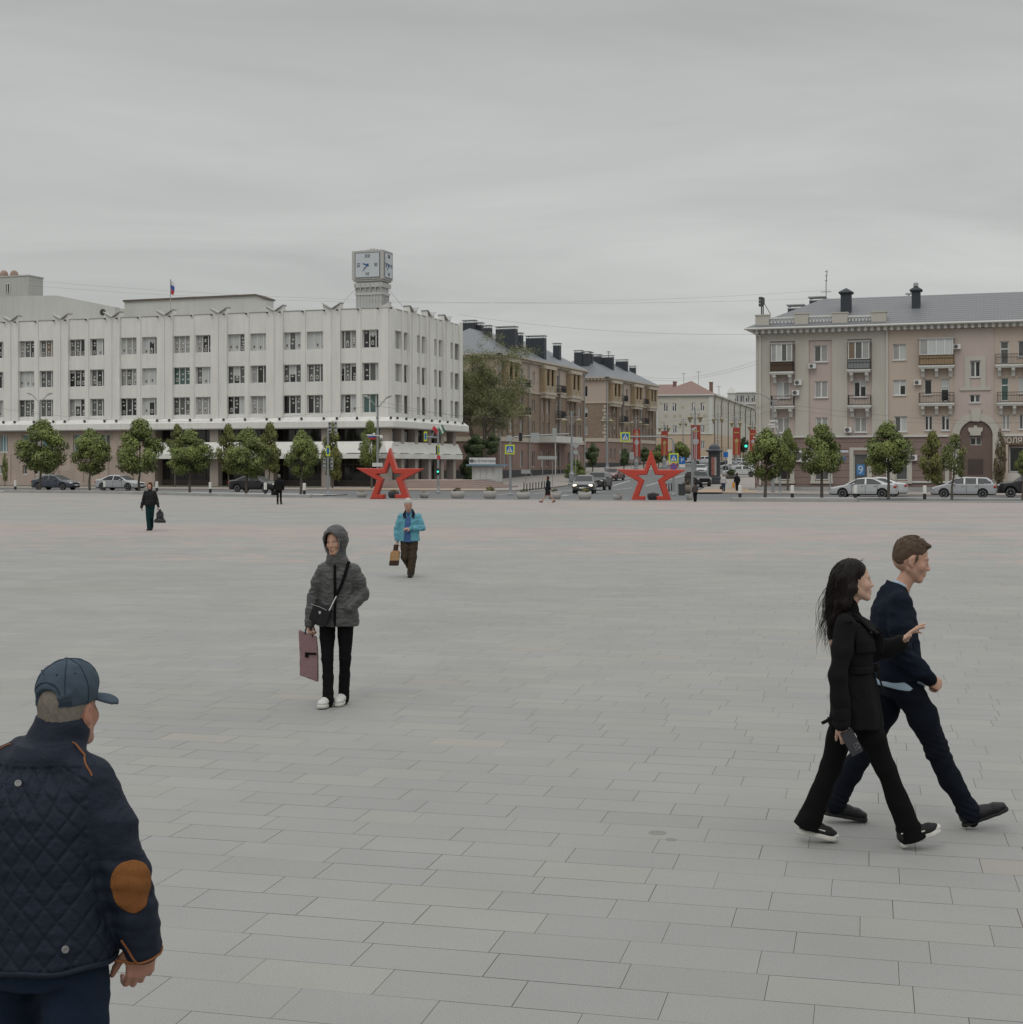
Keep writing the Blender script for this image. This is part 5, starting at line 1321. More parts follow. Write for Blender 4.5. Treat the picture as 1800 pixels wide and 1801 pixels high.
# ------------------------------------------------------------------ vegetation
m_leaf = mat('leaves', (0.1, 0.1, 0.1), 0.55, 0, attr='Col', spec=0.25)
m_bark = mat('bark', (0.10, 0.085, 0.07), 0.9, 0.3, 6.0, 0.5, 20)
m_barkg = mat('bark_grey', (0.13, 0.115, 0.095), 0.9, 0.3, 6.0, 0.5, 20)
def leaf_mesh(name, pts, nrm, size, cols, rnd, narrow=0.55):
 """one rhombic leaf per point"""
 n = len(pts); P = np.array(pts); Nn = np.array(nrm)
 rs = np.random.RandomState(rnd)
 a = rs.normal(size=(n, 3)); a -= (a * Nn).sum(1, keepdims=True) * Nn; a /= np.linalg.norm(a, axis=1, keepdims=True) + 1e-9
 b = np.cross(Nn, a); s = np.array(size)[:, None]
 V = np.stack([P - a * s, P + b * s * narrow + Nn * s * .15, P + a * s, P - b * s * narrow + Nn * s * .15], 1).reshape(-1, 3)
 me = bpy.data.meshes.new(name)
 me.vertices.add(4 * n); me.vertices.foreach_set('co', V.ravel())
 me.loops.add(4 * n); me.loops.foreach_set('vertex_index', np.arange(4 * n))
 me.polygons.add(n); me.polygons.foreach_set('loop_start', np.arange(n) * 4); me.polygons.foreach_set('loop_total', np.full(n, 4))
 me.materials.append(m_leaf); me.update(calc_edges=True)
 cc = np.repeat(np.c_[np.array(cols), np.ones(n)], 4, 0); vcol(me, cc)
 return me
def crown_mesh(seed, n=14000, base=(0.128, 0.160, 0.050), nb=58, egg=0.55, leaf=0.047, gap=0.5):
 """foliage in a unit box: x,y in -1..1, z in -1..1; clumps of leaves on twiggy boughs"""
 rs = np.random.RandomState(seed); pts, nr, sz, co = [], [], [], []
 blobs = []
 while len(blobs) < nb:
  v = rs.uniform(-1, 1); a = rs.uniform(0, 2 * math.pi)
  prof = math.sqrt(max(0, 1 - abs((v + .12)) ** 2.2)) * (1.0 if v < -.1 else 1 - egg * (v + .1) ** 1.3)
  rr = prof * math.sqrt(rs.uniform(0.15, 1)) * (0.80 + .22 * mn.noise(Vector((math.cos(a) * 1.6, math.sin(a) * 1.6, v * 2 + seed))))
  r = rs.uniform(0.12, 0.30)
  blobs.append((rr * math.cos(a), rr * math.sin(a), v * .84, r, rs.uniform(0.75, 1.3)))
 w_ = np.array([b[3] ** 2 for b in blobs]); w_ /= w_.sum()
 for bi in rs.choice(nb, n, p=w_):
  bx, by, bz, r, tone = blobs[bi]
  d = rs.normal(size=3); d /= np.linalg.norm(d)
  k = r * (0.55 + 0.55 * rs.uniform() ** 0.6)
  p = np.array([bx, by, bz]) + d * k * np.array([1.15, 1.15, .85]) + rs.normal(size=3) * .02
  if rs.uniform() < gap and mn.noise(Vector(p * 3.3 + seed)) > .18: continue
  out_ = d * .6 + np.array([p[0], p[1], p[2] * .5 + .45]) * .7 + rs.normal(size=3) * .45; out_ /= np.linalg.norm(out_)
  pts.append(p); nr.append(out_); sz.append(leaf * rs.uniform(.6, 1.25))
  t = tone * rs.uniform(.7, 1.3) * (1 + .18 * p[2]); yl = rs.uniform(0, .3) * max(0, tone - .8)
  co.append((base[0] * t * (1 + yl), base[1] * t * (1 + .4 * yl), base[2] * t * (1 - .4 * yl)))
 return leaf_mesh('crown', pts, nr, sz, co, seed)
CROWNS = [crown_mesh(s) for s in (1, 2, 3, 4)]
CROWN_THIN = [crown_mesh(s, 4600, (0.125, 0.15, 0.05), 26, .55, .06, .5) for s in (11, 12)]
CROWN_OLIVE = [crown_mesh(s, 8000, (0.13, 0.14, 0.045), 40, .45, .055, .3) for s in (15,)]
CROWN_DARK = [crown_mesh(s, 6000, (0.062, 0.088, 0.038), 34, .3, .07, .1) for s in (21, 22)]
def tree(X, x0, x1, ytop, ybot, base, lab, crown, seed=0, group=None, trunk=0.09, name='street_tree', m=None, lean=0.0, cat='tree'):
 rs = random.Random(seed * 7 + int(X)); d = base.y
 xc = ((x0 + x1) / 2 - 900) / F * d - base.x; rw_ = (x1 - x0) / 2 * d / F
 zt = CH + (HZ - ytop) * d / F - base.z; zb = CH + (HZ - ybot) * d / F - base.z
 zc, hz_ = (zt + zb) / 2, (zt - zb) / 2
 root = thing(name, lab, cat, base, 0, group)
 mb = MB(); top = zb + (zt - zb) * .75
 p0 = Vector((0, 0, -.05)); p1 = Vector((lean * .5 + rs.uniform(-.05, .05), 0, zb * .6)); p2 = Vector((xc * .6 + lean, 0, zb + .1)); p3 = Vector((xc, 0, top))
 mb.tube([p0, p1, p2, (p2 + p3) / 2, p3], [trunk * 1.25, trunk, trunk * .85, trunk * .55, trunk * .15], 8)
 for i in range(9):
  a = rs.uniform(0, 6.28); f = rs.uniform(.0, .6); st = p2.lerp(p3, f); ln = rw_ * rs.uniform(.5, .85)
  e = st + Vector((math.cos(a) * ln, math.sin(a) * ln, ln * rs.uniform(.5, 1.0))); mid_ = (st + e) / 2 + Vector((0, 0, -.08 * ln))
  mb.tube([st, mid_, e], [trunk * .4, trunk * .25, trunk * .06], 5)
 mb.build('trunk', m or m_bark, root)
 c = bpy.data.objects.new('crown', crown); C.objects.link(c); c.parent = root
 c.location = (xc, 0, zc); c.scale = (rw_, rw_ * rs.uniform(.9, 1.05), hz_ * 1.0); c.rotation_euler = (0, 0, rs.choice((0, 0.3, -.25)) )
 return root
def on_edge(X, dt, z=0.03):
 r = (X - 900) / F
 for i in range(4000):
  d = 70 + i * .03; s, t = d * (r * UX.x + UX.y), d * (r * UY.x + UY.y)
  if t >= edge_t(s) + dt: return Vector((r * d, d, z))
def on_t(X, t, z=None):
 r = (X - 900) / F; d = t / (r * UY.x + UY.y); return Vector((r * d, d, gz(t) if z is None else z))
gA = 'maples in a row before the white building'
LT = [(70, 28, 119, 742, 828, 'full rounded maple before the parked dark blue sedan'), (158, 121, 197, 754, 832, 'compact rounded maple between the dark blue and silver sedans'),
  (245, 202, 291, 741, 834, 'tall full maple behind the woman in black with a shopping bag'), (334, 295, 374, 757, 834, 'broad maple just right of the black and white bollard by the dark recess'),
  (433, 396, 476, 757, 836, 'broad maple standing in front of the parked black sedan'), (529, 501, 562, 756, 838, 'narrow maple between the man in black and the traffic signal post')]
for i, (X, a, b, y0, y1, lab) in enumerate(LT): tree(X, a - 3, b + 3, y0 - 3, y1 + 2, on_edge(X, 3.0), lab, CROWNS[i % 4], i, gA)
gB = 'slender trees against the white building'
for i, (X, a, b, y0, y1, lab, tt) in enumerate([(308, 293, 330, 746, 800, 'pale olive treetop rising behind the broad maple left of centre', 131), (402, 378, 425, 746, 832, 'olive green slender tree behind the left edge of the black sedan', 131),
  (474, 450, 500, 743, 830, 'taller slender tree behind the gap beside the man in black', 131), (585, 562, 608, 743, 842, 'ragged slender tree right behind the traffic signal post', 128)]):
 tree(X, a, b, y0, y1, on_t(X, tt, .09), lab, CROWN_OLIVE[0], i, gB, .07)
tree(652, 628, 674, 741, 822, on_t(654, 128, .09), 'small tree behind the double lamp post left of the first star', CROWNS[2], 5, gB, .08)
tree(9, 2, 15, 796, 850, on_t(9, 129, .09), 'very thin young tree with scant leaves at the left edge', CROWN_THIN[0], 6, None, .04)
gC = 'maples in a row before the beige block'
for i, (X, a, b, y0, y1, lab) in enumerate([(1346, 1309, 1390, 752, 842, 'full round maple at the corner of the beige block by the red signal'), (1446, 1406, 1486, 749, 834, 'maple in front of the number plates and shop windows'),
  (1563, 1521, 1604, 741, 834, 'tallest pointed maple above the parked white and silver sedans')]):
 tree(X, a - 2, b + 2, y0 - 2, y1 + 2, on_edge(X, 3.8, .12), lab, CROWNS[(i + 1) % 4], i + 20, gC)
tree(1672, 1652, 1708, 763, 842, on_edge(1675, 3.8, .12), 'slim loose maple in front of the silver estate car', CROWN_THIN[1], 4, gC, .07)
tree(1797, 1784, 1820, 790, 836, on_edge(1800, 3.8, .12), 'maple cut by the right edge above the black car', CROWNS[1], 9, gC)
tree(1386, 1366, 1406, 754, 830, on_t(1386, 129, .1), 'darker tree just behind the corner maple', CROWNS[0], 31, None, .08)
tree(1652, 1614, 1668, 758, 850, on_t(1654, 128, .1), 'olive loose tree with a low hanging bough beside the arch', CROWN_OLIVE[0], 33, None, .08)
# thin climbing shrub on the building
def bush(X, x0, x1, y0, y1, base, lab, crown, cat='shrub', name='shrub', group=None, stems=True):
 d = base.y; root = thing(name, lab, cat, base, 0, group); rw_ = (x1 - x0) / 2 * d / F
 zt = CH + (HZ - y0) * d / F - base.z; zb = CH + (HZ - y1) * d / F - base.z
 c = bpy.data.objects.new('foliage', crown); C.objects.link(c); c.parent = root
 c.location = (((x0 + x1) / 2 - 900) / F * d - base.x, 0, (zt + zb) / 2); c.scale = (rw_, rw_ * .9, (zt - zb) / 2)
 if stems:
  mb = MB()
  for i in range(6): a = i * 1.05; mb.tube([(0.05 * math.cos(a), .05 * math.sin(a), -.02), (rw_ * .4 * math.cos(a), rw_ * .4 * math.sin(a), (zt + zb) / 2)], [.03, .015], 5)
  mb.build('stem', m_bark, root)
 return root
bush(1759, 1745, 1773, 755, 860, on_t(1759, 130, .1), 'thin brownish climber beside the arch reaching the first floor', crown_mesh(41, 2600, (0.12, 0.10, 0.055), 30, .1, .07, .4), name='climber')
bush(1012, 990, 1034, 808, 843, GP(1012, 846, .09), 'broad light green shrub beside the ornate lamp left of the dark cars', CROWNS[2])
tree(1043, 1028, 1058, 778, 820, GP(1043, 832, .09), 'small dark green tree before the farther brown block', CROWN_DARK[0], 41, None, .08)
tree(1098, 1088, 1110, 788, 818, GP(1098, 828, .09), 'small dark tree under the farther brown block, left of the red banner', CROWN_DARK[1], 42, None, .08)
tree(1133, 1122, 1146, 784, 812, GP(1133, 824, .09), 'small tree between the first and second red banners', CROWN_DARK[0], 43, None, .08)
tree(1160, 1144, 1178, 780, 816, GP(1158, 822, .09), 'rounded street tree behind the second red banner', CROWNS[3], 44, None, .08)
tree(1196, 1176, 1217, 775, 812, GP(1192, 819, .09), 'broad leafy tree at the foot of the yellow house', CROWNS[1], 45, None, .08)
tree(1308, 1300, 1318, 768, 795, on_t(1308, 330), 'dark tree behind the green traffic light', CROWN_DARK[1], 46, None, .08)
# dark shrubs under the willow
for X, a, b, y0, y1, lab in ((838, 812, 862, 762, 812, 'large dark green shrub behind the kiosk'), (822, 806, 846, 795, 852, 'dark shrub between the kiosk and the white building'), (868, 850, 884, 760, 800, 'dark shrub at the corner of the brown block')):
 bush(X, a, b, y0, y1, on_t(X, 161 + (X % 5), .1), lab, CROWN_DARK[X % 2])
# tall thin willow
def willow():
 base = on_t(848, 168); d = base.y; k = d / F
 root = thing('willow_tree', 'tall wispy grey-green willow in front of the brown block end wall', 'tree', base)
 rs = random.Random(5); nrs = np.random.RandomState(6); mb = MB(); pts, nr, sz, co = [], [], [], []
 def lf(p, n_):
  for _ in range(n_):
   q = p + Vector((rs.gauss(0, .28), rs.gauss(0, .28), rs.gauss(0, .3))); v = nrs.normal(size=3); v /= np.linalg.norm(v)
   pts.append(tuple(q)); nr.append(v); sz.append(rs.uniform(.07, .13)); t = rs.uniform(.7, 1.3); co.append((0.20 * t, 0.215 * t, 0.10 * t))
 def branch(p, dr, ln, r, lev):
  n = 5; P = [p]; q = p.copy(); dd = dr.normalized()
  for i in range(n):
   dd = (dd + Vector((rs.gauss(0, .13), rs.gauss(0, .13), (.06 if lev < 2 else -.20) + rs.gauss(0, .07)))).normalized(); q = q + dd * ln / n; P.append(q.copy())
  mb.tube(P, [r * (1 - .75 * i / n) for i in range(n + 1)], 5 if lev else 8)
  if lev >= 2:
   for i in range(1, n + 1): lf(P[i], 19)
  if lev == 3: return
  for j in range((6, 5, 4)[lev]):
   f = rs.uniform(.3, 1); i = min(n - 1, int(f * n)); st = P[i].lerp(P[i + 1], f * n - i)
   a = rs.uniform(0, 6.28); side = Vector((math.cos(a) * .72, math.sin(a) * .8, rs.uniform(.2, .9)))
   branch(st, dd * .7 + side, ln * rs.uniform(.45, .68), r * .5, lev + 1)
 for tx, tz, ln in ((-16, 150, 9.2), (-2, 160, 10), (8, 150, 9.6), (18, 130, 8)):
  branch(Vector((tx * .02, 0, 1.5)), Vector((tx * k, rs.uniform(-1, 1), tz * k)), ln, .2, 0)
 mb.tube([(0, 0, -.1), (.05, 0, 1.0), (.1, 0, 2.4)], [.4, .34, .26], 10)
 mb.build('trunk', m_barkg, root)
 c = bpy.data.objects.new('crown', leaf_mesh('crown', pts, nr, sz, co, 3, .35)); C.objects.link(c); c.parent = root
willow()
# ------------------------------------------------------------------ street furniture
m_red = mat('star_red_paint', (0.43, 0.045, 0.026), 0.42, 0.08, 1.0, spec=0.5)
m_conc = mat('planter_concrete', (0.36, 0.35, 0.33), 0.9, 0.2, 2.0, 0.5, 25)
m_concd = mat('planter_dark_concrete', (0.085, 0.09, 0.10), 0.8, 0.2, 2.0)
m_steel = mat('galvanised_post', (0.27, 0.285, 0.29), 0.5, 0.2, 2.0, metal=0.3)
m_black = mat('black_paint', (0.02, 0.02, 0.022), 0.5, 0.2)
m_wht = mat('white_paint', (0.60, 0.60, 0.57), 0.6, 0.12, 3.0)
m_yl = mat('sign_yellow', (0.52, 0.58, 0.05), 0.5, 0.04); m_bl = mat('sign_blue', (0.02, 0.13, 0.42), 0.45, 0.04); m_sback = mat('sign_back', (0.33, 0.35, 0.34), 0.5, 0.12, 1.0)
m_sred = mat('sign_red', (0.5, 0.05, 0.06), .5, .05)
def star(X, y0, y1, lab):
 base = G(X, y1); d = base.y; k = d / F * (y1 - y0) / ((1442 - 975) / 5.143)
 o = thing('star_sculpture', lab, 'sculpture', (base.x, base.y, 0), -R(6), 'red star sculptures on the edge of the square')
 P = [(741, 975), (680, 1162), (430, 1158), (625, 1270), (560, 1442), (690, 1442), (690, 1400), (632, 1400), (683, 1258), (620, 1214), (706, 1207), (741, 1112),
   (776, 1207), (862, 1214), (800, 1258), (850, 1400), (792, 1400), (792, 1442), (925, 1442), (866, 1270), (1058, 1163), (805, 1162)]
 s = k / 5.143; Q = [((x - 741) * s, (1442 - y) * s) for x, y in P]
 # thick plate with a raised ridge: the front and back faces slope from the edge to a ridge line
 me = bmesh.new(); D = 0.85; B = 0.07
 def ring(off, y):
  n = len(Q); r = []
  for i in range(n):
   p0, p1, p2 = Vector(Q[i - 1]), Vector(Q[i]), Vector(Q[(i + 1) % n])
   e1, e2 = (p1 - p0).normalized(), (p2 - p1).normalized(); n1_, n2_ = Vector((-e1.y, e1.x)), Vector((-e2.y, e2.x))
   m = (n1_ + n2_); m = m / max(.45, m.dot(n1_)) if m.length > 1e-6 else n1_
   q = p1 + m * off; r.append(me.verts.new((q.x, y, q.y)))
  return r
 area = sum(Q[i - 1][0] * Q[i][1] - Q[i][0] * Q[i - 1][1] for i in range(len(Q)))
 sg = 1 if area > 0 else -1
 a = ring(0, -D / 2 + B); b = ring(sg * B * .8, -D / 2); c = ring(0, D / 2 - B); e = ring(sg * B * .8, D / 2); n = len(Q)
 for r0, r1 in ((b, a), (a, c), (c, e)):
  for i in range(n): me.faces.new((r0[i], r0[(i + 1) % n], r1[(i + 1) % n], r1[i]))
 from mathutils.geometry import tessellate_polygon
 for r_ in (b, e):
  for t3 in tessellate_polygon([[Vector((v_.co.x, v_.co.z, 0)) for v_ in r_]]): me.faces.new([r_[i] for i in t3])
 bmesh.ops.recalc_face_normals(me, faces=me.faces)
 m_ = bpy.data.meshes.new('star_frame'); me.to_mesh(m_); me.free(); m_.materials.append(m_red)
 q = bpy.data.objects.new('star_frame', m_); C.objects.link(q); q.parent = o
 for sx in (-1, 1):
  mb = MB(); x0, x1 = sorted((sx * 49 * s, sx * 183 * s)); mb.box(x0 - .02, x1 + .02, -.38, .38, -.005, .05); mb.build('base_plate', m_red, o)
star(687, 788, 877.5, 'large red five pointed star frame, behind the person in the turquoise jacket')
star(1145.5, 789.5, 880.5, 'large red five pointed star frame, beside the black clad far pedestrian with a floral top')
# planters
PL = crown_mesh(51, 900, (0.10, 0.105, 0.05), 14, .3, .12, .2); PLY = crown_mesh(52, 900, (0.16, 0.155, 0.05), 12, .3, .12, .2); PLB = crown_mesh(53, 900, (0.15, 0.125, 0.085), 14, .3, .12, .3)
def planter(X, y, wpx, hpx, lab, m=m_conc, plant=None, ph=8, group='round concrete planters along the edge of the square'):
 b = G(X, y); k = b.y / F; r = wpx * k / 2; h = hpx * k
 o = thing('planter', lab, 'planter', (b.x, b.y + .3, 0), 0, group)
 mb = MB(); mb.lathe([(r * .62, 0), (r * .82, h * .12), (r * .98, h * .45), (r, h * .72), (r * .93, h * .97), (r * .9, h), (r * .78, h), (r * .78, h * .86), (.02, h * .86)], 28, cap=False); mb.sm = True
 mb.build('bowl', m, o)
 mb = MB(); mb.lathe([(r * .77, h * .80), (r * .77, h * .875), (.02, h * .90)], 16, cap=False); mb.build('soil', m_bark, o)
 if plant:
  c = bpy.data.objects.new('plant', plant); C.objects.link(c); c.parent = o; c.location = (0, 0, h * .9 + ph * k * .4); c.scale = (r * .72, r * .72, ph * k * .6)
for a in ((635.5, 876, 18, 10, 'small round planter left of the first red star', m_conc, PLY, 3), (692, 876.5, 20, 12, 'dark bowl planter seen through the first red star', m_concd, PLY, 5),
   (746, 876.5, 17, 10, 'small round planter right of the first red star with dry stems', m_conc, PLB, 3), (805, 878, 25, 14, 'round planter with brownish plants, left of the kiosk', m_conc, PLB, 9),
   (862, 878, 24, 14, 'round planter with pale flowering tuft in front of the kiosk', m_conc, PLY, 11), (921, 879, 24, 13, 'round planter with one small green tuft near the crossing sign', m_conc, PL, 7),
   (976, 879, 24, 13, 'round planter right of the woman in the dark coat', m_conc, PL, 8), (1029.5, 879.5, 24, 13, 'round planter in front of the car with its headlights on', m_conc, PLY, 11),
   (1087.5, 880, 16, 10, 'empty looking small planter left of the second red star', m_conc, PL, 2), (1150, 880, 21, 12, 'dark bowl planter seen through the second red star', m_concd, PL, 3),
   (1214, 880, 11, 10, 'small pale planter beside the pedestrian with the floral top', m_conc, None, 3)):
 planter(*a)
planter(1211, 867.5, 30, 14, 'long brownish planter with shrub by the litter bin', mat('planter_brown', (.2, .17, .14), .9, .2, 2), PLB, 11, group=None)
# shrub in a lying stone trough on the far pavement
b = GP(1287, 842, .09); o = thing('planter', 'grey stone trough with a round green shrub by the white parked car', 'planter', b, R(-4)); k = b.y / F
mb = MB(); mb.tube([(-11 * k, 0, 4.5 * k), (11 * k, 0, 4.5 * k)], 4.6 * k, 14); mb.build('trough', mat('trough_stone', (.12, .115, .105), .9, .2, 2), o)
c = bpy.data.objects.new('plant', CROWN_DARK[0]); C.objects.link(c); c.parent = o; c.location = (0, 0, 12 * k); c.scale = (10 * k, 8 * k, 6 * k)
# bollards
def bollard(X, y, lab, hpx=19):
 b = on_edge(X, .42, .16); k = b.y / F; h = .85
 o = thing('bollard', lab, 'bollard', b, 0, 'white and black striped bollards')
 mb = MB(); mb.lathe([(.10, 0), (.10, h * .42), (.08, h * .42)], 12); mb.build('lower_post', m_black, o)
 mb = MB(); mb.lathe([(.115, h * .42), (.115, h * .97), (.09, h)], 12); mb.build('upper_post', m_wht, o)
for X, y, lab in ((27, 860, 'striped bollard nearest the left edge before the dark sedan'), (276, 862, 'striped bollard just right of the woman in black'), (370, 866, 'striped bollard between two maples left of the black sedan'), (467, 870, 'striped bollard in front of the bonnet of the black sedan'),
     (535.5, 871, 'striped bollard under the narrow maple by the signal post'), (1302, 871, 'striped bollard right of the man with the orange bag'), (1394, 875, 'striped bollard between the corner maple and the shop window'),
     (1505, 876, 'striped bollard before the pale sedan front'), (1627, 877, 'striped bollard between the white sedans and silver estate'), (184, 864, 'striped bollard in front of the silver sedan')):
 bollard(X, y, lab)
# iron posts at the crossing
def ironpost(X, y, lab):
 b = GP(X, y, .09); o = thing('iron_post', lab, 'post', b, 0, 'small black iron posts at the kerb'); mb = MB()
 mb.lathe([(.07, 0), (.07, .1), (.045, .14), (.04, .5), (.06, .54), (.03, .58), (.05, .64), (.01, .7)], 8); mb.build('shaft', m_black, o)
for i, (X, y) in enumerate(((922, 862.5), (927, 864), (932.5, 863), (937.5, 862), (943, 861), (948, 860.2), (953, 859.5), (958, 858.8))):
 ironpost(X, y, 'black iron post by the kerb left of the woman in dark coat, %s of eight' % ('first second third fourth fifth sixth seventh eighth'.split()[i]))
for i, (X, y) in enumerate(((1172.5, 865), (1177, 864), (1181.5, 863))): ironpost(X, y, 'black iron post right of the second star, %s of three' % ('leftmost', 'middle', 'rightmost')[i])
# pedestrian crossing sign: fluorescent square, blue field, white triangle, walking figure
def crossing_sign(par, M, sz=0.9, edge=False):
 mb = MB(M); h = sz / 2; mb.box(-h, h, -.02, .02, -h, h); s = mb.build('crossing_sign', m_yl, par)
 q = h * .70; mb = MB(M); mb.box(-q, q, -.03, -.0205, -q, q); mb.build('blue_field', m_bl, s)
 mb = MB(M); mb.prism_xz([(-q * .86, -q * .78), (q * .86, -q * .78), (0, q * .86)], -.038, -.0305); mb.build('white_triangle', m_wht, s)
 mb = MB(M); t = q * .045
 def ln(a, b, w_): mb.tube([(a[0] * q, -.040, a[1] * q), (b[0] * q, -.040, b[1] * q)], w_ * q, 6)
 mb.ball((0.02 * q, -.042, .42 * q), (.085 * q, .01, .085 * q)); ln((0, .3), (-.03, -.1), .09); ln((-.03, -.1), (.2, -.38), .06); ln((.2, -.38), (.24, -.66), .05); ln((-.03, -.1), (-.14, -.4), .06); ln((-.14, -.4), (-.34, -.62), .05); ln((0, .22), (.2, -.02), .04); ln((0, .22), (-.2, 0), .04)
 mb.build('walking_figure', m_black, s)
 return s
def post(X, y, ytop, lab, name='sign_post', cat='sign post', r=.07, at=None, group=None, rz=0):
 b = at if at is not None else G(X, y); h = CH + (HZ - ytop) * b.y / F - b.z
 o = thing(name, lab, cat, b, rz, group); mb = MB(); mb.lathe([(r * 1.9, 0), (r * 1.9, .12), (r * 1.3, .2), (r, .35), (r * .8, h)], 12); mb.build('post', m_steel, o)
 kx = b.y / F
 return o, (lambda XX: (XX - X) * kx), (lambda yy: CH + (HZ - yy) * b.y / F - b.z)
# arm posts
o, fx, fz = post(898, 874, 765, 'grey gantry post with a yellow bordered crossing sign beside the kiosk', 'gantry', 'gantry', .10, at=G(898, 871))
mb = MB(); mb.tube([(0, 0, fz(774)), (fx(905), 0, fz(769)), (fx(930), 0, fz(766.5)), (fx(1002), 0, fz(763))], .06, 8); mb.build('arm', m_steel, o)
crossing_sign(o, Matrix.Translation((fx(897), -.15, fz(790.5))), 17 * G(898, 871).y / F)
for X0, X1, y0, y1 in ((891, 901, 766, 776), (934, 942, 761, 777), (942, 949, 761, 777), (972, 979, 753, 773)): mb = MB(); mb.box(fx(X0), fx(X1), -.1, -.06, fz(y1), fz(y0)); mb.build('sign_back', m_sback, o)
for X in (916,): mb = MB(); mb.box(fx(X - 3), fx(X + 3), -.1, .1, fz(776), fz(761)); mb.build('traffic_light', m_black, o)
o, fx, fz = post(1185, 874, 778, 'grey gantry post with two crossing signs, parking and no stopping signs', 'gantry', 'gantry', .10, at=G(1185, 872))
mb = MB(); mb.tube([(0, 0, fz(780)), (fx(1182), 0, fz(771)), (fx(1165), 0, fz(768)), (fx(1104), 0, fz(768))], .06, 8); mb.build('arm', m_steel, o)
kx = G(1185, 872).y / F
crossing_sign(o, Matrix.Translation((fx(1100), -.12, fz(768.5))), 17 * kx); crossing_sign(o, Matrix.Translation((fx(1185), -.15, fz(805.5))), 17 * kx)
mb = MB(); mb.box(fx(1194.5), fx(1205), -.17, -.13, fz(816), fz(804)); s = mb.build('parking_sign', m_bl, o); text_mesh('P', 10 * kx, m_wht, 'lettering', s, Matrix.Translation((fx(1199.7), -.18, fz(810))) @ UPX, .006)
mb = MB(); mb.box(fx(1194.5), fx(1205), -.17, -.13, fz(822), fz(816.5)); mb.build('plate', m_wht, o)
mb = MB(Matrix.Translation((fx(1185), -.14, fz(821))) @ Matrix.Rotation(R(90), 4, 'X')); mb.lathe([(.01, 0), (6.6 * kx, 0), (6.6 * kx, .03), (.01, .03)], 20); s = mb.build('no_stopping_sign', m_sred, o)
mb = MB(Matrix.Translation((fx(1185), -.175, fz(821))) @ Matrix.Rotation(R(90), 4, 'X')); mb.lathe([(.01, 0), (5.2 * kx, 0), (5.2 * kx, .004), (.01, .004)], 20); mb.build('blue_disc', m_bl, s)
mb = MB()
for a in (45, -45): mb.M = Matrix.Translation((fx(1185), -.19, fz(821))) @ Matrix.Rotation(R(a), 4, 'Y'); mb.box(-5.2 * kx, 5.2 * kx, -.004, .004, -.5 * kx, .5 * kx)
mb.build('red_cross', m_sred, s)
mb = MB(); mb.box(fx(1190), fx(1196), -.1, -.06, fz(826), fz(795));
# signal post with yellow side-on signs, left
o, fx, fz = post(577, 870, 755, 'grey post with turned traffic lights left of the first star', 'traffic_signal', 'traffic light', .10)
mb = MB(); mb.tube([(0, 0, fz(762)), (fx(582), 0, fz(752)), (fx(593), 0, fz(750))], .05, 8); mb.build('arm', m_steel, o)
def light_box(par, x0, x1, z0, z1, y0=-.12, y1=.12, m=m_sback, lit=None):
 mb = MB(); mb.box(x0, x1, y0, y1, z0, z1); t_ = mb.build('signal_head', m, par); r = (x1 - x0) * .36
 for i in range(3):
  mb = MB(Matrix.Translation(((x0 + x1) / 2, y0 - .001, z0 + (z1 - z0) * (i + .5) / 3)) @ Matrix.Rotation(R(90), 4, 'X')); mb.lathe([(.005, 0), (r, 0), (r, .03), (.005, .03)], 12)
  mb.build('lamp', lit[1] if lit and lit[0] == i else m_black, t_)
for X0, X1, y0, y1 in ((569, 573, 805, 826), (582, 586, 805, 826), (578, 583, 742, 762), (589, 593, 741, 764)): light_box(o, fx(X0), fx(X1), fz(y1), fz(y0))
mb = MB(); mb.box(fx(574), fx(581), -.16, -.1, fz(802), fz(784)); s = mb.build('crossing_sign', m_yl, o); mb = MB(); mb.box(fx(575.5), fx(579.5), -.17, -.161, fz(799), fz(787)); mb.build('blue_field', m_bl, s)
m_green = mat('lamp_green', (0.04, 0.70, 0.45), .4, 0, emit=1.6); m_redl = mat('lamp_red', (1.0, 0.09, 0.03), .4, 0, emit=2.0)
o, fx, fz = post(771, 868, 758, 'grey post with lit green pedestrian light and flags near the kiosk steps', 'traffic_signal', 'traffic light', .09)
mb = MB(); mb.tube([(0, 0, fz(770)), (fx(752), 0, fz(768))], .05, 8); mb.build('arm', m_steel, o)
for X0, X1, y0, y1 in ((746, 752, 759, 776), (770, 774, 783, 799)):
 mb = MB(); mb.box(fx(X0), fx(X1), -.16, -.1, fz(y1), fz(y0)); s = mb.build('crossing_sign', m_yl, o); mb = MB(); mb.box(fx(X0 + 1.2), fx(X1 - 1.2), -.17, -.161, fz(y1 - 3), fz(y0 + 3)); mb.build('blue_field', m_bl, s)
light_box(o, fx(767), fx(771), fz(799), fz(784), m=m_black); light_box(o, fx(768), fx(773), fz(835), fz(824), m=m_black, lit=(1, m_green))
mb = MB(Matrix.Translation((fx(772), -.12, fz(804.5))) @ Matrix.Rotation(R(90), 4, 'X')); mb.lathe([(.01, 0), (.16, 0), (.16, .03), (.01, .03)], 14); mb.build('no_entry_sign', m_sred, o)
mb = MB(); mb.box(fx(769), fx(774), -.11, .11, fz(868), fz(856)); mb.build('control_box', m_sback, o)
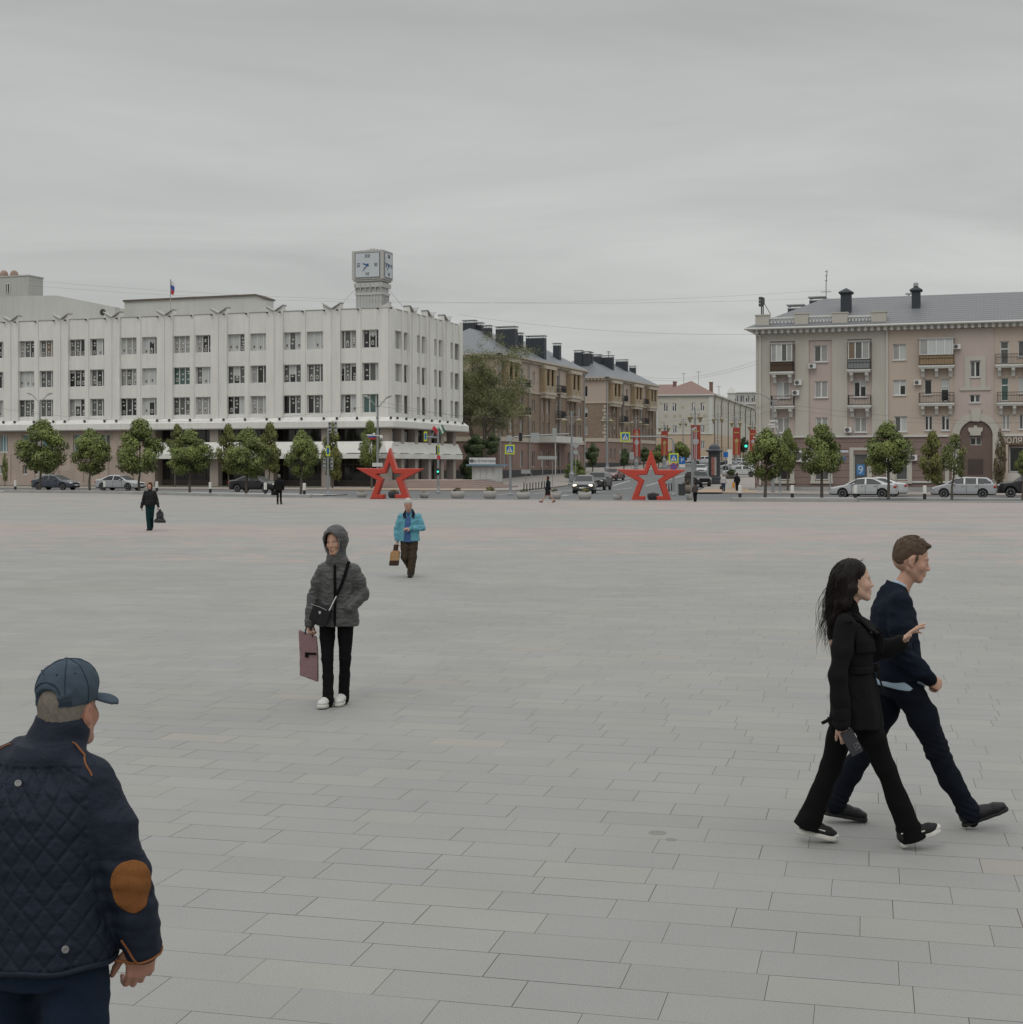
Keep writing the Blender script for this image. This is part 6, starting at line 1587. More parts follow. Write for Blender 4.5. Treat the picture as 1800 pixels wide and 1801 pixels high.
def small_flag(X, y, at, lab, ang, mats):
 b = Vector((at.x + (X - 900) / F * at.y - at.x, at.y, CH + (HZ - y) * at.y / F)); o = thing('small_flag', lab, 'flag', b, 0, 'small flags on the posts')
 mb = MB(); mb.tube([(0, 0, -.55), (math.sin(ang) * 1.1, 0, .45)], .018, 5); mb.build('staff', m_steel, o)
 vs, fs, mi = [], [], []
 u = Vector((math.sin(ang), 0, math.cos(ang))); v = Vector((math.cos(ang), .0, -math.sin(ang) - .55)).normalized()
 for j in range(7):
  for i in range(5): p = u * (1.05 - j * .11) * .75 + v * (i * .15) + Vector((0, .06 * math.sin(i * 1.9 + j * .5), 0)); vs.append(tuple(p))
 for j in range(6):
  for i in range(4): fs.append((j * 5 + i, j * 5 + i + 1, (j + 1) * 5 + i + 1, (j + 1) * 5 + i)); mi.append(j // 2)
 mesh_obj('flag_cloth', vs, fs, mats, o, mi, True)
pa = G(771, 868)
m_fg = mat('flag_green', (0.05, .16, .09), .8)
small_flag(757, 760, pa, 'small red and white flag left of the lit crossing light post', .5, [m_fw, m_fr, m_fr]); small_flag(765, 757, pa, 'small green and white flag leaning right on the lit crossing light post', .9, [m_fg, m_fw, m_fg])
# double arm street lamps
def lamp2(X, base, ytop, span, lab, dr=-1):
 h = CH + (HZ - ytop) * base.y / F - base.z; k = base.y / F
 o = thing('street_lamp', lab, 'street lamp', base, 0, 'tall lamps with two long arms'); mb = MB(); mb.lathe([(.16, 0), (.16, .6), (.11, .7), (.07, h - .9)], 10); mb.build('post', m_steel, o)
 for s in (-1, 1):
  w_ = span * k / 2 * s; mb = MB(); mb.tube([(0, 0, h - .95), (w_ * .15, 0, h - .75), (w_ * .62, 0, h - .12)], .04, 6); a = mb.build('arm', m_steel, o)
  mb = MB(); mb.tube([(w_ * .58, 0, h - .15), (w_ * .8, 0, h + .0), (w_, 0, h + .04)], [.06, .11, .05], 6); mb.build('lamp_head', m_sback, a)
 return o, k
o, k = lamp2(70, on_t(70, 128, .09), 692, 45, 'double armed grey street lamp before the left part of the white building')
o, k = lamp2(664.5, G(664.5, 868), 697, 50, 'double armed grey street lamp with a camera behind the first star')
b = G(664.5, 868); mb = MB(); z = CH + (HZ - 766) * b.y / F; mb.box(-.35, .35, -.1, .1, z - .04, z + .04); mb.ball((.3, -.1, z - .15), .14); mb.ball((-.3, 0, z + .1), .12); mb.build('camera_cluster', m_wht, o)
z = CH + (HZ - 814) * b.y / F; mb = MB(); mb.box(-.42, .42, -.16, -.12, z - .3, z); mb.build('plate', m_wht, o)
small_flag(654, 778, b, 'small white blue red flag on the lamp post behind the first star', -.6, [m_fw, m_fb, m_fr])
# lamp and posts by the right corner
b = G(1360, 868); h = CH + (HZ - 705) * b.y / F; k = b.y / F
o = thing('street_lamp', 'single armed grey street lamp at the corner of the beige block', 'street lamp', b)
mb = MB(); mb.lathe([(.15, 0), (.15, 1.2), (.10, 1.3), (.06, h)], 10); mb.build('post', m_steel, o)
mb = MB(); mb.tube([(0, 0, h - .1), (-12 * k, 0, h + .35), (-27 * k, 0, h + 13.5 * k)], [.05, .04, .03], 6); mb.build('arm', m_steel, o); mb = MB(); mb.tube([(-27 * k, 0, h + 13.5 * k), (-33 * k, 0, h + 13.9 * k)], [.09, .05], 6); mb.build('lamp_head', m_sback, o)
mb = MB(); mb.tube([(0, 0, h - .2), (14 * k, 0, h + 6 * k), (34 * k, 0, h + 14 * k)], [.04, .035, .03], 6); mb.build('arm', m_steel, o)
for yy, xx in ((742, 1), (748, -2), (752, 2)): z = CH + (HZ - yy) * b.y / F; mb = MB(); mb.box(xx * k - .3, xx * k + .3, -.15, .1, z, z + .14); mb.build('camera', m_wht, o)
light_box(o, -.24, .1, CH + (HZ - 834) * k, CH + (HZ - 820) * k, -.35, -.1, m=m_black, lit=(1, m_redl))
o, fx, fz = post(1372.5, 870, 762, 'thinner grey post just right of the corner street lamp', 'mast', 'post', .08)
mb = MB(); mb.tube([(0, 0, fz(765)), (fx(1366), 0, fz(755)), (fx(1364), 0, fz(740))], .04, 6); mb.build('arm', m_steel, o)
o, fx, fz = post(1461, 866, 815, 'thin brown post before the beige block right of the second maple', 'pole', 'post', .05, at=on_t(1461, 128, .1))
# ornate street lamps with lanterns (and banners)
m_bann = mat('banner_red', (0.30, 0.055, 0.04), .8, .1, 2.0); m_gold = mat('banner_gold', (0.40, 0.31, 0.12), .7, .08); m_silv = mat('banner_silver', (0.40, 0.40, 0.40), .6, .08)
m_lant = mat('lantern_glass', (0.27, 0.23, 0.15), .5, .1)
def ornate(X, y, ytop, lab, nl=2, banner=None, up=.09, spanpx=17, at=None):
 b = at if at is not None else GP(X, y, up); k = b.y / F; h = CH + (HZ - ytop) * k - b.z
 o = thing('ornate_street_lamp', lab, 'street lamp', b, 0, 'ornate lamps with hanging lanterns along the side street')
 mb = MB(); mb.lathe([(.42, 0), (.42, .25), (.3, .35), (.3, 1.3), (.2, 1.45), (.16, 1.6), (.13, h * .55), (.16, h * .56), (.10, h * .57), (.08, h), (.02, h + .3)], 10); mb.build('post', m_steel, o)
 for s in (-1, 1):
  w_ = s * spanpx / 2 * k; mb = MB(); mb.tube([(0, 0, h - .9), (w_ * .4, 0, h - .95), (w_ * .8, 0, h - .35), (w_, 0, h - .3), (w_ * 1.12, 0, h - .5)], .04, 6)
  for t in range(8): a = t / 7 * 4.8; mb.tube([(w_ * .5 + .28 * math.cos(a) * s, 0, h - .1 + .28 * math.sin(a)), (w_ * .5 + .28 * math.cos(a + .68) * s, 0, h - .1 + .28 * math.sin(a + .68))], .025, 4, False)
  a_ = mb.build('scroll_arm', m_steel, o)
  mb = MB(); mb.lathe([(.05, h - .5), (.36, h - .75), (.26, h - .8), (.12, h - 1.25), (.03, h - 1.32)], 8, (w_ * 1.12, 0)); mb.build('lantern', m_lant, a_)
 if banner:
  X0, X1, y0, y1, kind = banner; x0, x1 = (X0 - X) * k, (X1 - X) * k; z0, z1 = CH + (HZ - y1) * k - b.z, CH + (HZ - y0) * k - b.z
  bn = thing('banner', {'s': 'red banner with grey badge', 'g': 'red banner with golden star', 'w': 'red banner with silver star'}[kind] + ', on the lamp ' + banner_note[X], 'banner', (b.x, b.y - .25, b.z + z0), 0, 'red banners on the street lamps')
  H_ = z1 - z0; mb = MB(); mb.box(x0, x1, -.015, .015, 0, H_); c = mb.build('cloth', m_bann, bn)
  mb = MB()
  for zq in (0.02, H_ - .02): mb.piece(); mb.tube([(x0 - .05, .03, zq), (x1 + .05, .03, zq), ], .03, 6)
  mb.build('banner_bar', m_steel, bn)
  xc, w_ = (x0 + x1) / 2, (x1 - x0)
  mb = MB()
  for q in ((-.12, -.04), (.04, .12)): mb.piece(); mb.box(xc + q[0] * w_, xc + q[1] * w_, -.022, -.0155, 0 if kind != 'w' else H_ * .3, H_ * (.95 if kind == 's' else .55))
  mb.build('ribbon_stripe', m_silv if kind == 's' else m_gold, c)
  mb = MB(); mb.box(xc - .35 * w_, xc + .35 * w_, -.024, -.0155, H_ * .80, H_ * .835); mb.build('ribbon_bar', m_gold, c)
  R_ = w_ * .40; zc = H_ * .52; n = 10; v = [(xc + (R_ if i % 2 == 0 else R_ * .45) * math.sin(i * math.pi / 5), -.034, zc + (R_ if i % 2 == 0 else R_ * .45) * math.cos(i * math.pi / 5)) for i in range(n)]
  if kind == 's':
   mb = MB(); mb.lathe([(.01, .0), (R_ * .8, 0), (R_ * .8, .012), (.01, .012)], 16); mb.v = [Vector((p.x + xc, -.02 - p.z, p.y + zc)) for p in mb.v]; mb.build('badge', m_silv, c)
  else: mb = MB(); mb.add(v + [(xc, -.05, zc)], [((i + 1) % n, i, n) for i in range(n)]); mb.build('badge_star', m_gold if kind == 'g' else m_silv, c)
 return o
banner_note = {1119.5: 'farthest left in the side street', 1168.5: 'before the yellow house', 1223: 'beside the advertising column', 1295: 'right of the advertising column', 1324: 'above the far cars'}
ornate(1006, 855, 727, 'ornate lamp with scrolls in front of the nearer brown block', spanpx=22)
ornate(1068, 842, 730, 'ornate lamp post before the quoined corner of the farther brown block', spanpx=12)
ornate(1119.5, 826, 735, 'ornate lamp carrying a red banner before the farther brown block', banner=(1113.5, 1126.5, 755, 803, 's'), spanpx=13)
ornate(1168.5, 823, 745, 'ornate lamp carrying a red banner with golden star before the yellow house', banner=(1163, 1175, 758, 801, 'g'), spanpx=14)
ornate(1222, 850, 720, 'tall ornate lamp carrying a red banner beside the advertising column', banner=(1215, 1232, 747.5, 808, 's'), spanpx=15, at=on_t(1222, 163)) if False else None
banner_note[1223] = 'beside the advertising column'
ornate(1223, 852, 722, 'tall ornate lamp carrying a red banner beside the advertising column', banner=(1215, 1232, 747.5, 808, 's'), spanpx=16)
ornate(1202, 812, 738, 'plain far ornate lamp left of the tall bannered lamp', spanpx=9, at=on_t(1202, 275))
ornate(1263, 832, 728, 'ornate lamp rising behind the advertising column', spanpx=13)
ornate(1295, 830, 735, 'ornate lamp carrying a banner with golden star right of the advertising column', banner=(1289, 1302, 752, 800, 'g'), spanpx=13)
ornate(1324, 826, 742, 'ornate lamp carrying a banner with silver star nearest the beige block', banner=(1318.5, 1330, 755.5, 799, 'w'), spanpx=10)
o, fx, fz = post(1218, 874, 752, 'slim grey lamp post with a leaning head before the black off-road car', 'street_lamp', 'street lamp', .09, at=G(1218, 871))
mb = MB(); mb.tube([(0, 0, fz(757)), (.3, 0, fz(752))], [.12, .06], 6); mb.build('lamp_head', m_sback, o)
# far green traffic light
b = on_t(1312, 230); o = thing('traffic_signal', 'far traffic light showing green beside the last banner', 'traffic light', b); k = b.y / F; mb = MB(); mb.tube([(0, 0, 0), (0, 0, CH + (HZ - 775) * k - b.z)], .08, 8); mb.build('post', m_steel, o)
light_box(o, -.3, .3, CH + (HZ - 791) * k - b.z, CH + (HZ - 778) * k - b.z, -.3, -.1, m=m_black, lit=(1, m_green))
# advertising column
b = GP(1257, 851.5, .09); k = b.y / F; r = 10.5 * k
o = thing('advertising_column', 'dark round advertising column with domed roof and red white poster', 'advertising column', b)
zq = lambda y: CH + (HZ - y) * k - b.z
mb = MB(); mb.lathe([(r * 1.4, 0), (r * 1.4, zq(846)), (r * 1.2, zq(845)), (r * 1.2, zq(840)), (r, zq(838))], 20); mb.build('base', m_plinth, o)
mb = MB(); mb.lathe([(r, zq(838)), (r, zq(796))], 20); mb.sm = False; mb.build('drum', mat('column_dark', (.045, .048, .055), .5, .15), o)
mb = MB(); mb.lathe([(r, zq(796)), (r * 1.5, zq(793)), (r * 1.5, zq(792)), (r * .95, zq(790)), (r * .95, zq(789)), (r * .85, zq(785)), (r * .5, zq(781.5)), (.05, zq(781))], 20); mb.sm = False; mb.build('domed_roof', mat('column_roof', (.07, .078, .09), .5, .15), o)
mb = MB(); n = 8
for i in range(n):
 a0, a1 = R(-128 + 50 * i / n), R(-128 + 50 * (i + 1) / n); rr = r * 1.02; mb.k = 0 if i < 5 else 1
 mb.quad((rr * math.cos(a0), rr * math.sin(a0), zq(836)), (rr * math.cos(a1), rr * math.sin(a1), zq(836)), (rr * math.cos(a1), rr * math.sin(a1), zq(804)), (rr * math.cos(a0), rr * math.sin(a0), zq(804)))
m_post = mat('poster_red_grey', (.30, .12, .10), .5, .9, 3.0)
mb.build('poster', [m_post, mat('poster_pale', (.34, .33, .32), .5, .3, 2)], o)
# sign boards on two posts, bins, small boards
b = GP(963, 856, .09); k = b.y / F; o = thing('direction_board', 'grey back of a long signboard on two thin posts near the iron posts', 'signboard', b); z = lambda y: CH + (HZ - y) * k - b.z
mb = MB(); mb.box(-17 * k, 17 * k, -.03, .03, z(808), z(802)); mb.build('board', m_sback, o)
for X in (-8, 9): mb = MB(); mb.tube([(X * k, .05, 0), (X * k, .05, z(802))], .04, 6); mb.build('post', m_steel, o)
b = GP(925, 848, .09); k = b.y / F; o = thing('direction_board', 'small grey signboard on one post between kiosk and iron posts', 'signboard', b); z = lambda y: CH + (HZ - y) * k - b.z
mb = MB(); mb.box(-8 * k, 8 * k, -.03, .03, z(833), z(826)); mb.build('board', m_sback, o); mb = MB(); mb.tube([(0, .05, 0), (0, .05, z(826))], .04, 6); mb.build('post', m_steel, o)
b = GP(1111.5, 835, .09); k = b.y / F; o = thing('direction_board', 'pale square sign back on a post left of the first banner', 'signboard', b); z = lambda y: CH + (HZ - y) * k - b.z
mb = MB(); mb.box(-4 * k, 4 * k, -.03, .03, z(808), z(795)); mb.build('board', m_sback, o); mb = MB(); mb.tube([(0, .05, 0), (0, .05, z(795))], .04, 6); mb.build('post', m_steel, o)
b = GP(1013, 858, .09); k = b.y / F; o = thing('road_sign', 'turned road signs seen from behind right of the first ornate lamp', 'road sign', b); z = lambda y: CH + (HZ - y) * k - b.z
mb = MB(Matrix.Translation((0, 0, z(783))) @ Matrix.Rotation(R(45), 4, 'Y')); mb.box(-4.6 * k, 4.6 * k, -.03, .03, -4.6 * k, 4.6 * k); mb.build('sign_back', m_sback, o); mb = MB(); mb.box(-4 * k, 4 * k, -.03, .03, z(799), z(792)); mb.build('sign_back', m_sback, o); mb = MB(); mb.tube([(0, .05, 0), (0, .05, z(779))], .04, 6); mb.build('post', m_steel, o)
for X, y, y0, lab, m in ((1277, 846, 795, 'far blue and red parking signs right of the advertising column', m_bl), (1284, 842, 790, 'pale far information board behind the stone trough', m_wht)):
 b = GP(X, y, .09); k = b.y / F; o = thing('road_sign', lab, 'road sign', b); z = lambda y: CH + (HZ - y) * k - b.z
 mb = MB(); mb.box(-4 * k, 4 * k, -.03, .03, z(y0 + (9 if X < 1280 else 26)), z(y0)); mb.build('sign_plate', m, o); mb = MB(); mb.tube([(0, .05, 0), (0, .05, z(y0))], .04, 6); mb.build('post', m_steel, o)
b = G(1199.5, 871); k = b.y / F; o = thing('litter_bin', 'dark grey litter bin left of the pedestrian with the floral top', 'litter bin', b); mb = MB(); mb.lathe([(.24, 0), (.26, .08), (.27, .75), (.3, .8), (.3, .85), (.22, .86)], 12); mb.build('bin_body', mat('bin_grey', (.06, .062, .065), .6, .2), o)
# overhead wires
m_wire = mat('wire', (0.13, 0.13, 0.13), 0.6, 0)
def wire(p0, p1, sag, lab, r=.016, g='thin wires strung over the square and street'):
 p0, p1 = Vector(p0), Vector(p1); mb = MB(); pts = [p0.lerp(p1, i / 16) - Vector((0, 0, sag * 4 * (i / 16) * (1 - i / 16))) for i in range(17)]
 pts = [p - p0 for p in pts]; mb.tube(pts, r * .6, 4); o = mb.build('overhead_wire', m_wire); o.location = p0; tag(o, lab, 'wire', g)
W = lambda X, y, d: Vector(((X - 900) / F * d, d, CH + (HZ - y) * d / F))
wire(W(50, 493, 118), W(1460, 524, 116), 1.0, 'highest overhead wire passing behind the clock tower top', .009)
wire(W(50, 502, 118), W(1460, 510, 116), 1.2, 'second overhead wire passing the clock tower', .009)
wire(W(808, 553, 150), W(1335, 588, 128), .6, 'wire from the white building corner to the beige block', .014)
wire(W(664, 705, 110), W(1361, 713, 108), 1.6, 'low wire between the double lamp and the corner lamp', .012)
wire(W(1361, 708, 108), W(1900, 745, 104), .4, 'low wire running right from the corner lamp across the beige block', .014)
wire(W(1361, 714, 108), W(1900, 735, 104), .8, 'second low wire running right from the corner lamp', .012)
wire(W(664, 714, 110), W(1000, 735, 150), .4, 'wire from the double lamp to the ornate lamps', .014)
wire(W(1006, 735, 150), W(1361, 722, 108), 1.2, 'wire crossing the side street above the banners', .016)
wire(W(1222, 742, 150), W(1361, 706, 108), .3, 'wire rising from the bannered lamp to the corner lamp', .016)
wire(W(1120, 660, 190), W(1333, 634, 128), .9, 'high wire over the side street against the sky', .014)
wire(W(1140, 668, 190), W(1333, 640, 128), .6, 'second high wire over the side street', .014)
wire(W(-20, 715, 112), W(664, 712, 110), 1.2, 'low wire crossing in front of the white building', .012)
# ------------------------------------------------------------------ cars (front towards +x in the car's own space)
m_tyre = mat('tyre', (0.02, 0.02, 0.02), .8, .1); m_rim = mat('rim', (0.30, 0.31, 0.32), .4, .05)
m_cgl = mat('car_glass', (0.03, 0.034, 0.036), .18, .2, 1.0, spec=.2); m_trim = mat('car_black_trim', (0.018, 0.018, 0.018), .6, .1)
m_hl = mat('headlamp', (0.5, 0.5, 0.48), .15, .1, 4.0, spec=.6); m_hlon = mat('headlamp_lit', (1.0, 0.82, 0.55), .3, 0, emit=3.0); m_tail = mat('tail_lamp', (0.35, 0.03, 0.02), .25, .1); m_plate = mat('plate', (.55, .55, .55), .5, .05)
def paintm(n, c): return mat('car_paint_' + n, c, .3, .03, 1.0, spec=.5, coat=.6)
PR = {
 'sedan': dict(L=4.6, out=[(2.28, .22), (2.33, .45), (2.26, .66), (2.05, .76), (1.25, .93), (.42, 1.37), (-.15, 1.45), (-.75, 1.42), (-1.55, 1.07), (-2.18, 1.0), (-2.30, .72), (-2.28, .3), (-2.2, .22)],
 win=[[(1.02, .97), (.42, 1.31), (-.12, 1.36), (-.12, .96)], [(-.24, .96), (-.24, 1.36), (-.72, 1.33), (-1.3, 1.03), (-1.22, .97)]], fw=(.35, 1.28, .97, 1.36), rw=(-1.62, -.72, 1.08, 1.36), wb=(1.38, -1.32), wr=.32, top=1.45),
 'wagon': dict(L=4.4, out=[(2.18, .22), (2.22, .45), (2.15, .68), (1.95, .80), (1.35, .95), (.50, 1.42), (-.1, 1.49), (-1.5, 1.45), (-1.9, 1.30), (-2.14, .95), (-2.2, .6), (-2.16, .26), (-2.1, .22)],
 win=[[(1.12, .99), (.50, 1.36), (.0, 1.40), (.0, .98)], [(-.12, .98), (-.12, 1.40), (-.85, 1.39), (-.85, .98)], [(-.97, .98), (-.97, 1.39), (-1.5, 1.36), (-1.85, 1.1), (-1.8, 1.02)]], fw=(.42, 1.35, .99, 1.41), rw=(-2.15, -1.62, 1.02, 1.36), wb=(1.32, -1.28), wr=.31, top=1.49),
 'suv': dict(L=4.7, out=[(2.3, .32), (2.35, .55), (2.3, .95), (2.1, 1.06), (1.25, 1.16), (.62, 1.62), (.1, 1.72), (-1.5, 1.68), (-2.05, 1.5), (-2.3, 1.1), (-2.35, .6), (-2.3, .34), (-2.2, .3)],
 win=[[(1.02, 1.18), (.55, 1.55), (.0, 1.61), (.0, 1.17)], [(-.12, 1.17), (-.12, 1.61), (-.95, 1.6), (-.95, 1.17)], [(-1.07, 1.17), (-1.07, 1.6), (-1.55, 1.56), (-1.95, 1.25), (-1.9, 1.18)]], fw=(.5, 1.25, 1.2, 1.64), rw=(-2.3, -1.8, 1.18, 1.58), wb=(1.40, -1.38), wr=.37, top=1.72)}
def pip(px_, pz, poly):
 c = False; j = len(poly) - 1
 for i in range(len(poly)):
  a, b = poly[i], poly[j]
  if (a[1] > pz) != (b[1] > pz) and px_ < (b[0] - a[0]) * (pz - a[1]) / (b[1] - a[1]) + a[0]: c = not c
  j = i
 return c
_car = {}
def car_mesh(kind):
 if kind in _car: return _car[kind]
 p = PR[kind]; poly = np.array(p['out']); belt = .95 if kind != 'suv' else 1.15; top = p['top']; s = SDF(); Lh = p['L'] / 2
 def f(X, Y, Z):
  x, z = X[:, 0, 0][:, None], Z[0, 0, :][None, :]
  d = np.full((x.shape[0], z.shape[1]), 1e9); sg = np.ones_like(d, bool)
  for i in range(len(poly)):
   a, b = poly[i], poly[i - 1]; e = b - a; wx, wz = x - a[0], z - a[1]
   t = np.clip((wx * e[0] + wz * e[1]) / (e @ e), 0, 1); d = np.minimum(d, (wx - e[0] * t) ** 2 + (wz - e[1] * t) ** 2)
   c1 = z >= a[1]; c2 = z < b[1]; c3 = e[0] * wz > e[1] * wx
   fl = (c1 & c2 & c3) | (~c1 & ~c2 & ~c3); sg ^= fl
  d2 = np.sqrt(d) * np.where(sg, 1, -1)
  zz = z; w_ = .885 - .04 * np.clip((.5 - zz) / .3, 0, 1) - .27 * np.clip((zz - belt) / (top - belt), 0, 1) ** 1.1
  w_ = w_ - .30 * np.clip((np.abs(x) - (Lh - .55)) / .55, 0, 1) ** 2.2
  dy = np.abs(Y) - w_[:, None, :]; d2 = d2[:, None, :] + 0 * Y; k = .13
  h = np.maximum(k - np.abs(d2 - dy), 0) / k; return np.maximum(d2, dy) + h * h * k * .25
 s.fn((-Lh - .05, -.92, .15), (Lh + .05, .92, top + .05), f, 1, 0)
 for wx in p['wb']:
  for sy in (-1, 1): s.cap((wx, sy * .62, p['wr'] + .02), (wx, sy * 1.1, p['wr'] + .02), p['wr'] + .05, op=-1, k=.01)
 v, fa = s.mesh(.028)
 o = mesh_obj('t', v, fa, m_tyre, None, smooth=True); bm = bmesh.new(); bm.from_mesh(o.data)
 for _ in range(2): bmesh.ops.smooth_vert(bm, verts=bm.verts, factor=.5, use_axis_x=True, use_axis_y=True, use_axis_z=True)
 bm.normal_update(); bm.verts.index_update()
 body, glass, trim = [], [], []
 for f_ in bm.faces:
  c = f_.calc_center_median(); n = f_.normal; g = False
  if c.z > belt - .02:
   if abs(n.y) > .55 and any(pip(c.x, c.z, w_) for w_ in p['win']): g = True
   for q, sgn in ((p['fw'], 1), (p['rw'], -1)):
    if q[0] < c.x < q[1] and q[2] < c.z < q[3] and n.x * sgn > .25 and abs(n.y) < .6 and abs(c.y) < .74 - .2 * (c.z - belt): g = True
  idx = [vv.index for vv in f_.verts]
  seam = abs(n.y) > .6 and c.z > .35 and any(abs(c.x - sx) < .016 for sx in ((-.18, .78, -1.0) if kind != 'suv' else (-.06, .85, -1.0))) and c.z < belt
  dark = c.z < .30 or seam or (kind == 'suv' and c.z < .45)
  (glass if g else trim if dark else body).append(idx)
 co = [tuple(vv.co) for vv in bm.verts]
 def sub(faces, name, m, off=0):
  use = {}; vs = []; fs = []
  for f_ in faces:
   r = []
   for i in f_:
    if i not in use: use[i] = len(vs); vs.append(Vector(co[i]) + bm.verts[i].normal * off)
    r.append(use[i])
   fs.append(r)
  me = bpy.data.meshes.new(name); me.from_pydata([tuple(q) for q in vs], [], fs); me.materials.append(m); me.polygons.foreach_set('use_smooth', [True] * len(fs)); me.update(); return me
 bm.verts.ensure_lookup_table()
 r = (sub(body, 'body', m_rim), sub(glass, 'window_glass', m_cgl, -.004), sub(trim, 'lower_trim', m_trim, -.003))
 bm.free(); bpy.data.objects.remove(o); _car[kind] = r; return r
wm = MB(); wm.M = Matrix.Rotation(R(90), 4, 'X'); wm.lathe([(.68, -.11), (.94, -.11), (1, -.07), (1, .07), (.94, .11), (.68, .11)], 24); wm_t = wm.build('tyre', m_tyre); ME_T = wm_t.data; bpy.data.objects.remove(wm_t)
wm = MB(); wm.M = Matrix.Rotation(R(90), 4, 'X'); wm.lathe([(.68, .07), (.72, .115), (.66, .115), (.64, .03), (.02, .03)], 24, cap=False)
for i in range(7):
 a = i * 2 * math.pi / 7; c_, s_ = math.cos(a), math.sin(a); q = .07
 wm.add([(c_ * .08 - s_ * q, s_ * .08 + c_ * q, .1), (c_ * .08 + s_ * q, s_ * .08 - c_ * q, .1), (c_ * .66 + s_ * q, s_ * .66 - c_ * q, .09), (c_ * .66 - s_ * q, s_ * .66 + c_ * q, .09), (c_ * .08 - s_ * q, s_ * .08 + c_ * q, .04), (c_ * .08 + s_ * q, s_ * .08 - c_ * q, .04), (c_ * .66 + s_ * q, s_ * .66 - c_ * q, .04), (c_ * .66 - s_ * q, s_ * .66 + c_ * q, .04)], [(0, 1, 2, 3), (0, 4, 5, 1), (1, 5, 6, 2), (2, 6, 7, 3), (3, 7, 4, 0)])
wm.lathe([(.02, .125), (.13, .12), (.14, .04)], 10, cap=False); wr_ = wm.build('rim', m_rim); ME_R = wr_.data; bpy.data.objects.remove(wr_)
def car(kind, paint_, loc, rz, lab, lit=False, group=None, scale=1.0):
 o = thing('car', lab, 'car', loc, rz, group, scale); b, g, t = car_mesh(kind); p = PR[kind]; Lh = p['L'] / 2
 bo = bpy.data.objects.new('body', b.copy()); bo.data.materials.clear(); bo.data.materials.append(paint_); C.objects.link(bo); bo.parent = o
 for nm, me in (('window_glass', g), ('lower_trim', t)): q = bpy.data.objects.new(nm, me); C.objects.link(q); q.parent = o
 for wx in p['wb']:
  for sy in (-1, 1):
   w_ = thing('wheel', None, None, (wx, sy * .76, p['wr']), 0 if sy < 0 else math.pi); w_.parent = o; w_.scale = (p['wr'], .9 , p['wr'])
   for nm, me in (('tyre', ME_T), ('rim', ME_R)): q = bpy.data.objects.new(nm, me); C.objects.link(q); q.parent = w_
 zl = .66 if kind != 'suv' else .88
 for sy in (-1, 1):
  mb = MB(); mb.ball((Lh - .19, sy * .60, zl), (.16, .20, .085), 12, 8); mb.build('headlight', m_hlon if lit else m_hl, o, True)
  mb = MB(); mb.ball((-Lh + .16, sy * .62, zl + .14), (.15, .19, .11), 12, 8); mb.build('tail_light', m_tail, o, True)
  mb = MB(); mb.ball((.62, sy * .96, .98 if kind != 'suv' else 1.18), (.09, .10, .07), 10, 7); mb.build('wing_mirror', paint_, o, True)
  mb = MB();
  for hx in (.05, -.85): mb.piece(); mb.box(hx - .08, hx + .08, sy * .885 - .012, sy * .885 + .012, .80 if kind != 'suv' else .98, .83 if kind != 'suv' else 1.01)
  mb.build('door_handle', m_trim, o)
 mb = MB(); mb.box(Lh + .0, Lh + .03, -.28, .28, .42, .54); mb.build('number_plate', m_plate, o); mb = MB(); mb.box(-Lh - .02, -Lh + .03, -.28, .28, .55, .67); mb.build('number_plate', m_plate, o)
 mb = MB(); mb.box(Lh - .05, Lh + .012, -.42, .42, zl - .08, zl + .03); mb.piece(); mb.box(Lh - .02, Lh + .022, -.6, .6, .28, .38); mb.build('grille', m_trim, o)
 return o
P_db = paintm('blue_grey', (0.045, 0.055, 0.075)); P_si = paintm('silver', (0.36, 0.37, 0.385)); P_bk = paintm('black', (0.012, 0.012, 0.014)); P_wh = paintm('white', (0.50, 0.51, 0.52)); P_rd = paintm('maroon', (0.12, 0.035, 0.035)); P_dg = paintm('dark_grey', (0.035, 0.037, 0.04)); P_sl = paintm('pale_silver', (0.45, 0.46, 0.47))
def along(X, y, flip=False, extra=0): b = G(X, y, -.02); b.z = -.03; return b, (-TH + (math.pi if flip else 0) + extra)
gP = 'cars parked along the road beyond the square'
b, a = along(97.5, 861.5); car('sedan', P_db, b, a, 'dark blue-grey sedan parked under the leftmost maple', group=gP)
b, a = along(211, 862.5); car('sedan', P_si, b, a, 'silver sedan parked behind the woman in black, left part of the photo', group=gP)
b, a = along(449, 867); b = on_t(449, 114, -.03); car('sedan', P_bk, b, a, 'black sedan with red tail lamp parked near the man in black', group=gP)
b, a = along(1520, 875.5, True); car('sedan', P_sl, b, a, 'pale silver sedan parked facing left, in front of the white sedan', group=gP)
b, a = along(1541, 872.8, True); car('sedan', P_wh, b, a, 'white sedan parked mostly behind the pale silver sedan', group=gP)
b, a = along(1696, 875.5, True); car('wagon', P_si, b, a, 'silver estate car parked facing left under the slim maple', group=gP)
b, a = along(1815, 875, True); car('suv', P_bk, b, a, 'black car cut by the right edge of the photo', group=gP)
car('wagon', P_dg, GP(1028.5, 867.5, 0) , R(-97), 'dark grey hatchback with both headlights lit driving towards the square', lit=True)
car('suv', P_bk, GP(1054, 862, 0), R(-104), 'black off-road car right behind the lit hatchback')
car('wagon', P_rd, GP(1080, 845, 0), R(-112), 'maroon car following farther up the side street')
car('suv', P_bk, GP(1228, 857, 0), R(-80), 'large black off-road car standing left of the advertising column')
car('sedan', P_si, GP(1232, 835, 0), R(-95), 'silver car seen above the roof of the large black car')
gF = 'small far cars up the side street'
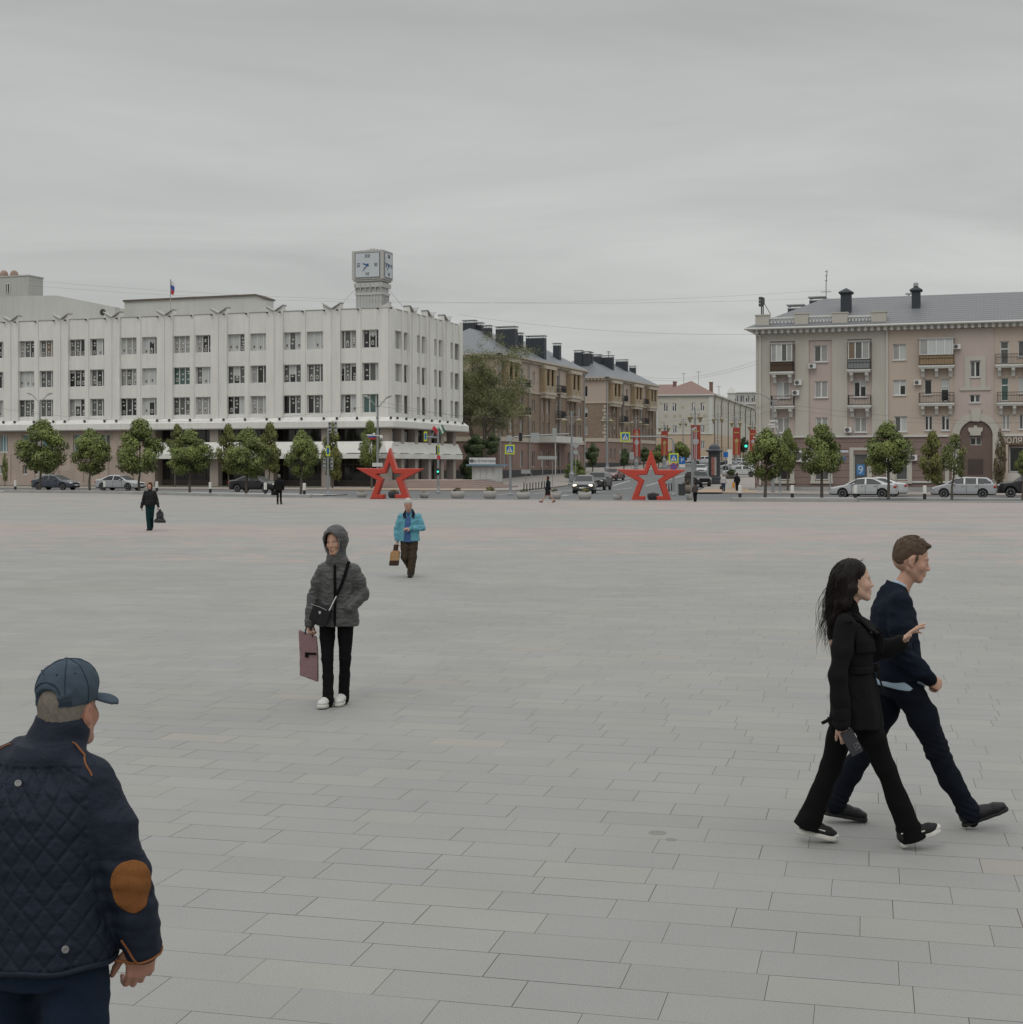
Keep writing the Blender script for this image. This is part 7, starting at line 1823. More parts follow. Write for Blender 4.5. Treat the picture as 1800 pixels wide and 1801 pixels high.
for X, y, rz, P_, kd, lab in ((1213, 818, 178, P_wh, 'suv', 'white far off-road car left of the tall bannered lamp'), (1238, 818, 184, P_wh, 'wagon', 'white far car right of the tall bannered lamp'), (1303, 840, 172, P_wh, 'sedan', 'white sedan parked sideways behind the stone trough'),
        (1294, 829, 165, P_si, 'sedan', 'silver far car above the white sedan by the trough'), (1306, 822, 150, P_wh, 'sedan', 'white far car below the last banners'), (1313, 831, 170, P_sl, 'wagon', 'pale far car next to the corner maple'), (1290, 822, 160, P_dg, 'sedan', 'dark far car left of the far white cars')):
 car(kd, P_, GP(X, y, .0) + Vector((0, 0, .1)), R(rz), lab, group=gF)
# ------------------------------------------------------------------ people
def nrm(v): v = np.array(v, float); return v / np.linalg.norm(v)
def rmat(yaw=0, pitch=0, roll=0):   # columns: right, forward, up;   yaw to the person's left positive, pitch up positive
 return np.array(Matrix.Rotation(R(yaw), 3, 'Z') @ Matrix.Rotation(R(pitch), 3, 'X') @ Matrix.Rotation(R(roll), 3, 'Y'))
def head(s, c, M, k=1.0, fem=False, mouth=False):
 c = np.array(c, float)
 def P(x, y, z): return c + M @ (np.array((x, y, z)) * k)
 def E(x, y, z, rx, ry, rz, kk=.015, op=1, rot=None):
  s.ell(P(x, y, z), np.array((rx, ry, rz)) * k, kk * k, op, M if rot is None else M @ np.array(rot))
 def Cp(a, b, ra, rb=None, kk=.01, op=1, wide=None, w=1): s.cap(P(*a), P(*b), ra * k, (rb if rb is not None else ra) * k, kk * k, op, None if wide is None else M @ np.array(wide, float), w)
 E(0, -.012, .042, .075, .096, .084); E(0, -.035, .0, .066, .07, .075)
 E(0, .030, -.012, .062, .060, .075, .02); E(0, .036, -.062, .049 if not fem else .045, .048, .046, .025)
 Cp((-.012, .072, -.104), (.012, .072, -.104), .015, kk=.025)                       # chin
 for x in (-1, 1):
  Cp((x * .052, -.005, -.055), (x * .02, .066, -.100), .016, .015, .025)           # jaw line
  E(x * .041, .058, -.028, .022, .022, .022, .025)                                  # cheek bone
  E(x * .032, .095, .004, .0155, .013, .011, .012, -1)                            # eye socket
  Cp((x * .014, .088, .022), (x * .043, .076, .024), .0085 if not fem else .0065, .006, .012) # brow
  E(x * .0115, .100, -.036, .0085, .010, .0075, .006)                              # nostril wing
  # ear
  E(x * .076, -.008, -.006, .0075, .017, .031, .006, rot=Matrix.Rotation(R(-14), 3, 'X')); E(x * .083, -.003, -.004, .006, .008, .016, .004, -1); E(x * .074, .002, -.034, .007, .009, .010, .005)
 Cp((0, .086, .012), (0, .1055, -.028), .0080, .0098, .012); E(0, .1075, -.033, .011, .0095, .009, .009)
 E(0, .086, -.066, .026, .016, .022, .012); Cp((0, .070, .02), (0, .082, -.035), .017, .016, .01)
 zo = .0025 if mouth else 0
 Cp((-.018, .092, -.0625 + zo), (.018, .092, -.0625 + zo), .0052, kk=.005); Cp((0, .0975, -.0625 + zo), (0, .0975, -.0626 + zo), .006, kk=.006)
 Cp((-.014, .092, -.0735 - zo), (.014, .092, -.0735 - zo), .0062, kk=.005)
 Cp((-.02, .101, -.0683), (.02, .101, -.0683), .0026 + zo * .8, kk=.004, op=-1)
 return P
def face_paint(P, M, k, fem=False, brow=(0.03, 0.02, 0.015), lips=(0.32, 0.11, 0.09), blush=(0.46, 0.22, 0.16), skin=None):
 L_ = []
 for x in (-1, 1):
  L_ += [(P(x * .028, .083, .030 if fem else .027), np.array((.020, .018, .0042)) * k, brow, .8, M @ np.array(Matrix.Rotation(R(-8 * x), 3, 'Y'))), (P(x * .045, .06, -.035), np.array((.03, .03, .022)) * k, blush, 1.5, M),
    (P(x * .032, .09, .002), np.array((.018, .018, .0085)) * k, tuple(np.array(brow) * 1.5 + .05), 1.6 if not fem else 1.0, M)]
 L_ += [(P(0, .096, -.0635), np.array((.020, .016, .005)) * k, lips, .7, M), (P(0, .096, -.0735), np.array((.018, .016, .006)) * k, lips, .7, M), (P(0, .10, -.0683), np.array((.021, .016, .0022)) * k, tuple(np.array(lips) * .25), .8, M),
   (P(0, .115, -.034), np.array((.014, .012, .012)) * k, blush, 1.2, M)]
 return L_
m_eyew = mat('eye_white', (.30, .27, .25), .3, 0); m_iris = mat('iris', (.03, .025, .02), .3, 0); m_lid = mat('eyelid', (0.37, 0.21, 0.155), .55, 0)
def eyes(par, P, M, k, look=(0, 0)):
 for x in (-1, 1):
  mb = MB(); c = P(x * .0315, .0695, .003); r = .0118 * k; mb.ball((0, 0, 0), r, 14, 10)
  g = Vector(M @ nrm((look[0], 1, look[1]))); o = mb.build('eye', [m_eyew, m_iris], par, True); o.location = c
  for p in o.data.polygons:
   if p.center.normalized().dot(g) > .86: p.material_index = 1
  # lids over the ball
  Mv = Matrix(M); vs, fs = [], []; n = 16
  for part, (e0, e1) in enumerate(((12, 75), (-75, -24))):
   b0 = len(vs)
   for i in range(5):
    el_ = R(e0 + (e1 - e0) * i / 4)
    for j in range(n + 1):
     az = R(-95 + 190 * j / n); edge = 1 - .0 * abs(az); lo = el_ * (1 if i else edge * math.cos(az * .8))
     p = Vector((math.sin(az) * math.cos(lo), math.cos(az) * math.cos(lo), math.sin(lo))) * r * 1.10; vs.append(tuple(Mv @ p))
   for i in range(4):
    for j in range(n): a_ = b0 + i * (n + 1) + j; fs.append((a_, a_ + 1, a_ + n + 2, a_ + n + 1) if part == 0 else (a_, a_ + n + 1, a_ + n + 2, a_ + 1))
  l_ = mesh_obj('eyelid', vs, fs, m_lid, par, smooth=True); l_.location = c
  mb = MB(); mb.tube([tuple(Mv @ (Vector((math.sin(a) * math.cos(e), math.cos(a) * math.cos(e), math.sin(e))) * r * 1.13)) for a, e in ((R(q), R(12) * math.cos(R(q * .8))) for q in range(-90, 91, 20))], .0009 * k, 4); l2 = mb.build('eyelashes', m_iris, par); l2.location = c
def hand(s, W, d, n, side, curl=(25, 30, 20), sp=4, k=1.0, thumb=(.55, .65, .35), tc=25, r=1.0):
 """W wrist, d direction to the fingers, n palm normal, side=+1: thumb lies along d x n"""
 W, d, n = np.array(W, float), nrm(d), np.array(n, float); n = nrm(n - d * (n @ d)); t = np.cross(d, n) * side
 A3 = np.stack([t, d, n], 1)
 s.ell(W + d * .045 * k, np.array((.040, .052, .0155)) * k, .012 * k, 1, A3); s.cap(W - d * .02 * k, W + d * .02 * k, .024 * k, .024 * k, .02, 1, t, 1.15)
 def rot(v, ax, a): return np.array(Matrix.Rotation(R(a), 3, Vector(ax)) @ Vector(v))
 cs = curl if isinstance(curl[0], (tuple, list)) else [curl] * 4
 for i in range(4):
  off = (1.5 - i) * .0185 * k; L1 = (.040, .044, .041, .033)[i] * k; L2 = (.024, .028, .026, .02)[i] * k; L3 = (.020, .021, .020, .017)[i] * k
  p = W + d * (.082, .086, .083, .075)[i] * k + t * off; dd = nrm(d + t * (1.5 - i) * sp * .0175)
  s.cap(W + d * .03 * k + t * off * .8, p, .0105 * k * r, .0098 * k * r, .006)
  ax = np.cross(dd, n)
  for Ls, cu, ra, rb in ((L1, cs[i][0], .0092, .0086), (L2, cs[i][1], .0086, .0078), (L3, cs[i][2], .0078, .0066)):
   dd = rot(dd, ax, cu); q = p + dd * Ls; s.cap(p, q, ra * k * r, rb * k * r, .0035); p = q
 a = nrm(d * thumb[0] + t * thumb[1] + n * thumb[2]); p = W + d * .012 * k + t * .026 * k; q = p + a * .042 * k; s.cap(p, q, .0145 * k, .0115 * k, .012)
 a = rot(a, np.cross(a, d), tc); q2 = q + a * .033 * k; s.cap(q, q2, .0108 * k, .0095 * k, .004); a = rot(a, np.cross(a, d), tc * .6); s.cap(q2, q2 + a * .024 * k, .0095 * k, .0075 * k, .004)
def conform(o, pts, off=.002):
 bpy.context.view_layer.update(); r = []
 for p in pts:
  ok, loc, n_, i = o.closest_point_on_mesh(Vector(p)); r.append(loc + n_ * off if ok else Vector(p))
 return r
def cast(o, pts, d=(0, 1, 0), off=.001):
 bpy.context.view_layer.update(); r = []
 for p in pts:
  ok, loc, n_, i = o.ray_cast(Vector(p), Vector(d))
  if ok: r.append(loc + n_ * off)
 return r
def patch(o, name, m, c, radii, Mr, face_dir, off=.0035, parent=None):
 """faces of a garment inside an ellipsoid, lifted off the cloth"""
 me = o.data; c = Vector(c); Mi = Matrix(Mr).transposed(); fd = Vector(face_dir); use = {}; vs, fs = [], []
 for p in me.polygons:
  q = Mi @ (p.center - c); q = (q.x / radii[0]) ** 2 + (q.y / radii[1]) ** 2 + (q.z / radii[2]) ** 2
  if q < 1 and p.normal.dot(fd) > 0:
   f = []
   for i in p.vertices:
    if i not in use: use[i] = len(vs); v = me.vertices[i]; vs.append(v.co + v.normal * off)
    f.append(use[i])
   fs.append(f)
 from collections import Counter
 ec = Counter(tuple(sorted((f[i], f[(i + 1) % len(f)]))) for f in fs for i in range(len(f))); nb_ = {}
 for (a, b), n in ec.items():
  if n == 1: nb_.setdefault(a, []).append(b); nb_.setdefault(b, []).append(a)
 for _ in range(8):
  nv = {i: (vs[i] + sum((vs[j] for j in js), Vector()) / len(js)) / 2 for i, js in nb_.items()}
  for i, v in nv.items(): vs[i] = v
 q = mesh_obj(name, vs, fs, m, parent or o, smooth=True); md = q.modifiers.new('thick', 'SOLIDIFY'); md.thickness = .003; md.offset = -1; return q
def shoe(name, par, heel, toe, m_up, m_sole, k=1.0, vs=.006, up=None, wedge=.0, laces=None, sole_h=.018, tall=.075, ankle=None):
 """shoe from heel point to toe point (points on the sole)"""
 h, t = np.array(heel, float), np.array(toe, float); f = nrm(t - h); Ln = np.linalg.norm(t - h); rt = nrm(np.cross(f, (0, 0, 1))); u = np.cross(rt, f)
 A3 = np.stack([rt, f, u], 1); Q = lambda x, y, z: h + rt * x + f * y * Ln + u * z
 s = SDF(); z0 = sole_h
 s.ell(Q(0, .16, z0 + .035), (.036 * k, .16 * Ln, .038 * k), .01, 1, A3)
 s.chain([Q(0, .14, z0 + .028), Q(0, .45, z0 + .026), Q(.0, .74, z0 + .018), Q(0, .88, z0 + .014)], [.032 * k, .033 * k, .030 * k, .022 * k], .015, 1, rt, [1.05, 1.1, 1.4, 1.45])
 s.chain([Q(0, .17, z0 + .03), Q(0, .20, z0 + tall)], [.034 * k, .036 * k], .015, 1, rt, 1.0); s.cap(Q(0, .25, z0 + .055), Q(0, .55, z0 + .035), .026 * k, .024 * k, .015, 1, rt, 1.1)
 o = s.obj(name, m_up, par, vs, smooth=1)
 s2 = SDF(); s2.chain([Q(0, .12, z0 * .5), Q(0, .5, z0 * .5), Q(0, .75, z0 * .5), Q(0, .87, z0 * .55)], [.034 * k, .034 * k, .036 * k, .030 * k], .01, 1, rt, [1.0, 1.0, 1.25, 1.25])
 a0, b0 = Q(0, 0, -.001), Q(0, 0, z0 * 1.25)
 def slab(X, Y, Z): v = (X - a0[0]) * u[0] + (Y - a0[1]) * u[1] + (Z - a0[2]) * u[2]; return np.maximum(-v, v - z0 * 1.25)
 s2.fn(h - .3, h + .3, slab, 0); s2.obj('sole', m_sole, o, min(vs, .005), smooth=1)
 if laces is not None:
  mb = MB()
  for i in range(4):
   y = .36 + i * .075; z = z0 + .075 - i * .0075
   mb.tube([Q(-.018, y, z - .004), Q(0, y + .02, z + .002), Q(.018, y, z - .004)], .0028, 5); mb.tube([Q(.018, y, z - .004), Q(0, y + .05, z - .002), Q(-.018, y + .05, z - .008)], .0028, 5)
  for sx in (-1, 1): mb.tube([Q(0, .37, z0 + .082), Q(sx * .02, .34, z0 + .10), Q(sx * .035, .39, z0 + .085), Q(sx * .01, .38, z0 + .08)], .0026, 5); mb.tube([Q(0, .37, z0 + .082), Q(sx * .03, .42, z0 + .06)], .0024, 5)
  mb.build('laces', laces, o)
 return o
def person_root(lab, loc, rz): return thing('person', lab, 'person', loc, rz)
m_skin = mat('skin', (.4, .25, .19), .5, .06, 30.0, .12, 250, attr='Col', spec=.35); m_skin.node_tree.nodes['Principled BSDF'].inputs['Subsurface Weight'].default_value = .12
m_skin.node_tree.nodes['Principled BSDF'].inputs['Subsurface Radius'].default_value = (.012, .005, .003); m_skin.node_tree.nodes['Principled BSDF'].inputs['Subsurface Scale'].default_value = .5
SK = (0.42, 0.245, 0.175); SKf = (0.47, 0.30, 0.225)
def under_body(s, J, k=1.0, legs=True):
 """the body under the clothes: one surface from neck to ankles"""
 nb, ch, pe = np.array(J['neck']), np.array(J['chest']), np.array(J['pelvis'])
 s.cap(nb + (0, 0, -.03), J['head'] + np.array((0, 0, -.07)), .052 * k, .048 * k, .03)
 s.cap(pe, ch, .10 * k, .11 * k, .05, 1, (1, 0, 0), 1.35); s.cap(ch, nb + (0, 0, -.03), .10 * k, .05 * k, .04, 1, (1, 0, 0), 1.3)
 for S in 'RL':
  s.chain([J['sh' + S], J['el' + S], J['wr' + S]], [.042 * k, .034 * k, .024 * k], .02)
  s.chain([J['hip' + S], J['kn' + S], J['an' + S]], [.072 * k, .047 * k, .035 * k], .03)
  s.cap(J['an' + S], np.array(J['an' + S]) + (0, .05, -.03), .033 * k, .028 * k, .02)
# ---------- the man in navy and the woman in the black trench coat (walking to the right)
m_navy = mat('navy_wool', (0.0105, 0.015, 0.026), .9, .12, 6.0, .5, 700, spec=.1); m_navt = mat('navy_trousers', (0.0065, 0.0085, 0.0145), .9, .15, 4.0, .4, 500, spec=.1)
m_shirt = mat('light_blue_shirt', (0.33, 0.42, 0.50), .8, .1, 20, spec=.2, kind='vlines', kp=(.012, .25)); m_blk = mat('black_trench', (0.0068, 0.006, 0.0063), .8, .15, 5.0, .4, 600, spec=.14); m_blt = mat('black_trousers', (0.0045, 0.0045, 0.0045), .85, .15, 5.0, .3, 500, spec=.1)
m_hairb = mat('brown_hair', (0.075, 0.048, 0.03), .6, .35, 60.0, .25, 400, spec=.25); m_haird = mat('dark_hair', (0.009, 0.006, 0.005), .5, .3, 30.0, .12, 300, spec=.18); m_leath = mat('black_leather', (0.012, 0.012, 0.013), .4, .2, 20.0, .3, 80, spec=.22)
m_sole = mat('black_sole', (0.016, 0.016, 0.016), .8, .1); m_wsole = mat('white_sole', (0.5, 0.49, 0.45), .7, .1, 10); m_canv = mat('black_canvas', (.013, .013, .014), .8, .1)
def man_navy():
 d = 9.05; X0 = 1590; root = person_root('tall man in navy jacket and dark trousers striding right behind the woman in black', ((X0 - 900) / F * d, d, 0), -R(90))
 J = dict(head=(0, .045, 1.628), neck=(0, -.035, 1.455), chest=(0, -.06, 1.25), pelvis=(0, -.02, .93), shR=(.185, -.07, 1.375), shL=(-.185, -.05, 1.375), elR=(.235, -.075, 1.085), elL=(-.24, .0, 1.09),
    wrR=(.175, .105, .925), wrL=(-.235, .06, .90), hipR=(.085, -.01, .88), hipL=(-.085, -.03, .88), knR=(.085, .175, .485), knL=(-.08, -.20, .48), anR=(.085, .375, .105), anL=(-.08, -.40, .125))
 M = rmat(-6, -13); k = 1.06; s = SDF(); under_body(s, J); P = head(s, J['head'], M, k)
 for x in (-1, 1): s.ell(P(x * .032, .078, .002), np.array((.0135, .0105, .0105)) * k, .006, 1, M)
 hand(s, J['wrR'], (-.28, .80, -.50), (-.75, -.45, -.3), 1, ((62, 70, 45), (66, 72, 45), (68, 72, 45), (70, 70, 45)), 0, 1.08, (.75, .25, .45), 12)
 hand(s, J['wrL'], (.1, .2, -1), (1, 0, 0), -1, (55, 60, 40), 1, 1.02)
 o = s.obj('body', m_skin, root, .0052, smooth=1); paint(o, SK, face_paint(P, M, k, brow=(.06, .035, .022), lips=(.30, .13, .10), blush=(.42, .19, .14)) + [(P(.06, .03, -.07), (.05, .06, .05), (.36, .22, .165), 1.2, M)] + [(P(x * .034, .088, -.0005), (.016, .012, .0032), (.05, .03, .02), .7, M) for x in (-1, 1)])
 # hair: short, swept up at the front
 s = SDF(); q = lambda x, y, z: P(x, y, z)
 s.ell(q(0, -.014, .052), np.array((.0775, .097, .084)) * k, .01, 1, M); s.ell(q(0, -.040, .01), np.array((.069, .069, .078)) * k, .02, 1, M)
 for x in (-.03, 0, .03): s.cap(q(x, .03, .112), q(x, .080, .098), .018 * k, .012 * k, .02)
 s.ell(q(0, .115, .0), np.array((.12, .085, .082)) * k, .008, -1, M)          # face opening
 for x in (-1, 1): s.ell(q(x * .085, .012, -.03), np.array((.03, .034, .045)) * k, .006, -1, M)
 s.ell(q(0, -.04, -.115), np.array((.12, .12, .06)) * k, .02, -1, M)
 for x in (-1, 1): s.cap(q(x * .070, .022, .02), q(x * .069, .018, -.010), .008 * k, .004 * k, .01)
 def hd(co, n_): return .003 * mn.noise(Vector((co.x * 55, co.y * 22, co.z * 40)))
 s.obj('hair', m_hairb, root, .0042, hd, 3)
 rs = random.Random(8); mb = MB()
 for i in range(260):     # short tufts over the crown and fringe
  az, e_ = rs.uniform(-180, 180), rs.uniform(5, 88); p = P(.078 * math.sin(R(az)) * math.cos(R(e_)), -.014 + .097 * math.cos(R(az)) * math.cos(R(e_)), .052 + .085 * math.sin(R(e_)))
  if abs(az) < 55 and e_ < 38: continue
  dd = nrm(M @ np.array((rs.uniform(-.3, .3), .75 if e_ > 30 else -.1, .45 if e_ > 30 else -.8))); b_ = np.array(p); mb.tube([b_ - dd * .006, b_ + dd * .008, b_ + dd * rs.uniform(.014, .02)], [.0022, .0018, .0004], 3, False)
 mb.build('hair_tufts', m_hairb, bpy.data.objects[[o_.name for o_ in root.children if o_.name.startswith('hair')][0]])
 # shirt: collar and the hem that shows
 s = SDF(); s.stack([(.82, .0, -.03, .190, .160), (.89, .0, -.03, .188, .156), (.93, .0, -.03, .17, .14), (1.0, 0, -.04, .15, .12)], .01); s.cap((0, -.045, 1.42), (0, .0, 1.50), .058, .055, .01, 1, (1, 0, 0), 1.0)
 s.cap((0, -.01, 1.28), (0, -.015, 1.42), .052, .05, .02, 1, (1, 0, 0), 1.0)
 s.fn((-.3, -.3, .8), (.3, .3, 1.7), lambda X, Y, Z: (Z - (1.505 - (Y + .05) * .55)) + 0 * X, 0)
 s.fn((-.3, -.3, .8), (.3, .3, 1.7), lambda X, Y, Z: -(Z - (.850 + .02 * np.clip((-Y) / .14, -1, 1) ** 2)) + 0 * Y + 0 * X, 0)
 s.obj('shirt', m_shirt, root, .006, cloth_disp(.002, 14, (1, 1, .4)))
 # jacket
 s = SDF()
 s.stack([(.895, 0, -.035, .178, .142), (.93, 0, -.035, .192, .152), (.96, 0, -.038, .188, .146), (1.08, 0, -.045, .180, .136), (1.22, 0, -.058, .192, .138), (1.32, 0, -.066, .188, .126), (1.385, 0, -.068, .150, .100), (1.43, 0, -.06, .105, .082), (1.47, 0, -.058, .078, .070)], .02)
 for S, x in (('R', 1), ('L', -1)):
  s.chain([np.array(J['sh' + S]) - (x * .02, 0, .01), (np.array(J['sh' + S]) + J['el' + S]) / 2, J['el' + S], np.array(J['el' + S]) * .45 + np.array(J['wr' + S]) * .55, J['wr' + S]], [.074, .068, .060, .055, .043], .028)
  s.cap((x * .06, -.06, 1.425), np.array(J['sh' + S]) - (x * .01, 0, -.012), .045, .055, .035)
 s.chain([(0, -.062, 1.42), (0, -.045, 1.478)], [.076, .064], .015)
 s.ell((0, .050, 1.455), (.040, .075, .12), .012, -1, rmat(0, 18))      # open neck
 s.cap((0, -.025, 1.42), (0, .03, 1.60), .052, .066, .006, -1); s.fn((-.3, -.3, .8), (.3, .3, 1.8), lambda X, Y, Z: (Z - (1.505 - (Y + .10) * .45)) + 0 * X, 0)
 fd = cloth_disp(.0085, 7.5, (1.2, .8, 1.5), 3, .35)
 def dj(co, n_):
  k_ = .0
  for S in 'RL':
   e = Vector(J['el' + S]); dd = (co - e).length; k_ += math.exp(-(dd / .09) ** 2) * .006 * math.sin((co - e).dot(Vector((0, .5, 1)).normalized()) * 150 + co.x * 20)
  rib = .0010 * math.sin(math.atan2(co.y + .035, co.x) * 90) if .895 < co.z < .925 and abs(co.x) < .2 else 0
  return fd(co, n_) + k_ + rib
 jk = s.obj('jacket', m_navy, root, .0062, dj)
 mb = MB(); mb.tube(conform(jk, [(0, .2, .90 + .035 * i) for i in range(13)], .001), .0035, 6); mb.build('zip', m_dmetal, jk)
 s = SDF(); rr = .046; e, w_ = np.array(J['elR']), np.array(J['wrR']); s.cap(w_ - nrm(w_ - e) * .025, w_ + nrm(w_ - e) * .008, .0455, .043, .005); s.obj('cuff', m_navt, jk, .005, lambda co, n_: .0015 * math.sin(co.z * 700), 1)
 # trousers
 s = SDF(); s.stack([(.80, 0, -.02, .155, .115), (.86, 0, -.025, .172, .128), (.93, 0, -.03, .165, .125), (.96, 0, -.03, .155, .115)], .02)
 for S, x in (('R', 1), ('L', -1)):
  h_, kn, an = (np.array(J[q_ + S]) for q_ in ('hip', 'kn', 'an'))
  s.chain([h_ + (0, 0, -.02), h_ * .5 + kn * .5 + (0, .01, 0), kn, kn * .5 + an * .5 + (0, -.012, 0), an + (0, 0, .0), an + nrm(an - kn) * .02], [.100, .087, .068, .064, .060, .061], .03)
 fd2 = cloth_disp(.0075, 6.5, (1.1, 1, 1.3), 9, .3)
 def dt(co, n_):
  k_ = 0
  for S in 'RL':
   for q_, a_, r_ in (('kn', .004, .10), ('an', .005, .09), ('hip', .003, .14)):
    e = Vector(J[q_ + S]); k_ += math.exp(-((co - e).length / r_) ** 2) * a_ * math.sin(co.z * 170 + co.y * 60 + co.x * 40)
  return fd2(co, n_) + k_
 s.obj('trousers', m_navt, root, .0065, dt)
 s = SDF(); s.cap(J['anR'], np.array(J['anR']) + (0, .02, -.06), .038, .036, .01); s.obj('sock', m_blk, root, .007)
 sh1 = shoe('shoe', root, (.09, .335, .012), (.10, .615, .125), m_leath, m_sole, 1.12, .005, laces=m_black)
 sh2 = shoe('shoe', root, (-.085, -.475, .050), (-.085, -.200, .004), m_leath, m_sole, 1.12, .005, laces=m_black)
man_navy()
def woman_black():
 d = 8.57; X0 = 1500; root = person_root('woman with long dark hair in a black belted trench coat striding right', ((X0 - 900) / F * d, d, 0), -R(90))
 J = dict(head=(0, .01, 1.535), neck=(0, -.045, 1.375), chest=(0, -.03, 1.18), pelvis=(0, .02, .86), shR=(.155, -.075, 1.295), shL=(-.155, -.03, 1.30), elR=(.20, -.125, 1.01), elL=(-.155, .14, 1.095),
    wrR=(.20, -.105, .735), wrL=(-.10, .315, 1.165), hipR=(.075, .025, .81), hipL=(-.075, .0, .81), knR=(.075, .17, .465), knL=(-.07, -.11, .44), anR=(.075, .315, .10), anL=(-.07, -.235, .13))
 M = rmat(4, 3); k = .97; s = SDF(); under_body(s, J, .88); P = head(s, J['head'], M, k, True, True)
 hand(s, J['wrR'], (-.05, .28, -.95), (-.95, .1, .1), -1, ((38, 48, 30), (45, 52, 32), (50, 55, 35), (52, 55, 35)), 2, .95, (.8, .35, .5), 5)
 hand(s, J['wrL'], (.05, .62, .78), (.25, .75, -.60), -1, ((20, 8, 5), (12, 14, 8), (22, 16, 10), (34, 22, 12)), 9, .97, (.45, .85, .1), 5)
 o = s.obj('body', m_skin, root, .005, smooth=1); paint(o, SKf, face_paint(P, M, k, True, brow=(.018, .01, .008), lips=(.38, .10, .09), blush=(.50, .25, .19)))
 eyes(o, P, M, k, (0, .05))
 mb = MB()
 for x in (-1, 1): c = P(x * .079, .004, -.040); mb.piece(); mb.ball(c, .0045)
 mb.build('earring', m_gold, o)
 q = P; s = SDF()
 s.ell(q(0, -.020, .052), np.array((.082, .100, .084)) * k, .02, 1, M); s.ell(q(0, -.055, .0), np.array((.078, .068, .085)) * k, .03, 1, M)
 s.chain([q(.0, -.075, .02), q(0, -.095, -.06), q(.02, -.12, -.13), q(.03, -.15, -.20), q(.03, -.175, -.26)], [.068, .062, .050, .036, .012], .03, 1, (1, 0, 0), 1.25)
 s.chain([q(.06, -.03, .04), q(.078, -.045, -.04), q(.07, -.085, -.12), q(.06, -.12, -.19)], [.03, .034, .034, .018], .02); s.chain([q(-.06, -.03, .04), q(-.075, -.05, -.06), q(-.06, -.10, -.14)], [.03, .03, .02], .02)
 s.ell(q(0, .115, -.010), np.array((.10, .083, .098)) * k, .016, -1, M); s.ell(q(.085, .028, -.035), np.array((.03, .032, .045)) * k, .01, -1, M); s.ell(q(-.085, .028, -.035), np.array((.03, .03, .045)) * k, .01, -1, M)
 def hd(co, n_):
  ang = math.atan2(co.x, -(co.y - J['head'][1])); fr = min(1, max(0, (.05 - (co.y - J['head'][1])) / .04)); return fr * .006 * mn.noise(Vector((ang * 9, co.z * 7, 3))) + fr * .004 * mn.noise(Vector((ang * 24, co.z * 10, co.y * 12)))
 hr = s.obj('hair', m_haird, root, .0045, hd, 4)
 rs = random.Random(12); mb = MB()
 for i in range(170):     # locks lying on the hair
  az = R(rs.uniform(-80, 200)); z0 = rs.uniform(.02, .125); st = Vector(q(.09 * math.sin(az), .06 * math.cos(az) - .03, z0)); ps = []; n = rs.randint(6, 11); ph = rs.uniform(0, 6)
  for j in range(n): t = j / n; ps.append(st + Vector((.012 * math.sin(ph + t * 7), -.13 * t - .03 * t * t, -.26 * t * rs.uniform(.95, 1.05) * (1 if z0 < .09 else .8))))
  ps = conform(hr, ps, rs.uniform(.0005, .003)); mb.tube(ps, [.0008] + [.0022] * (n - 2) + [.0006], 4, False)
 mb.build('hair_locks', m_haird, hr)
 rs = random.Random(3); mb = MB()
 for i in range(230):     # loose strands blown back
  a = rs.uniform(-1, 1); st = q(rs.uniform(-.05, .075), rs.uniform(-.11, -.06), rs.uniform(-.16, .06)); p = Vector(st); ps = [p.copy()]; v = Vector((rs.uniform(-.15, .2), -.5 + rs.uniform(-.3, .15), -.95))
  L_ = rs.uniform(.024, .056)
  ph_ = rs.uniform(0, 6.28)
  for j in range(6): w2 = (v + Vector((.2 * math.sin(ph_ + j * .8), .38 * math.cos(ph_ + j * .8), -.05))).normalized(); v = (v + Vector((0, .04, -.12))).normalized(); p = p + w2 * L_; ps.append(p.copy())
  mb.tube(ps, [.0024, .0022, .0019, .0016, .0012, .0009, .0004], 3, False)
 for i in range(9):
  st = q(rs.uniform(-.05, .06), rs.uniform(-.02, .07), .125 + rs.uniform(-.02, .005)); p = Vector(st); v = Vector((rs.uniform(-.4, .4), -.8, .35 + rs.uniform(-.2, .4))); ps = [p.copy()]
  for j in range(4): v = (v + Vector((rs.uniform(-.3, .3), 0, -.45))).normalized(); p = p + v * .010; ps.append(p.copy())
  mb.tube(ps, [.0011, .001, .0008, .0005, .0003], 3, False)
 mb.build('loose_strands', m_haird, hr)
 # turtleneck
 s = SDF(); s.chain([(0, -.045, 1.33), (0, -.03, 1.415)], [.066, .056], .01); s.cap((0, .0, 1.2), (0, -.02, 1.36), .07, .055, .02, 1, (1, 0, 0), 1.3); s.obj('turtleneck', m_blt, root, .006, cloth_disp(.003, 20, (1, 1, 2.5)))
 # coat
 s = SDF()
 s.stack([(.70, 0, .02, .188, .150), (.80, 0, .018, .182, .142), (.92, 0, .012, .168, .128), (1.03, 0, .004, .140, .108), (1.12, 0, -.002, .150, .118), (1.22, 0, -.018, .160, .122), (1.29, 0, -.04, .150, .100), (1.33, 0, -.05, .105, .080), (1.36, 0, -.05, .07, .065)], .02)
 for S, x in (('R', 1), ('L', -1)):
  e, w_ = np.array(J['el' + S]), np.array(J['wr' + S])
  s.chain([np.array(J['sh' + S]) - (x * .01, 0, .005), (np.array(J['sh' + S]) + e) / 2, e, (e + w_) / 2, w_ - nrm(w_ - e) * .015], [.058, .056, .052, .050, .050], .028)
  s.cap((x * .05, -.05, 1.34), np.array(J['sh' + S]) - (x * .02, 0, -.01), .035, .045, .03)
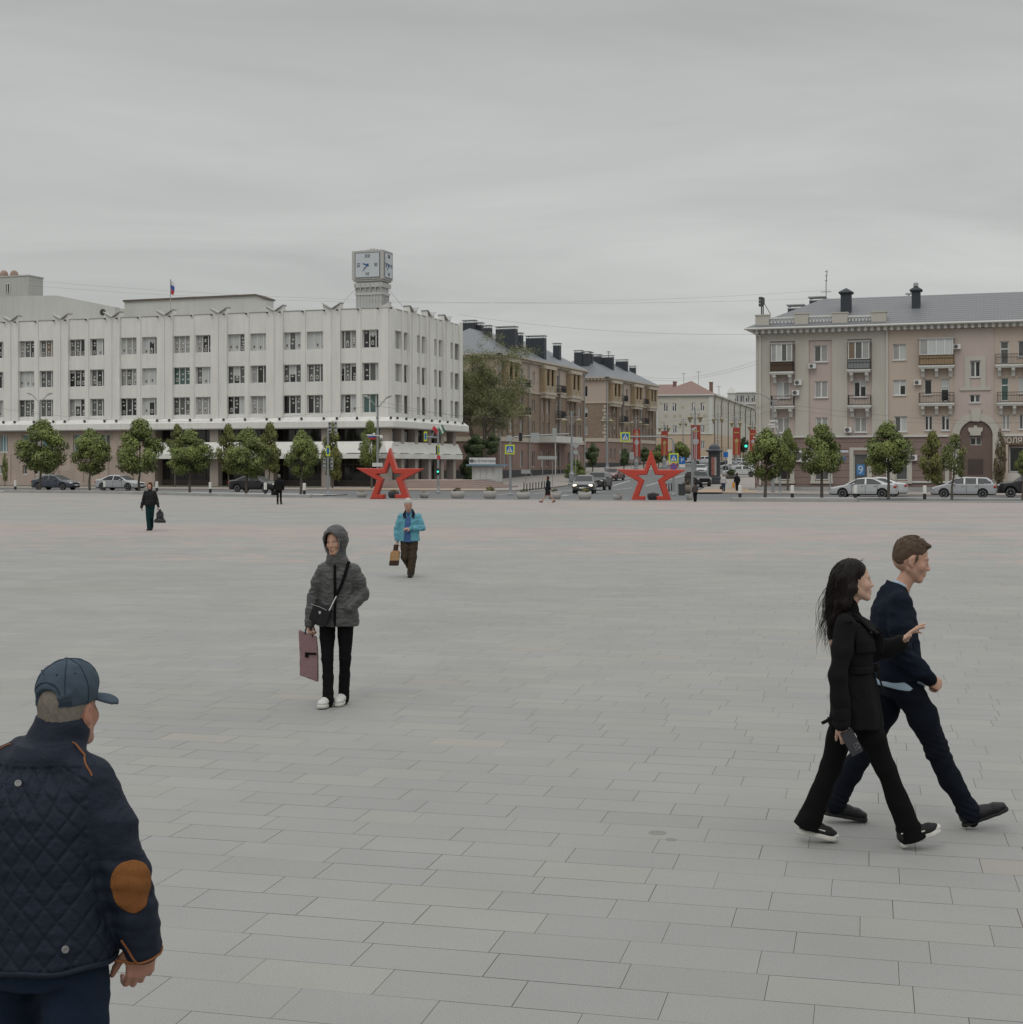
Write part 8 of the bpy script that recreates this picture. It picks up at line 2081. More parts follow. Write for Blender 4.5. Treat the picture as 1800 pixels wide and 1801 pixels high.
 fd = cloth_disp(.0075, 8, (1.3, .9, .7), 5, .35)
 def dj(co, n_):
  r_ = fd(co, n_)
  if co.z < 1.03 and abs(co.x) < .19: r_ += .006 * math.sin(math.atan2(co.y, co.x) * 9 + co.z * 5) * min(1, (1.03 - co.z) / .15)
  return r_
 ct = s.obj('trench_coat', m_blk, root, .0062, dj)
 # belt, lapels, storm flap, epaulette, cuff strap, buttons
 s = SDF(); s.stack([(1.012, 0, .004, .152, .120), (1.055, 0, .002, .152, .121)], .004); s.obj('belt', m_blk, ct, .006, cloth_disp(.002, 14), 1)
 mb = MB(); mb.add([(.035, .118, 1.05), (.075, .115, 1.045), (.09, .155, .90), (.055, .165, .895), (.035, .128, 1.05), (.075, .125, 1.045), (.09, .165, .90), (.055, .175, .895)], [(0, 1, 2, 3), (7, 6, 5, 4), (0, 4, 5, 1), (1, 5, 6, 2), (2, 6, 7, 3), (3, 7, 4, 0)]); mb.ball((.05, .128, 1.04), (.03, .02, .025)); mb.build('belt_end', m_blk, ct)
 def slab_poly(name, pts, th, par, m=m_blk):
  P_ = [Vector(p) for p in pts]; n_ = (P_[1] - P_[0]).cross(P_[2] - P_[0]).normalized() * th; n = len(P_); mb = MB(); mb.add([p - n_ * .5 for p in P_] + [p + n_ * .5 for p in P_], [tuple(range(n - 1, -1, -1)), tuple(range(n, 2 * n))] + [(i, (i + 1) % n, n + (i + 1) % n, n + i) for i in range(n)])
  o_ = mb.build(name, m, par); return o_
 for x in (1, -1):
  slab_poly('lapel', [(x * .05, -.035, 1.375), (x * .105, .01, 1.335), (x * .125, .075, 1.265), (x * .085, .125, 1.235), (x * .03, .155, 1.235), (x * .022, .10, 1.30)], .012, ct)
  slab_poly('collar', [(x * .03, -.125, 1.375), (x * .088, -.085, 1.365), (x * .112, .0, 1.325), (x * .095, .06, 1.29), (x * .05, .02, 1.365), (x * .03, -.10, 1.40)], .012, ct)
 slab_poly('lapel', [(.028, .10, 1.29), (.055, .165, 1.245), (.065, .165, 1.12), (.03, .125, 1.13)], .012, ct)
 s = SDF(); s.stack([(1.135, 0, .004, .160, .130), (1.20, 0, -.008, .168, .131), (1.27, 0, -.03, .160, .112)], .006); s.fn((-.2, -.3, 1), (.2, .3, 1.4), lambda X, Y, Z: np.maximum(-(X - .03), -(Y + .02)) + 0 * Z, 0); s.obj('storm_flap', m_blk, ct, .006, cloth_disp(.002, 12), 1)
 slab_poly('epaulette', [(.10, -.075, 1.352), (.105, -.035, 1.35), (.205, -.045, 1.325), (.212, -.065, 1.318), (.20, -.09, 1.322)], .008, ct)
 e, w_ = np.array(J['elR']), np.array(J['wrR']); a_ = nrm(w_ - e); s = SDF(); s.cap(w_ - a_ * .07, w_ - a_ * .045, .0545, .0545, .003); s.obj('cuff_strap', m_blk, ct, .005)
 slab_poly('strap_end', [(.20, -.155, .79), (.205, -.155, .765), (.20, -.215, .735), (.195, -.225, .75)], .008, ct); mb = MB(); mb.box(.190, .210, -.188, -.172, .755, .778); mb.build('buckle', m_blk, ct)
 slab_poly('pocket_flap', [(.158, -.02, .93), (.165, .03, .935), (.165, .045, .82), (.172, .0, .81)], .006, ct)
 # flared trousers with a slit
 s = SDF(); s.stack([(.72, 0, .015, .14, .105), (.80, 0, .01, .15, .115), (.90, 0, .01, .13, .10)], .02)
 for S, x in (('R', 1), ('L', -1)):
  h_, kn, an = (np.array(J[q_ + S]) for q_ in ('hip', 'kn', 'an')); dn = nrm(an - kn)
  s.chain([h_, h_ * .5 + kn * .5, kn, kn * .6 + an * .4], [.088, .074, .058, .058], .02); s.chain([kn * .6 + an * .4, an - dn * .02, an + dn * .055], [.058, .065, .074], .0, 1, (0, 1, 0), [1.0, 1.1, 1.22])
  cc = an + dn * .048
  s.fn(an - .25, an + .25, (lambda cc, dn: lambda X, Y, Z: -((X - cc[0]) * dn[0] + (Y - cc[1]) * dn[1] + (Z - cc[2]) * dn[2]))(cc, dn), -1, .004)
 an = np.array(J['anL']); s.cap(an + (.02, .14, -.10), an + (.03, .055, .10), .042, .004, .006, -1)
 an = np.array(J['anR']); s.cap(an + (.02, .15, -.10), an + (.03, .06, .07), .030, .004, .006, -1)
 s.obj('trousers', m_blt, root, .0062, cloth_disp(.006, 7, (1.2, 1, .9), 2, .35))
 for hl, to in (((.08, .262, .008), (.085, .495, .105)), ((-.07, -.305, .055), (-.07, -.075, .006))):
  sh = shoe('sneaker', root, hl, to, m_canv, m_wsole, .98, .005, laces=mat('lilac_laces', (.35, .35, .5), .8, .1), sole_h=.026)
  h_, t_ = np.array(hl), np.array(to); f = nrm(t_ - h_); rt = nrm(np.cross(f, (0, 0, 1))); u = np.cross(rt, f); s2 = SDF(); Ln = np.linalg.norm(t_ - h_)
  s2.ell(h_ + f * Ln * .90 + u * .032, (.033, .03, .020), .01, 1, np.stack([rt, f, u], 1)); s2.obj('toe_cap', m_wsole, sh, .005)
  mb = MB()
  for sx in (-1, 1): Q = lambda y, z: h_ + f * Ln * y + u * z + rt * sx * .038; mb.piece(); mb.tube([Q(.10, .085), Q(.30, .085), Q(.45, .055), Q(.62, .052)], .0045, 6)
  mb.build('white_trim', m_wsole, sh)
 # phone (held thing)
 ph = thing('phone', 'dark grey phone with camera module held in her lowered hand', 'phone', root.location + Vector((-.085, 0, 0)), -R(90))
 wp = root.matrix_basis @ Vector((.218, -.055, .640)); ph.location = wp; ph.rotation_euler = (0, 0, -R(90))
 Mp = Matrix.Rotation(R(28), 4, 'X'); mb = MB(Mp); mb.box(-.0045, .0045, -.037, .037, -.075, .075); q_ = mb.build('phone_body', mat('phone_case', (.035, .035, .04), .5, .1), ph)
 bm_ = bmesh.new(); bm_.from_mesh(q_.data); bmesh.ops.bevel(bm_, geom=bm_.edges[:], offset=.004, segments=2, affect='EDGES'); bm_.to_mesh(q_.data); bm_.free()
 mb = MB(Mp); mb.box(.0046, .0075, .0, .033, .025 - .075 - .0, .062 - .075); mb.build('camera_module', mat('module', (.10, .10, .11), .3, .1), ph)
 mb = MB(Mp)
 for yy, zz_2 in ((.010, -.022), (.010, -.040), (.024, -.031)): mb.piece(); mb.ball((.0075, yy, zz_2), (.003, .0065, .0065), 12, 8)
 mb.build('lens', m_black, ph)
woman_black()
# ---------- woman in the grey hooded quilted coat, walking towards the camera
m_grey = mat('grey_quilted_coat', (0.052, 0.052, 0.052), .42, .12, 8.0, .5, 60, spec=.45); m_jean = mat('black_jeans', (0.006, 0.006, 0.0065), .85, .2, 8, .3, 300, spec=.1); m_wshoe = mat('white_sneaker', (.50, .50, .48), .6, .05)
m_knit = mat('dark_hood_lining', (0.012, 0.012, 0.012), .9, .1)
def woman_hood():
 d = 13.6; X0 = 588; root = person_root('woman in grey hooded quilted coat with a black shoulder bag walking towards the camera', ((X0 - 900) / F * d, d, 0), math.pi - R(5))
 J = dict(head=(-.018, .035, 1.505), neck=(-.03, -.0, 1.355), chest=(-.035, -.01, 1.16), pelvis=(-.02, 0, .88), shR=(.115, -.01, 1.265), shL=(-.195, -.01, 1.26), elR=(.195, -.02, .995), elL=(-.262, -.03, 1.02),
    wrR=(.222, .04, .755), wrL=(-.16, .10, .905), hipR=(.065, 0, .82), hipL=(-.105, 0, .82), knR=(.05, .06, .43), knL=(-.10, -.01, .43), anR=(.03, .10, .10), anL=(-.075, -.08, .10))
 M = rmat(-17, -4, 3); k = .95; s = SDF(); under_body(s, J, .78); P = head(s, J['head'], M, k, True)
 hand(s, J['wrR'], (-.02, .1, -1), (-.9, .2, 0), -1, ((50, 60, 35), (55, 62, 35), (58, 62, 35), (60, 62, 35)), 1, .92)
 o = s.obj('body', m_skin, root, .0058, smooth=1); paint(o, (0.40, 0.235, 0.165), face_paint(P, M, k, True, brow=(.04, .025, .018), lips=(.30, .11, .09))); eyes(o, P, M, k, (.25, 0))
 s = SDF(); q = P     # hair glimpsed inside the hood
 s.ell(q(0, -.02, .05), np.array((.078, .092, .080)) * k, .02, 1, M); s.ell(q(0, .115, -.02), np.array((.085, .075, .095)) * k, .01, -1, M); s.obj('hair', m_hairb, root, .008)
 # coat
 s = SDF()
 s.stack([(.735, -.035, .0, .198, .145), (.83, -.035, 0, .193, .142), (.95, -.035, 0, .172, .132), (1.06, -.035, 0, .162, .126), (1.17, -.037, -.003, .172, .126), (1.25, -.038, -.008, .165, .112), (1.30, -.035, -.01, .12, .09), (1.345, -.03, -.005, .085, .085)], .02)
 for S, x in (('R', 1), ('L', -1)):
  e, w_ = np.array(J['el' + S]), np.array(J['wr' + S])
  s.chain([np.array(J['sh' + S]) - (x * .015, 0, .015), (np.array(J['sh' + S]) + e) / 2, e, (e + w_) / 2, w_ + nrm(w_ - e) * (.005 if S == 'R' else 0)], [.062, .059, .056, .051, .047], .03)
 h0 = np.array(J['head'])
 s.ell(h0 + (0, -.020, .03), (.112, .138, .130), .03, 1, M); s.cap(h0 + (0, -.03, -.08), (-.03, -.01, 1.30), .085, .095, .04); s.cap(P(0, .03, -.13), (-.03, .05, 1.31), .058, .055, .03)
 s.ell(P(0, .135, -.012), np.array((.076, .12, .118)) * k, .010, -1, M); s.ell(P(0, .01, .010), np.array((.089, .125, .112)) * k, .008, -1, M); s.cap(P(0, .03, -.11), (-.03, .07, 1.345), .055, .034, .01, -1)
 fd = cloth_disp(.0048, 11, (1, 1, 1.8), 1, .6)
 def dj(co, n_):
  zz_2 = (co.z * 1.0 + .03 * mn.noise(co * 5)) / .115; g = abs((zz_2 % 1) - .5) * 2; return fd(co, n_) - .0040 * max(0, (g - .86) / .14)
 jk = s.obj('hooded_coat', m_grey, root, .0072, dj, 1)
 mb = MB(); mb.tube([(-.03, .118, 1.30), (-.032, .128, 1.18), (-.036, .137, 1.05), (-.036, .146, .90), (-.036, .15, .75)], [.011, .013, .013, .013, .010], 8); mb.build('placket', m_blt, jk)
 s = SDF(); s.ell(P(0, .072, -.010), np.array((.090, .018, .130)) * k, 0, 1, M); s.ell(P(0, .07, -.010), np.array((.076, .07, .116)) * k, 0, -1, M); s.obj('hood_rim', mat('hood_rim', (.12, .12, .115), .5, .1), jk, .006)
 s = SDF(); s.stack([(.76, -.02, 0, .15, .115), (.86, -.02, 0, .16, .12), (.92, -.02, 0, .15, .11)], .02)
 for S in 'RL':
  h_, kn, an = (np.array(J[q_ + S]) for q_ in ('hip', 'kn', 'an')); s.chain([h_, h_ * .5 + kn * .5, kn, kn * .5 + an * .5, an + (0, .018, -.05)], [.082, .068, .053, .049, .053], .02)
 fd2 = cloth_disp(.0035, 9, (1, 1, 1.6), 2, .3)
 def dt(co, n_):
  k_ = 0
  for S in 'RL':
   for q_ in ('kn', 'an'): k_ += math.exp(-((co - Vector(J[q_ + S])).length / .08) ** 2) * .0022 * math.sin(co.z * 190 + co.x * 90 + co.y * 60)
  return fd2(co, n_) + k_
 s.obj('jeans', m_jean, root, .0072, dt)
 shoe('sneaker', root, (.035, .03, .004), (.075, .275, .012), m_wshoe, m_wsole, 1.05, .006, laces=m_wsole, sole_h=.026, tall=.095); shoe('sneaker', root, (-.08, -.13, .02), (-.045, .115, .004), m_wshoe, m_wsole, 1.05, .006, laces=m_wsole, sole_h=.026, tall=.095)
 # bags
 W_ = lambda x, y, z: root.matrix_basis @ Vector((x, y, z))
 bg_ = thing('handbag', 'small black shoulder bag with a silver crest at the hooded woman\'s hip', 'handbag', W_(.085, .185, .76), root.rotation_euler.z)
 s = SDF(); s.fn((-.11, -.045, -.02), (.11, .045, .20), lambda X, Y, Z: np.maximum(np.maximum(np.abs((X * .94 + (Z - .1) * .34)) - (.088 + (Z - .1) * .0), np.abs(Y) - .032), np.abs(Z * .94 - X * .34 - .09) - .072 - .02 * (1 - (X / .11) ** 2)) + 0, 1, 0)
 b_2 = s.obj('bag_body', m_leath, bg_, .006, smooth=4); mb = MB(Matrix.Translation((.0, .040, .115))); mb.prism_xz([(-.010, .013), (-.010, -.006), (0, -.016), (.010, -.006), (.010, .013)][::1], -.003, .003); mb.build('crest', m_silv2, b_2)
 mb = MB(); mb.tube([(-.085, .028, .125), (0, .034, .165), (.085, .028, .19)], .003, 5); mb.build('bag_zip', m_silv2, b_2)
 mb = MB(); L_ = lambda x, y, z: (x - .085, y - .185, z - .76)
 pts = [L_(-.15, .065, 1.33), L_(-.135, .115, 1.24), L_(-.10, .15, 1.12), L_(-.055, .165, 1.02)]
 for a_, b_3 in zip(pts[:-1], pts[1:]):
  A_, B_ = Vector(a_), Vector(b_3); w3 = Vector((.014, .004, .003)); mb.add([A_ - w3, A_ + w3, B_ + w3, B_ - w3, A_ - w3 + Vector((0, .004, 0)), A_ + w3 + Vector((0, .004, 0)), B_ + w3 + Vector((0, .004, 0)), B_ - w3 + Vector((0, .004, 0))], [(0, 1, 2, 3), (7, 6, 5, 4), (0, 4, 5, 1), (2, 6, 7, 3), (1, 5, 6, 2), (0, 3, 7, 4)])
 mb.build('strap', m_blt, bg_)
 ch = MB(); A_, B_ = Vector(pts[-1]), Vector((-.085, .03, .135))
 for i in range(16): p = A_.lerp(B_, i / 15); ch.ball(p, (.006, .005, .0075), 6, 5)
 ch.build('chain', m_silv2, bg_)
 pb = thing('carrier_bag', 'dusty pink flat carrier bag hanging from the hooded woman\'s hand', 'bag', W_(.222, .055, .26), root.rotation_euler.z)
 s = SDF(); s.fn((-.09, -.03, -.01), (.10, .03, .42), lambda X, Y, Z: np.maximum(np.maximum(np.abs(X - .005 - (Z - .2) * .02 + .004 * np.sin(Z * 9)) - .085, np.abs(Y) - .008 - .022 * (1 - np.abs(Z) / .42)), np.abs(Z - .2 - X * .35) - .205) + 0, 1, 0)
 m_pk = mat('pink_bag', (0.20, 0.12, 0.125), .55, .12, 6.0, .3, 30)
 c_ = s.obj('bag_body', m_pk, pb, .006, cloth_disp(.0025, 12, (1, 1, .6)), 1)
 for y_ in (-.012, .012):
  mb = MB(); mb.tube([(-.035, y_, .375), (-.03, y_, .44), (-.01, y_ * .5, .475), (.012, y_ * .5, .475), (.03, y_, .45), (.035, y_, .40)], .0045, 6); mb.build('handle', m_blt, pb)
 mb = MB(); mb.box(-.075, .02, .030, .034, .215, .232); mb.piece(); mb.box(.0, .03, .030, .035, .19, .235); mb.build('print', m_blt, c_)
m_silv2 = mat('silver_metal', (.5, .5, .48), .3, .05, metal=.6)
woman_hood()
# ---------- generic walkers for the people farther away
def walker(lab, X0, yfoot, rz, J, ck, d=None, k=1.0, vs=.013, hd=(0, -5), hair='short', skirt=False, face=True, top=None, nohand=''):
 """ck: dict of materials and garment settings"""
 d = d or F * CH / (yfoot - HZ); root = person_root(lab, ((X0 - 900) / F * d, d, 0), rz); root.scale = (k,) * 3
 M = rmat(*hd); s = SDF(); under_body(s, J, .92); kk = 1.0 if ck.get('male') else .96; P = head(s, J['head'], M, kk, not ck.get('male'))
 hk = dict(k=.95, r=1.15)
 hand(s, J['wrR'], J.get('hdR', (0, .15, -1)), (-.9, .2, 0), -1, (32, 40, 28), 2, **hk); hand(s, J['wrL'], J.get('hdL', (0, .15, -1)), J.get('hnL', (.9, .2, 0)), 1, (32, 40, 28), 2, **hk)
 o = s.obj('body', m_skin, root, min(vs, .011), smooth=1); paint(o, ck.get('skin', SK), face_paint(P, M, kk, not ck.get('male'), brow=ck.get('brow', (.04, .03, .02))))
 if face: eyes(o, P, M, kk)
 s = SDF(); q = P
 s.ell(q(0, -.018, .052), np.array((.080, .100, .085)) * kk, .01, 1, M); s.ell(q(0, -.045, .0), np.array((.078, .075, .085 if hair != 'bob' else .11)) * kk, .02, 1, M)
 if hair == 'bob':
  for x in (-1, 1): s.cap(q(x * .068, -.005, .05), q(x * .075, .01, -.075), .028 * kk, .026 * kk, .02)
 s.ell(q(0, .115, -.01), np.array((.075, .082, .088)) * kk, .008, -1, M); s.obj('hair', ck['hair'], root, .011, lambda co, n_: .006 * mn.noise(co * 28), 1)
 # top garment
 hem = ck['hem']; cx_ = J['chest'][0]; cy_ = J['chest'][1]; px_, py_ = J['pelvis'][0], J['pelvis'][1]; W1 = ck.get('w', .18); zc = J['shR'][2]
 s = SDF(); s.stack([(hem, px_, py_, W1 * 1.06, W1 * .80), (hem + .15, px_, py_, W1, W1 * .76), (1.05, (px_ + cx_) / 2, (py_ + cy_) / 2, W1 * .93, W1 * .70), (zc - .1, cx_, cy_, W1 * 1.02, W1 * .72), (zc, cx_, cy_, W1 * .93, W1 * .6), (zc + .04, cx_, cy_, W1 * .66, W1 * .5), (zc + .075, J['neck'][0], J['neck'][1], .075, .072)], .02)
 for S in 'RL':
  e, w_ = np.array(J['el' + S]), np.array(J['wr' + S]); s.chain([J['sh' + S], (np.array(J['sh' + S]) + e) / 2, e, (e + w_) / 2, w_], [.064, .062, .057, .052, .045], .03)
 s.chain([J['neck'], np.array(J['neck']) + (0, .01, .05)], [.072, .066], .01)
 if ck.get('open'): s.cap((J['neck'][0] + .012, J['neck'][1] + .10, 1.40), (px_ + .035, py_ + .16, hem - .1), .052, .075, .01, -1); s.cap(np.array(J['neck']) + (0, .01, .0), np.array(J['neck']) + (0, .03, .12), .05, .07, .006, -1)
 jk = s.obj(ck['topname'], ck['top'], root, vs, cloth_disp(.010, 9, (1, 1, 1.3), X0, .4), 1)
 # lower garment
 s = SDF(); s.stack([(.78, px_, py_, .145, .11), (.86, px_, py_, .155, .115), (.93, px_, py_, .15, .11)], .02)
 if skirt: s.stack([(.44, px_, py_, .19, .18), (.8, px_, py_, .155, .125)], .02)
 else:
  r = ck.get('leg', (.085, .062, .056))
  for S in 'RL':
   h_, kn, an = (np.array(J[q_ + S]) for q_ in ('hip', 'kn', 'an')); s.chain([h_, h_ * .5 + kn * .5, kn, an + (0, 0, -.01)], [r[0], (r[0] + r[1]) / 2, r[1], r[2]], .02)
 s.obj('skirt' if skirt else 'trousers', ck['bottom'], root, vs, cloth_disp(.007, 10, (1, 1, 1.6), X0 + 3, .3), 1)
 for S in 'RL':
  f_ = J['ft' + S]; shoe('shoe', root, f_[0], f_[1], ck['shoe'], ck.get('sole', m_sole), 1.05, .011)
 return root, P, M, jk
mm_ = lambda n, c, r=.85, sp=.15: mat(n, c, r, .15, 8.0, .3, 120, spec=sp)
# person in the turquoise jacket
J = dict(head=(.012, .10, 1.435), neck=(.0, .02, 1.285), chest=(-.01, .0, 1.10), pelvis=(0, 0, .82), shR=(.16, .0, 1.205), shL=(-.18, .0, 1.205), elR=(.245, -.02, .96), elL=(-.265, .02, .975), wrR=(.245, .03, .745), wrL=(-.03, .185, .965), hdR=(0, .1, -1), hdL=(1, .25, .1), hnL=(0, -.5, -.9),
   hipR=(.08, 0, .76), hipL=(-.085, 0, .76), knR=(.085, .02, .40), knL=(-.075, .05, .40), anR=(.0, -.26, .20), anL=(-.035, .06, .09), ftR=((.0, -.35, .19), (.0, -.16, .03)), ftL=((-.04, -.0, .004), (-.02, .26, .012)))
m_turq = mm_('turquoise_jacket', (0.10, 0.29, 0.36), .55, .3)
root, P, M, jk = walker('white haired person in turquoise jacket and brown trousers walking towards the camera', 720, 1015, math.pi, J, dict(male=True, hair=mm_('white_hair', (.42, .41, .38)), top=m_turq, topname='jacket', bottom=mm_('brown_corduroy', (0.048, 0.037, 0.024)), hem=.72, w=.20, shoe=m_leath, leg=(.095, .078, .072), open=True, skin=(.44, .25, .18)), vs=.010, hd=(8, -26))
s = SDF(); s.stack([(.70, 0, .01, .165, .125), (.9, 0, .012, .16, .125), (1.1, 0, .01, .16, .118), (1.19, 0, .01, .13, .10)], .02); s.chain([(0, .02, 1.22), (0, .035, 1.31)], [.066, .062], .01); s.fn((-.3, -.3, .7), (.3, .3, 1.35), lambda X, Y, Z: np.abs(X) - .14 + 0 * Y + 0 * Z, 0)
s.obj('shirt', mm_('blue_shirt', (0.06, 0.12, 0.27)), root, .011, cloth_disp(.006, 10), 1)
for x in (1, -1):
 mb = MB(); mb.add([(x * .03, -.04, 1.345), (x * .075, .0, 1.34), (x * .125, .09, 1.25), (x * .10, .142, 1.17), (x * .055, .125, 1.20), (x * .06, .075, 1.30)], [(0, 1, 2, 3, 4, 5)]); o = mb.build('collar', mm_('navy_collar', (.012, .016, .03)), jk); md = o.modifiers.new('solid', 'SOLIDIFY'); md.thickness = .016
mb = MB(); mb.lathe([(.046, -.02), (.046, .02)], 12); q_ = mb.build('cuff', m_blt, jk); q_.matrix_local = Matrix.Translation((-.055, .175, .965)) @ Matrix.Rotation(R(80), 4, 'Y')
tb = thing('tote_bag', 'brown and tan patterned shopping bag hanging from the hand of the turquoise jacket wearer', 'bag', root.matrix_basis @ Vector((.275, .05, .26)), math.pi); tb['label'] = 'brown and tan patterned shopping bag carried by the person in turquoise'
s = SDF(); s.fn((-.11, -.06, -.02), (.11, .06, .42), lambda X, Y, Z: np.maximum(np.maximum(np.abs(X + (Z - .2) * .12) - .095 + .12 * np.clip((Z - .24) / .1, 0, .4), np.abs(Y) - .05), np.abs(Z - .18) - .21) + 0, 1, 0)
o = s.obj('bag_body', [mat('bag_tan', (.34, .20, .10), .7, .5, 18.0), mat('bag_brown', (.04, .022, .015), .7, .3, 12)], tb, .011, smooth=2)
for p in o.data.polygons:
 if p.center.z < .07 or p.center.z > .27: p.material_index = 1
mb = MB(); mb.tube([(-.03, 0, .37), (-.01, 0, .47), (.02, 0, .47), (.02, 0, .37)], .007, 6); mb.build('handle', m_fw, tb)
# woman in black with the carrier bag
J = dict(head=(0, .03, 1.525), neck=(0, 0, 1.38), chest=(0, -.01, 1.18), pelvis=(0, 0, .88), shR=(.15, 0, 1.30), shL=(-.15, 0, 1.30), elR=(.235, -.04, 1.04), elL=(-.225, -.02, 1.05), wrR=(.285, .03, .80), wrL=(-.295, .05, .82),
   hipR=(.07, 0, .82), hipL=(-.075, 0, .82), knR=(.045, .07, .45), knL=(-.05, .0, .45), anR=(-.0, .14, .10), anL=(-.01, -.16, .12), ftR=((0, .08, .004), (.02, .32, .02)), ftL=((-.02, -.24, .05), (-.02, -.01, .004)))
root, P, M, jk = walker('red haired woman in black jacket and dark green trousers walking across the square', 264, 933, math.pi, J, dict(hair=mm_('auburn_hair', (.055, .018, .012)), top=mm_('black_jacket', (.0095, .0095, .011), .7, .25), topname='jacket', bottom=mm_('dark_teal_trousers', (.006, .026, .027)), hem=.86, w=.185, shoe=m_leath, leg=(.09, .072, .066)), hair='bob', hd=(-6, -3))
cb = thing('carrier_bag', 'large black plastic carrier bag held by the woman in black', 'bag', root.matrix_basis @ Vector((-.325, .06, .27)), math.pi)
s = SDF(); s.fn((-.22, -.07, -.02), (.22, .07, .52), lambda X, Y, Z: np.maximum(np.maximum(np.abs(X + .03) - .19 + .16 * np.clip(Z / .5, 0, 1) - .02 * np.sin(Z * 25), np.abs(Y) - .06), np.abs(Z - .23) - .23) + 0, 1, 0); s.obj('bag_body', mm_('black_plastic', (.018, .017, .019), .3, .5), cb, .012, cloth_disp(.016, 11), 1)
# man in black seen from behind
J = dict(head=(0, .02, 1.60), neck=(0, -.01, 1.46), chest=(0, -.02, 1.25), pelvis=(0, 0, .93), shR=(.18, 0, 1.38), shL=(-.18, 0, 1.38), elR=(.25, -.02, 1.10), elL=(-.25, -.02, 1.10), wrR=(.26, .02, .86), wrL=(-.26, .02, .86),
   hipR=(.085, 0, .88), hipL=(-.085, 0, .88), knR=(.09, .05, .47), knL=(-.08, .0, .47), anR=(.10, .06, .10), anL=(-.07, -.07, .10), ftR=((.10, .0, .004), (.12, .26, .004)), ftL=((-.07, -.14, .01), (-.08, .12, .004)))
root, P, M, jk = walker('man in black coat with grey hair seen from behind carrying a briefcase', 491, 887, -R(4), J, dict(male=True, hair=mm_('grey_hair', (.16, .14, .12)), top=mm_('black_coat', (.009, .009, .010)), topname='coat', bottom=mm_('black_trousers_far', (.006, .006, .007)), hem=.80, w=.205, shoe=mm_('brown_shoes', (.10, .045, .025))), vs=.018, face=False)
bc = thing('briefcase', 'dark briefcase in the left hand of the man seen from behind', 'bag', root.matrix_basis @ Vector((-.29, .03, .52)), -R(70)); mb = MB(); mb.box(-.05, .05, -.17, .17, 0, .26); mb.build('case', m_leath, bc); mb = MB(); mb.tube([(0, -.06, .26), (0, -.04, .31), (0, .04, .31), (0, .06, .26)], .009, 6); mb.build('handle', m_leath, bc)
# woman in the dark coat walking left
J = dict(head=(0, .03, 1.47), neck=(0, 0, 1.32), chest=(0, -.02, 1.15), pelvis=(0, 0, .84), shR=(.15, 0, 1.26), shL=(-.15, 0, 1.26), elR=(.21, .03, 1.0), elL=(-.21, -.06, 1.0), wrR=(.20, .14, .80), wrL=(-.20, -.14, .80),
   hipR=(.07, 0, .78), hipL=(-.07, 0, .78), knR=(.07, .14, .42), knL=(-.07, -.14, .42), anR=(.07, .36, .10), anL=(-.07, -.37, .12), ftR=((.07, .31, .004), (.07, .55, .03)), ftL=((-.07, -.46, .05), (-.07, -.22, .004)))
m_sk2 = mm_('red_shoes', (.22, .06, .04))
walker('woman in knee length dark coat and red shoes striding left near the planters', 964, 884, R(92), J, dict(hair=mm_('dark_brown_hair', (.03, .016, .012)), top=mm_('dark_teal_coat', (.010, .014, .016)), topname='coat', bottom=mm_('brown_skirt', (.05, .022, .018)), hem=.56, w=.20, shoe=m_sk2), vs=.018, hair='bob', skirt=True, hd=(10, 0))
# three pedestrians near the second star
J2 = dict(head=(0, .02, 1.50), neck=(0, -.01, 1.36), chest=(0, -.02, 1.18), pelvis=(0, 0, .86), shR=(.15, 0, 1.28), shL=(-.15, 0, 1.28), elR=(.22, -.02, 1.03), elL=(-.22, .02, 1.03), wrR=(.23, .08, .83), wrL=(-.23, .08, .83),
   hipR=(.08, 0, .80), hipL=(-.08, 0, .80), knR=(.08, .04, .44), knL=(-.08, -.02, .44), anR=(.08, .08, .10), anL=(-.08, -.10, .12), ftR=((.08, .02, .004), (.09, .26, .01)), ftL=((-.08, -.18, .03), (-.08, .05, .004)))
m_flor = mat('floral_print', (.07, .055, .055), .8, .95, 9.0, spec=.1)
r1 = walker('woman in a dark floral top and black trousers standing by the small planter', 1223, 882.5, R(20), J2, dict(hair=mm_('dark_hair_far', (.02, .012, .01)), top=m_flor, topname='floral_top', bottom=mm_('wide_black_trousers', (.006, .006, .006)), hem=.78, w=.20, shoe=m_leath, leg=(.11, .10, .10)), vs=.02, face=False, k=.74)
r1[0]['label'] = 'short person in floral top and black trousers right of the second star'
walker('woman in white jacket and blue jeans walking away on the far pavement', 1273, 866, R(-3), J2, dict(hair=mm_('blond_hair', (.18, .12, .07)), top=mm_('white_jacket', (.42, .42, .42)), topname='jacket', bottom=mm_('blue_jeans', (.03, .05, .10)), hem=.82, w=.19, shoe=m_leath, leg=(.09, .07, .06)), vs=.02, face=False, k=.95, hair='bob')
r2 = walker('man in black clothes walking away with an orange bag on the far pavement', 1297, 865, R(5), J2, dict(male=True, hair=mm_('dark_hair_far2', (.02, .014, .01)), top=mm_('black_jacket_far', (.012, .012, .013)), topname='jacket', bottom=mm_('black_trousers_far2', (.008, .008, .009)), hem=.82, w=.21, shoe=m_leath, leg=(.09, .075, .065)), vs=.02, face=False)
ob = thing('carrier_bag', 'bright orange bag carried by the man in black on the far pavement', 'bag', r2[0].matrix_basis @ Vector((-.30, .08, .35)), 0); s = SDF(); s.fn((-.13, -.06, 0), (.13, .06, .5), lambda X, Y, Z: np.maximum(np.maximum(np.abs(X) - .11 + .05 * Z, np.abs(Y) - .05), np.abs(Z - .24) - .23) + 0, 1, 0); s.obj('bag_body', mm_('orange_bag', (.62, .24, .02)), ob, .018, smooth=2)
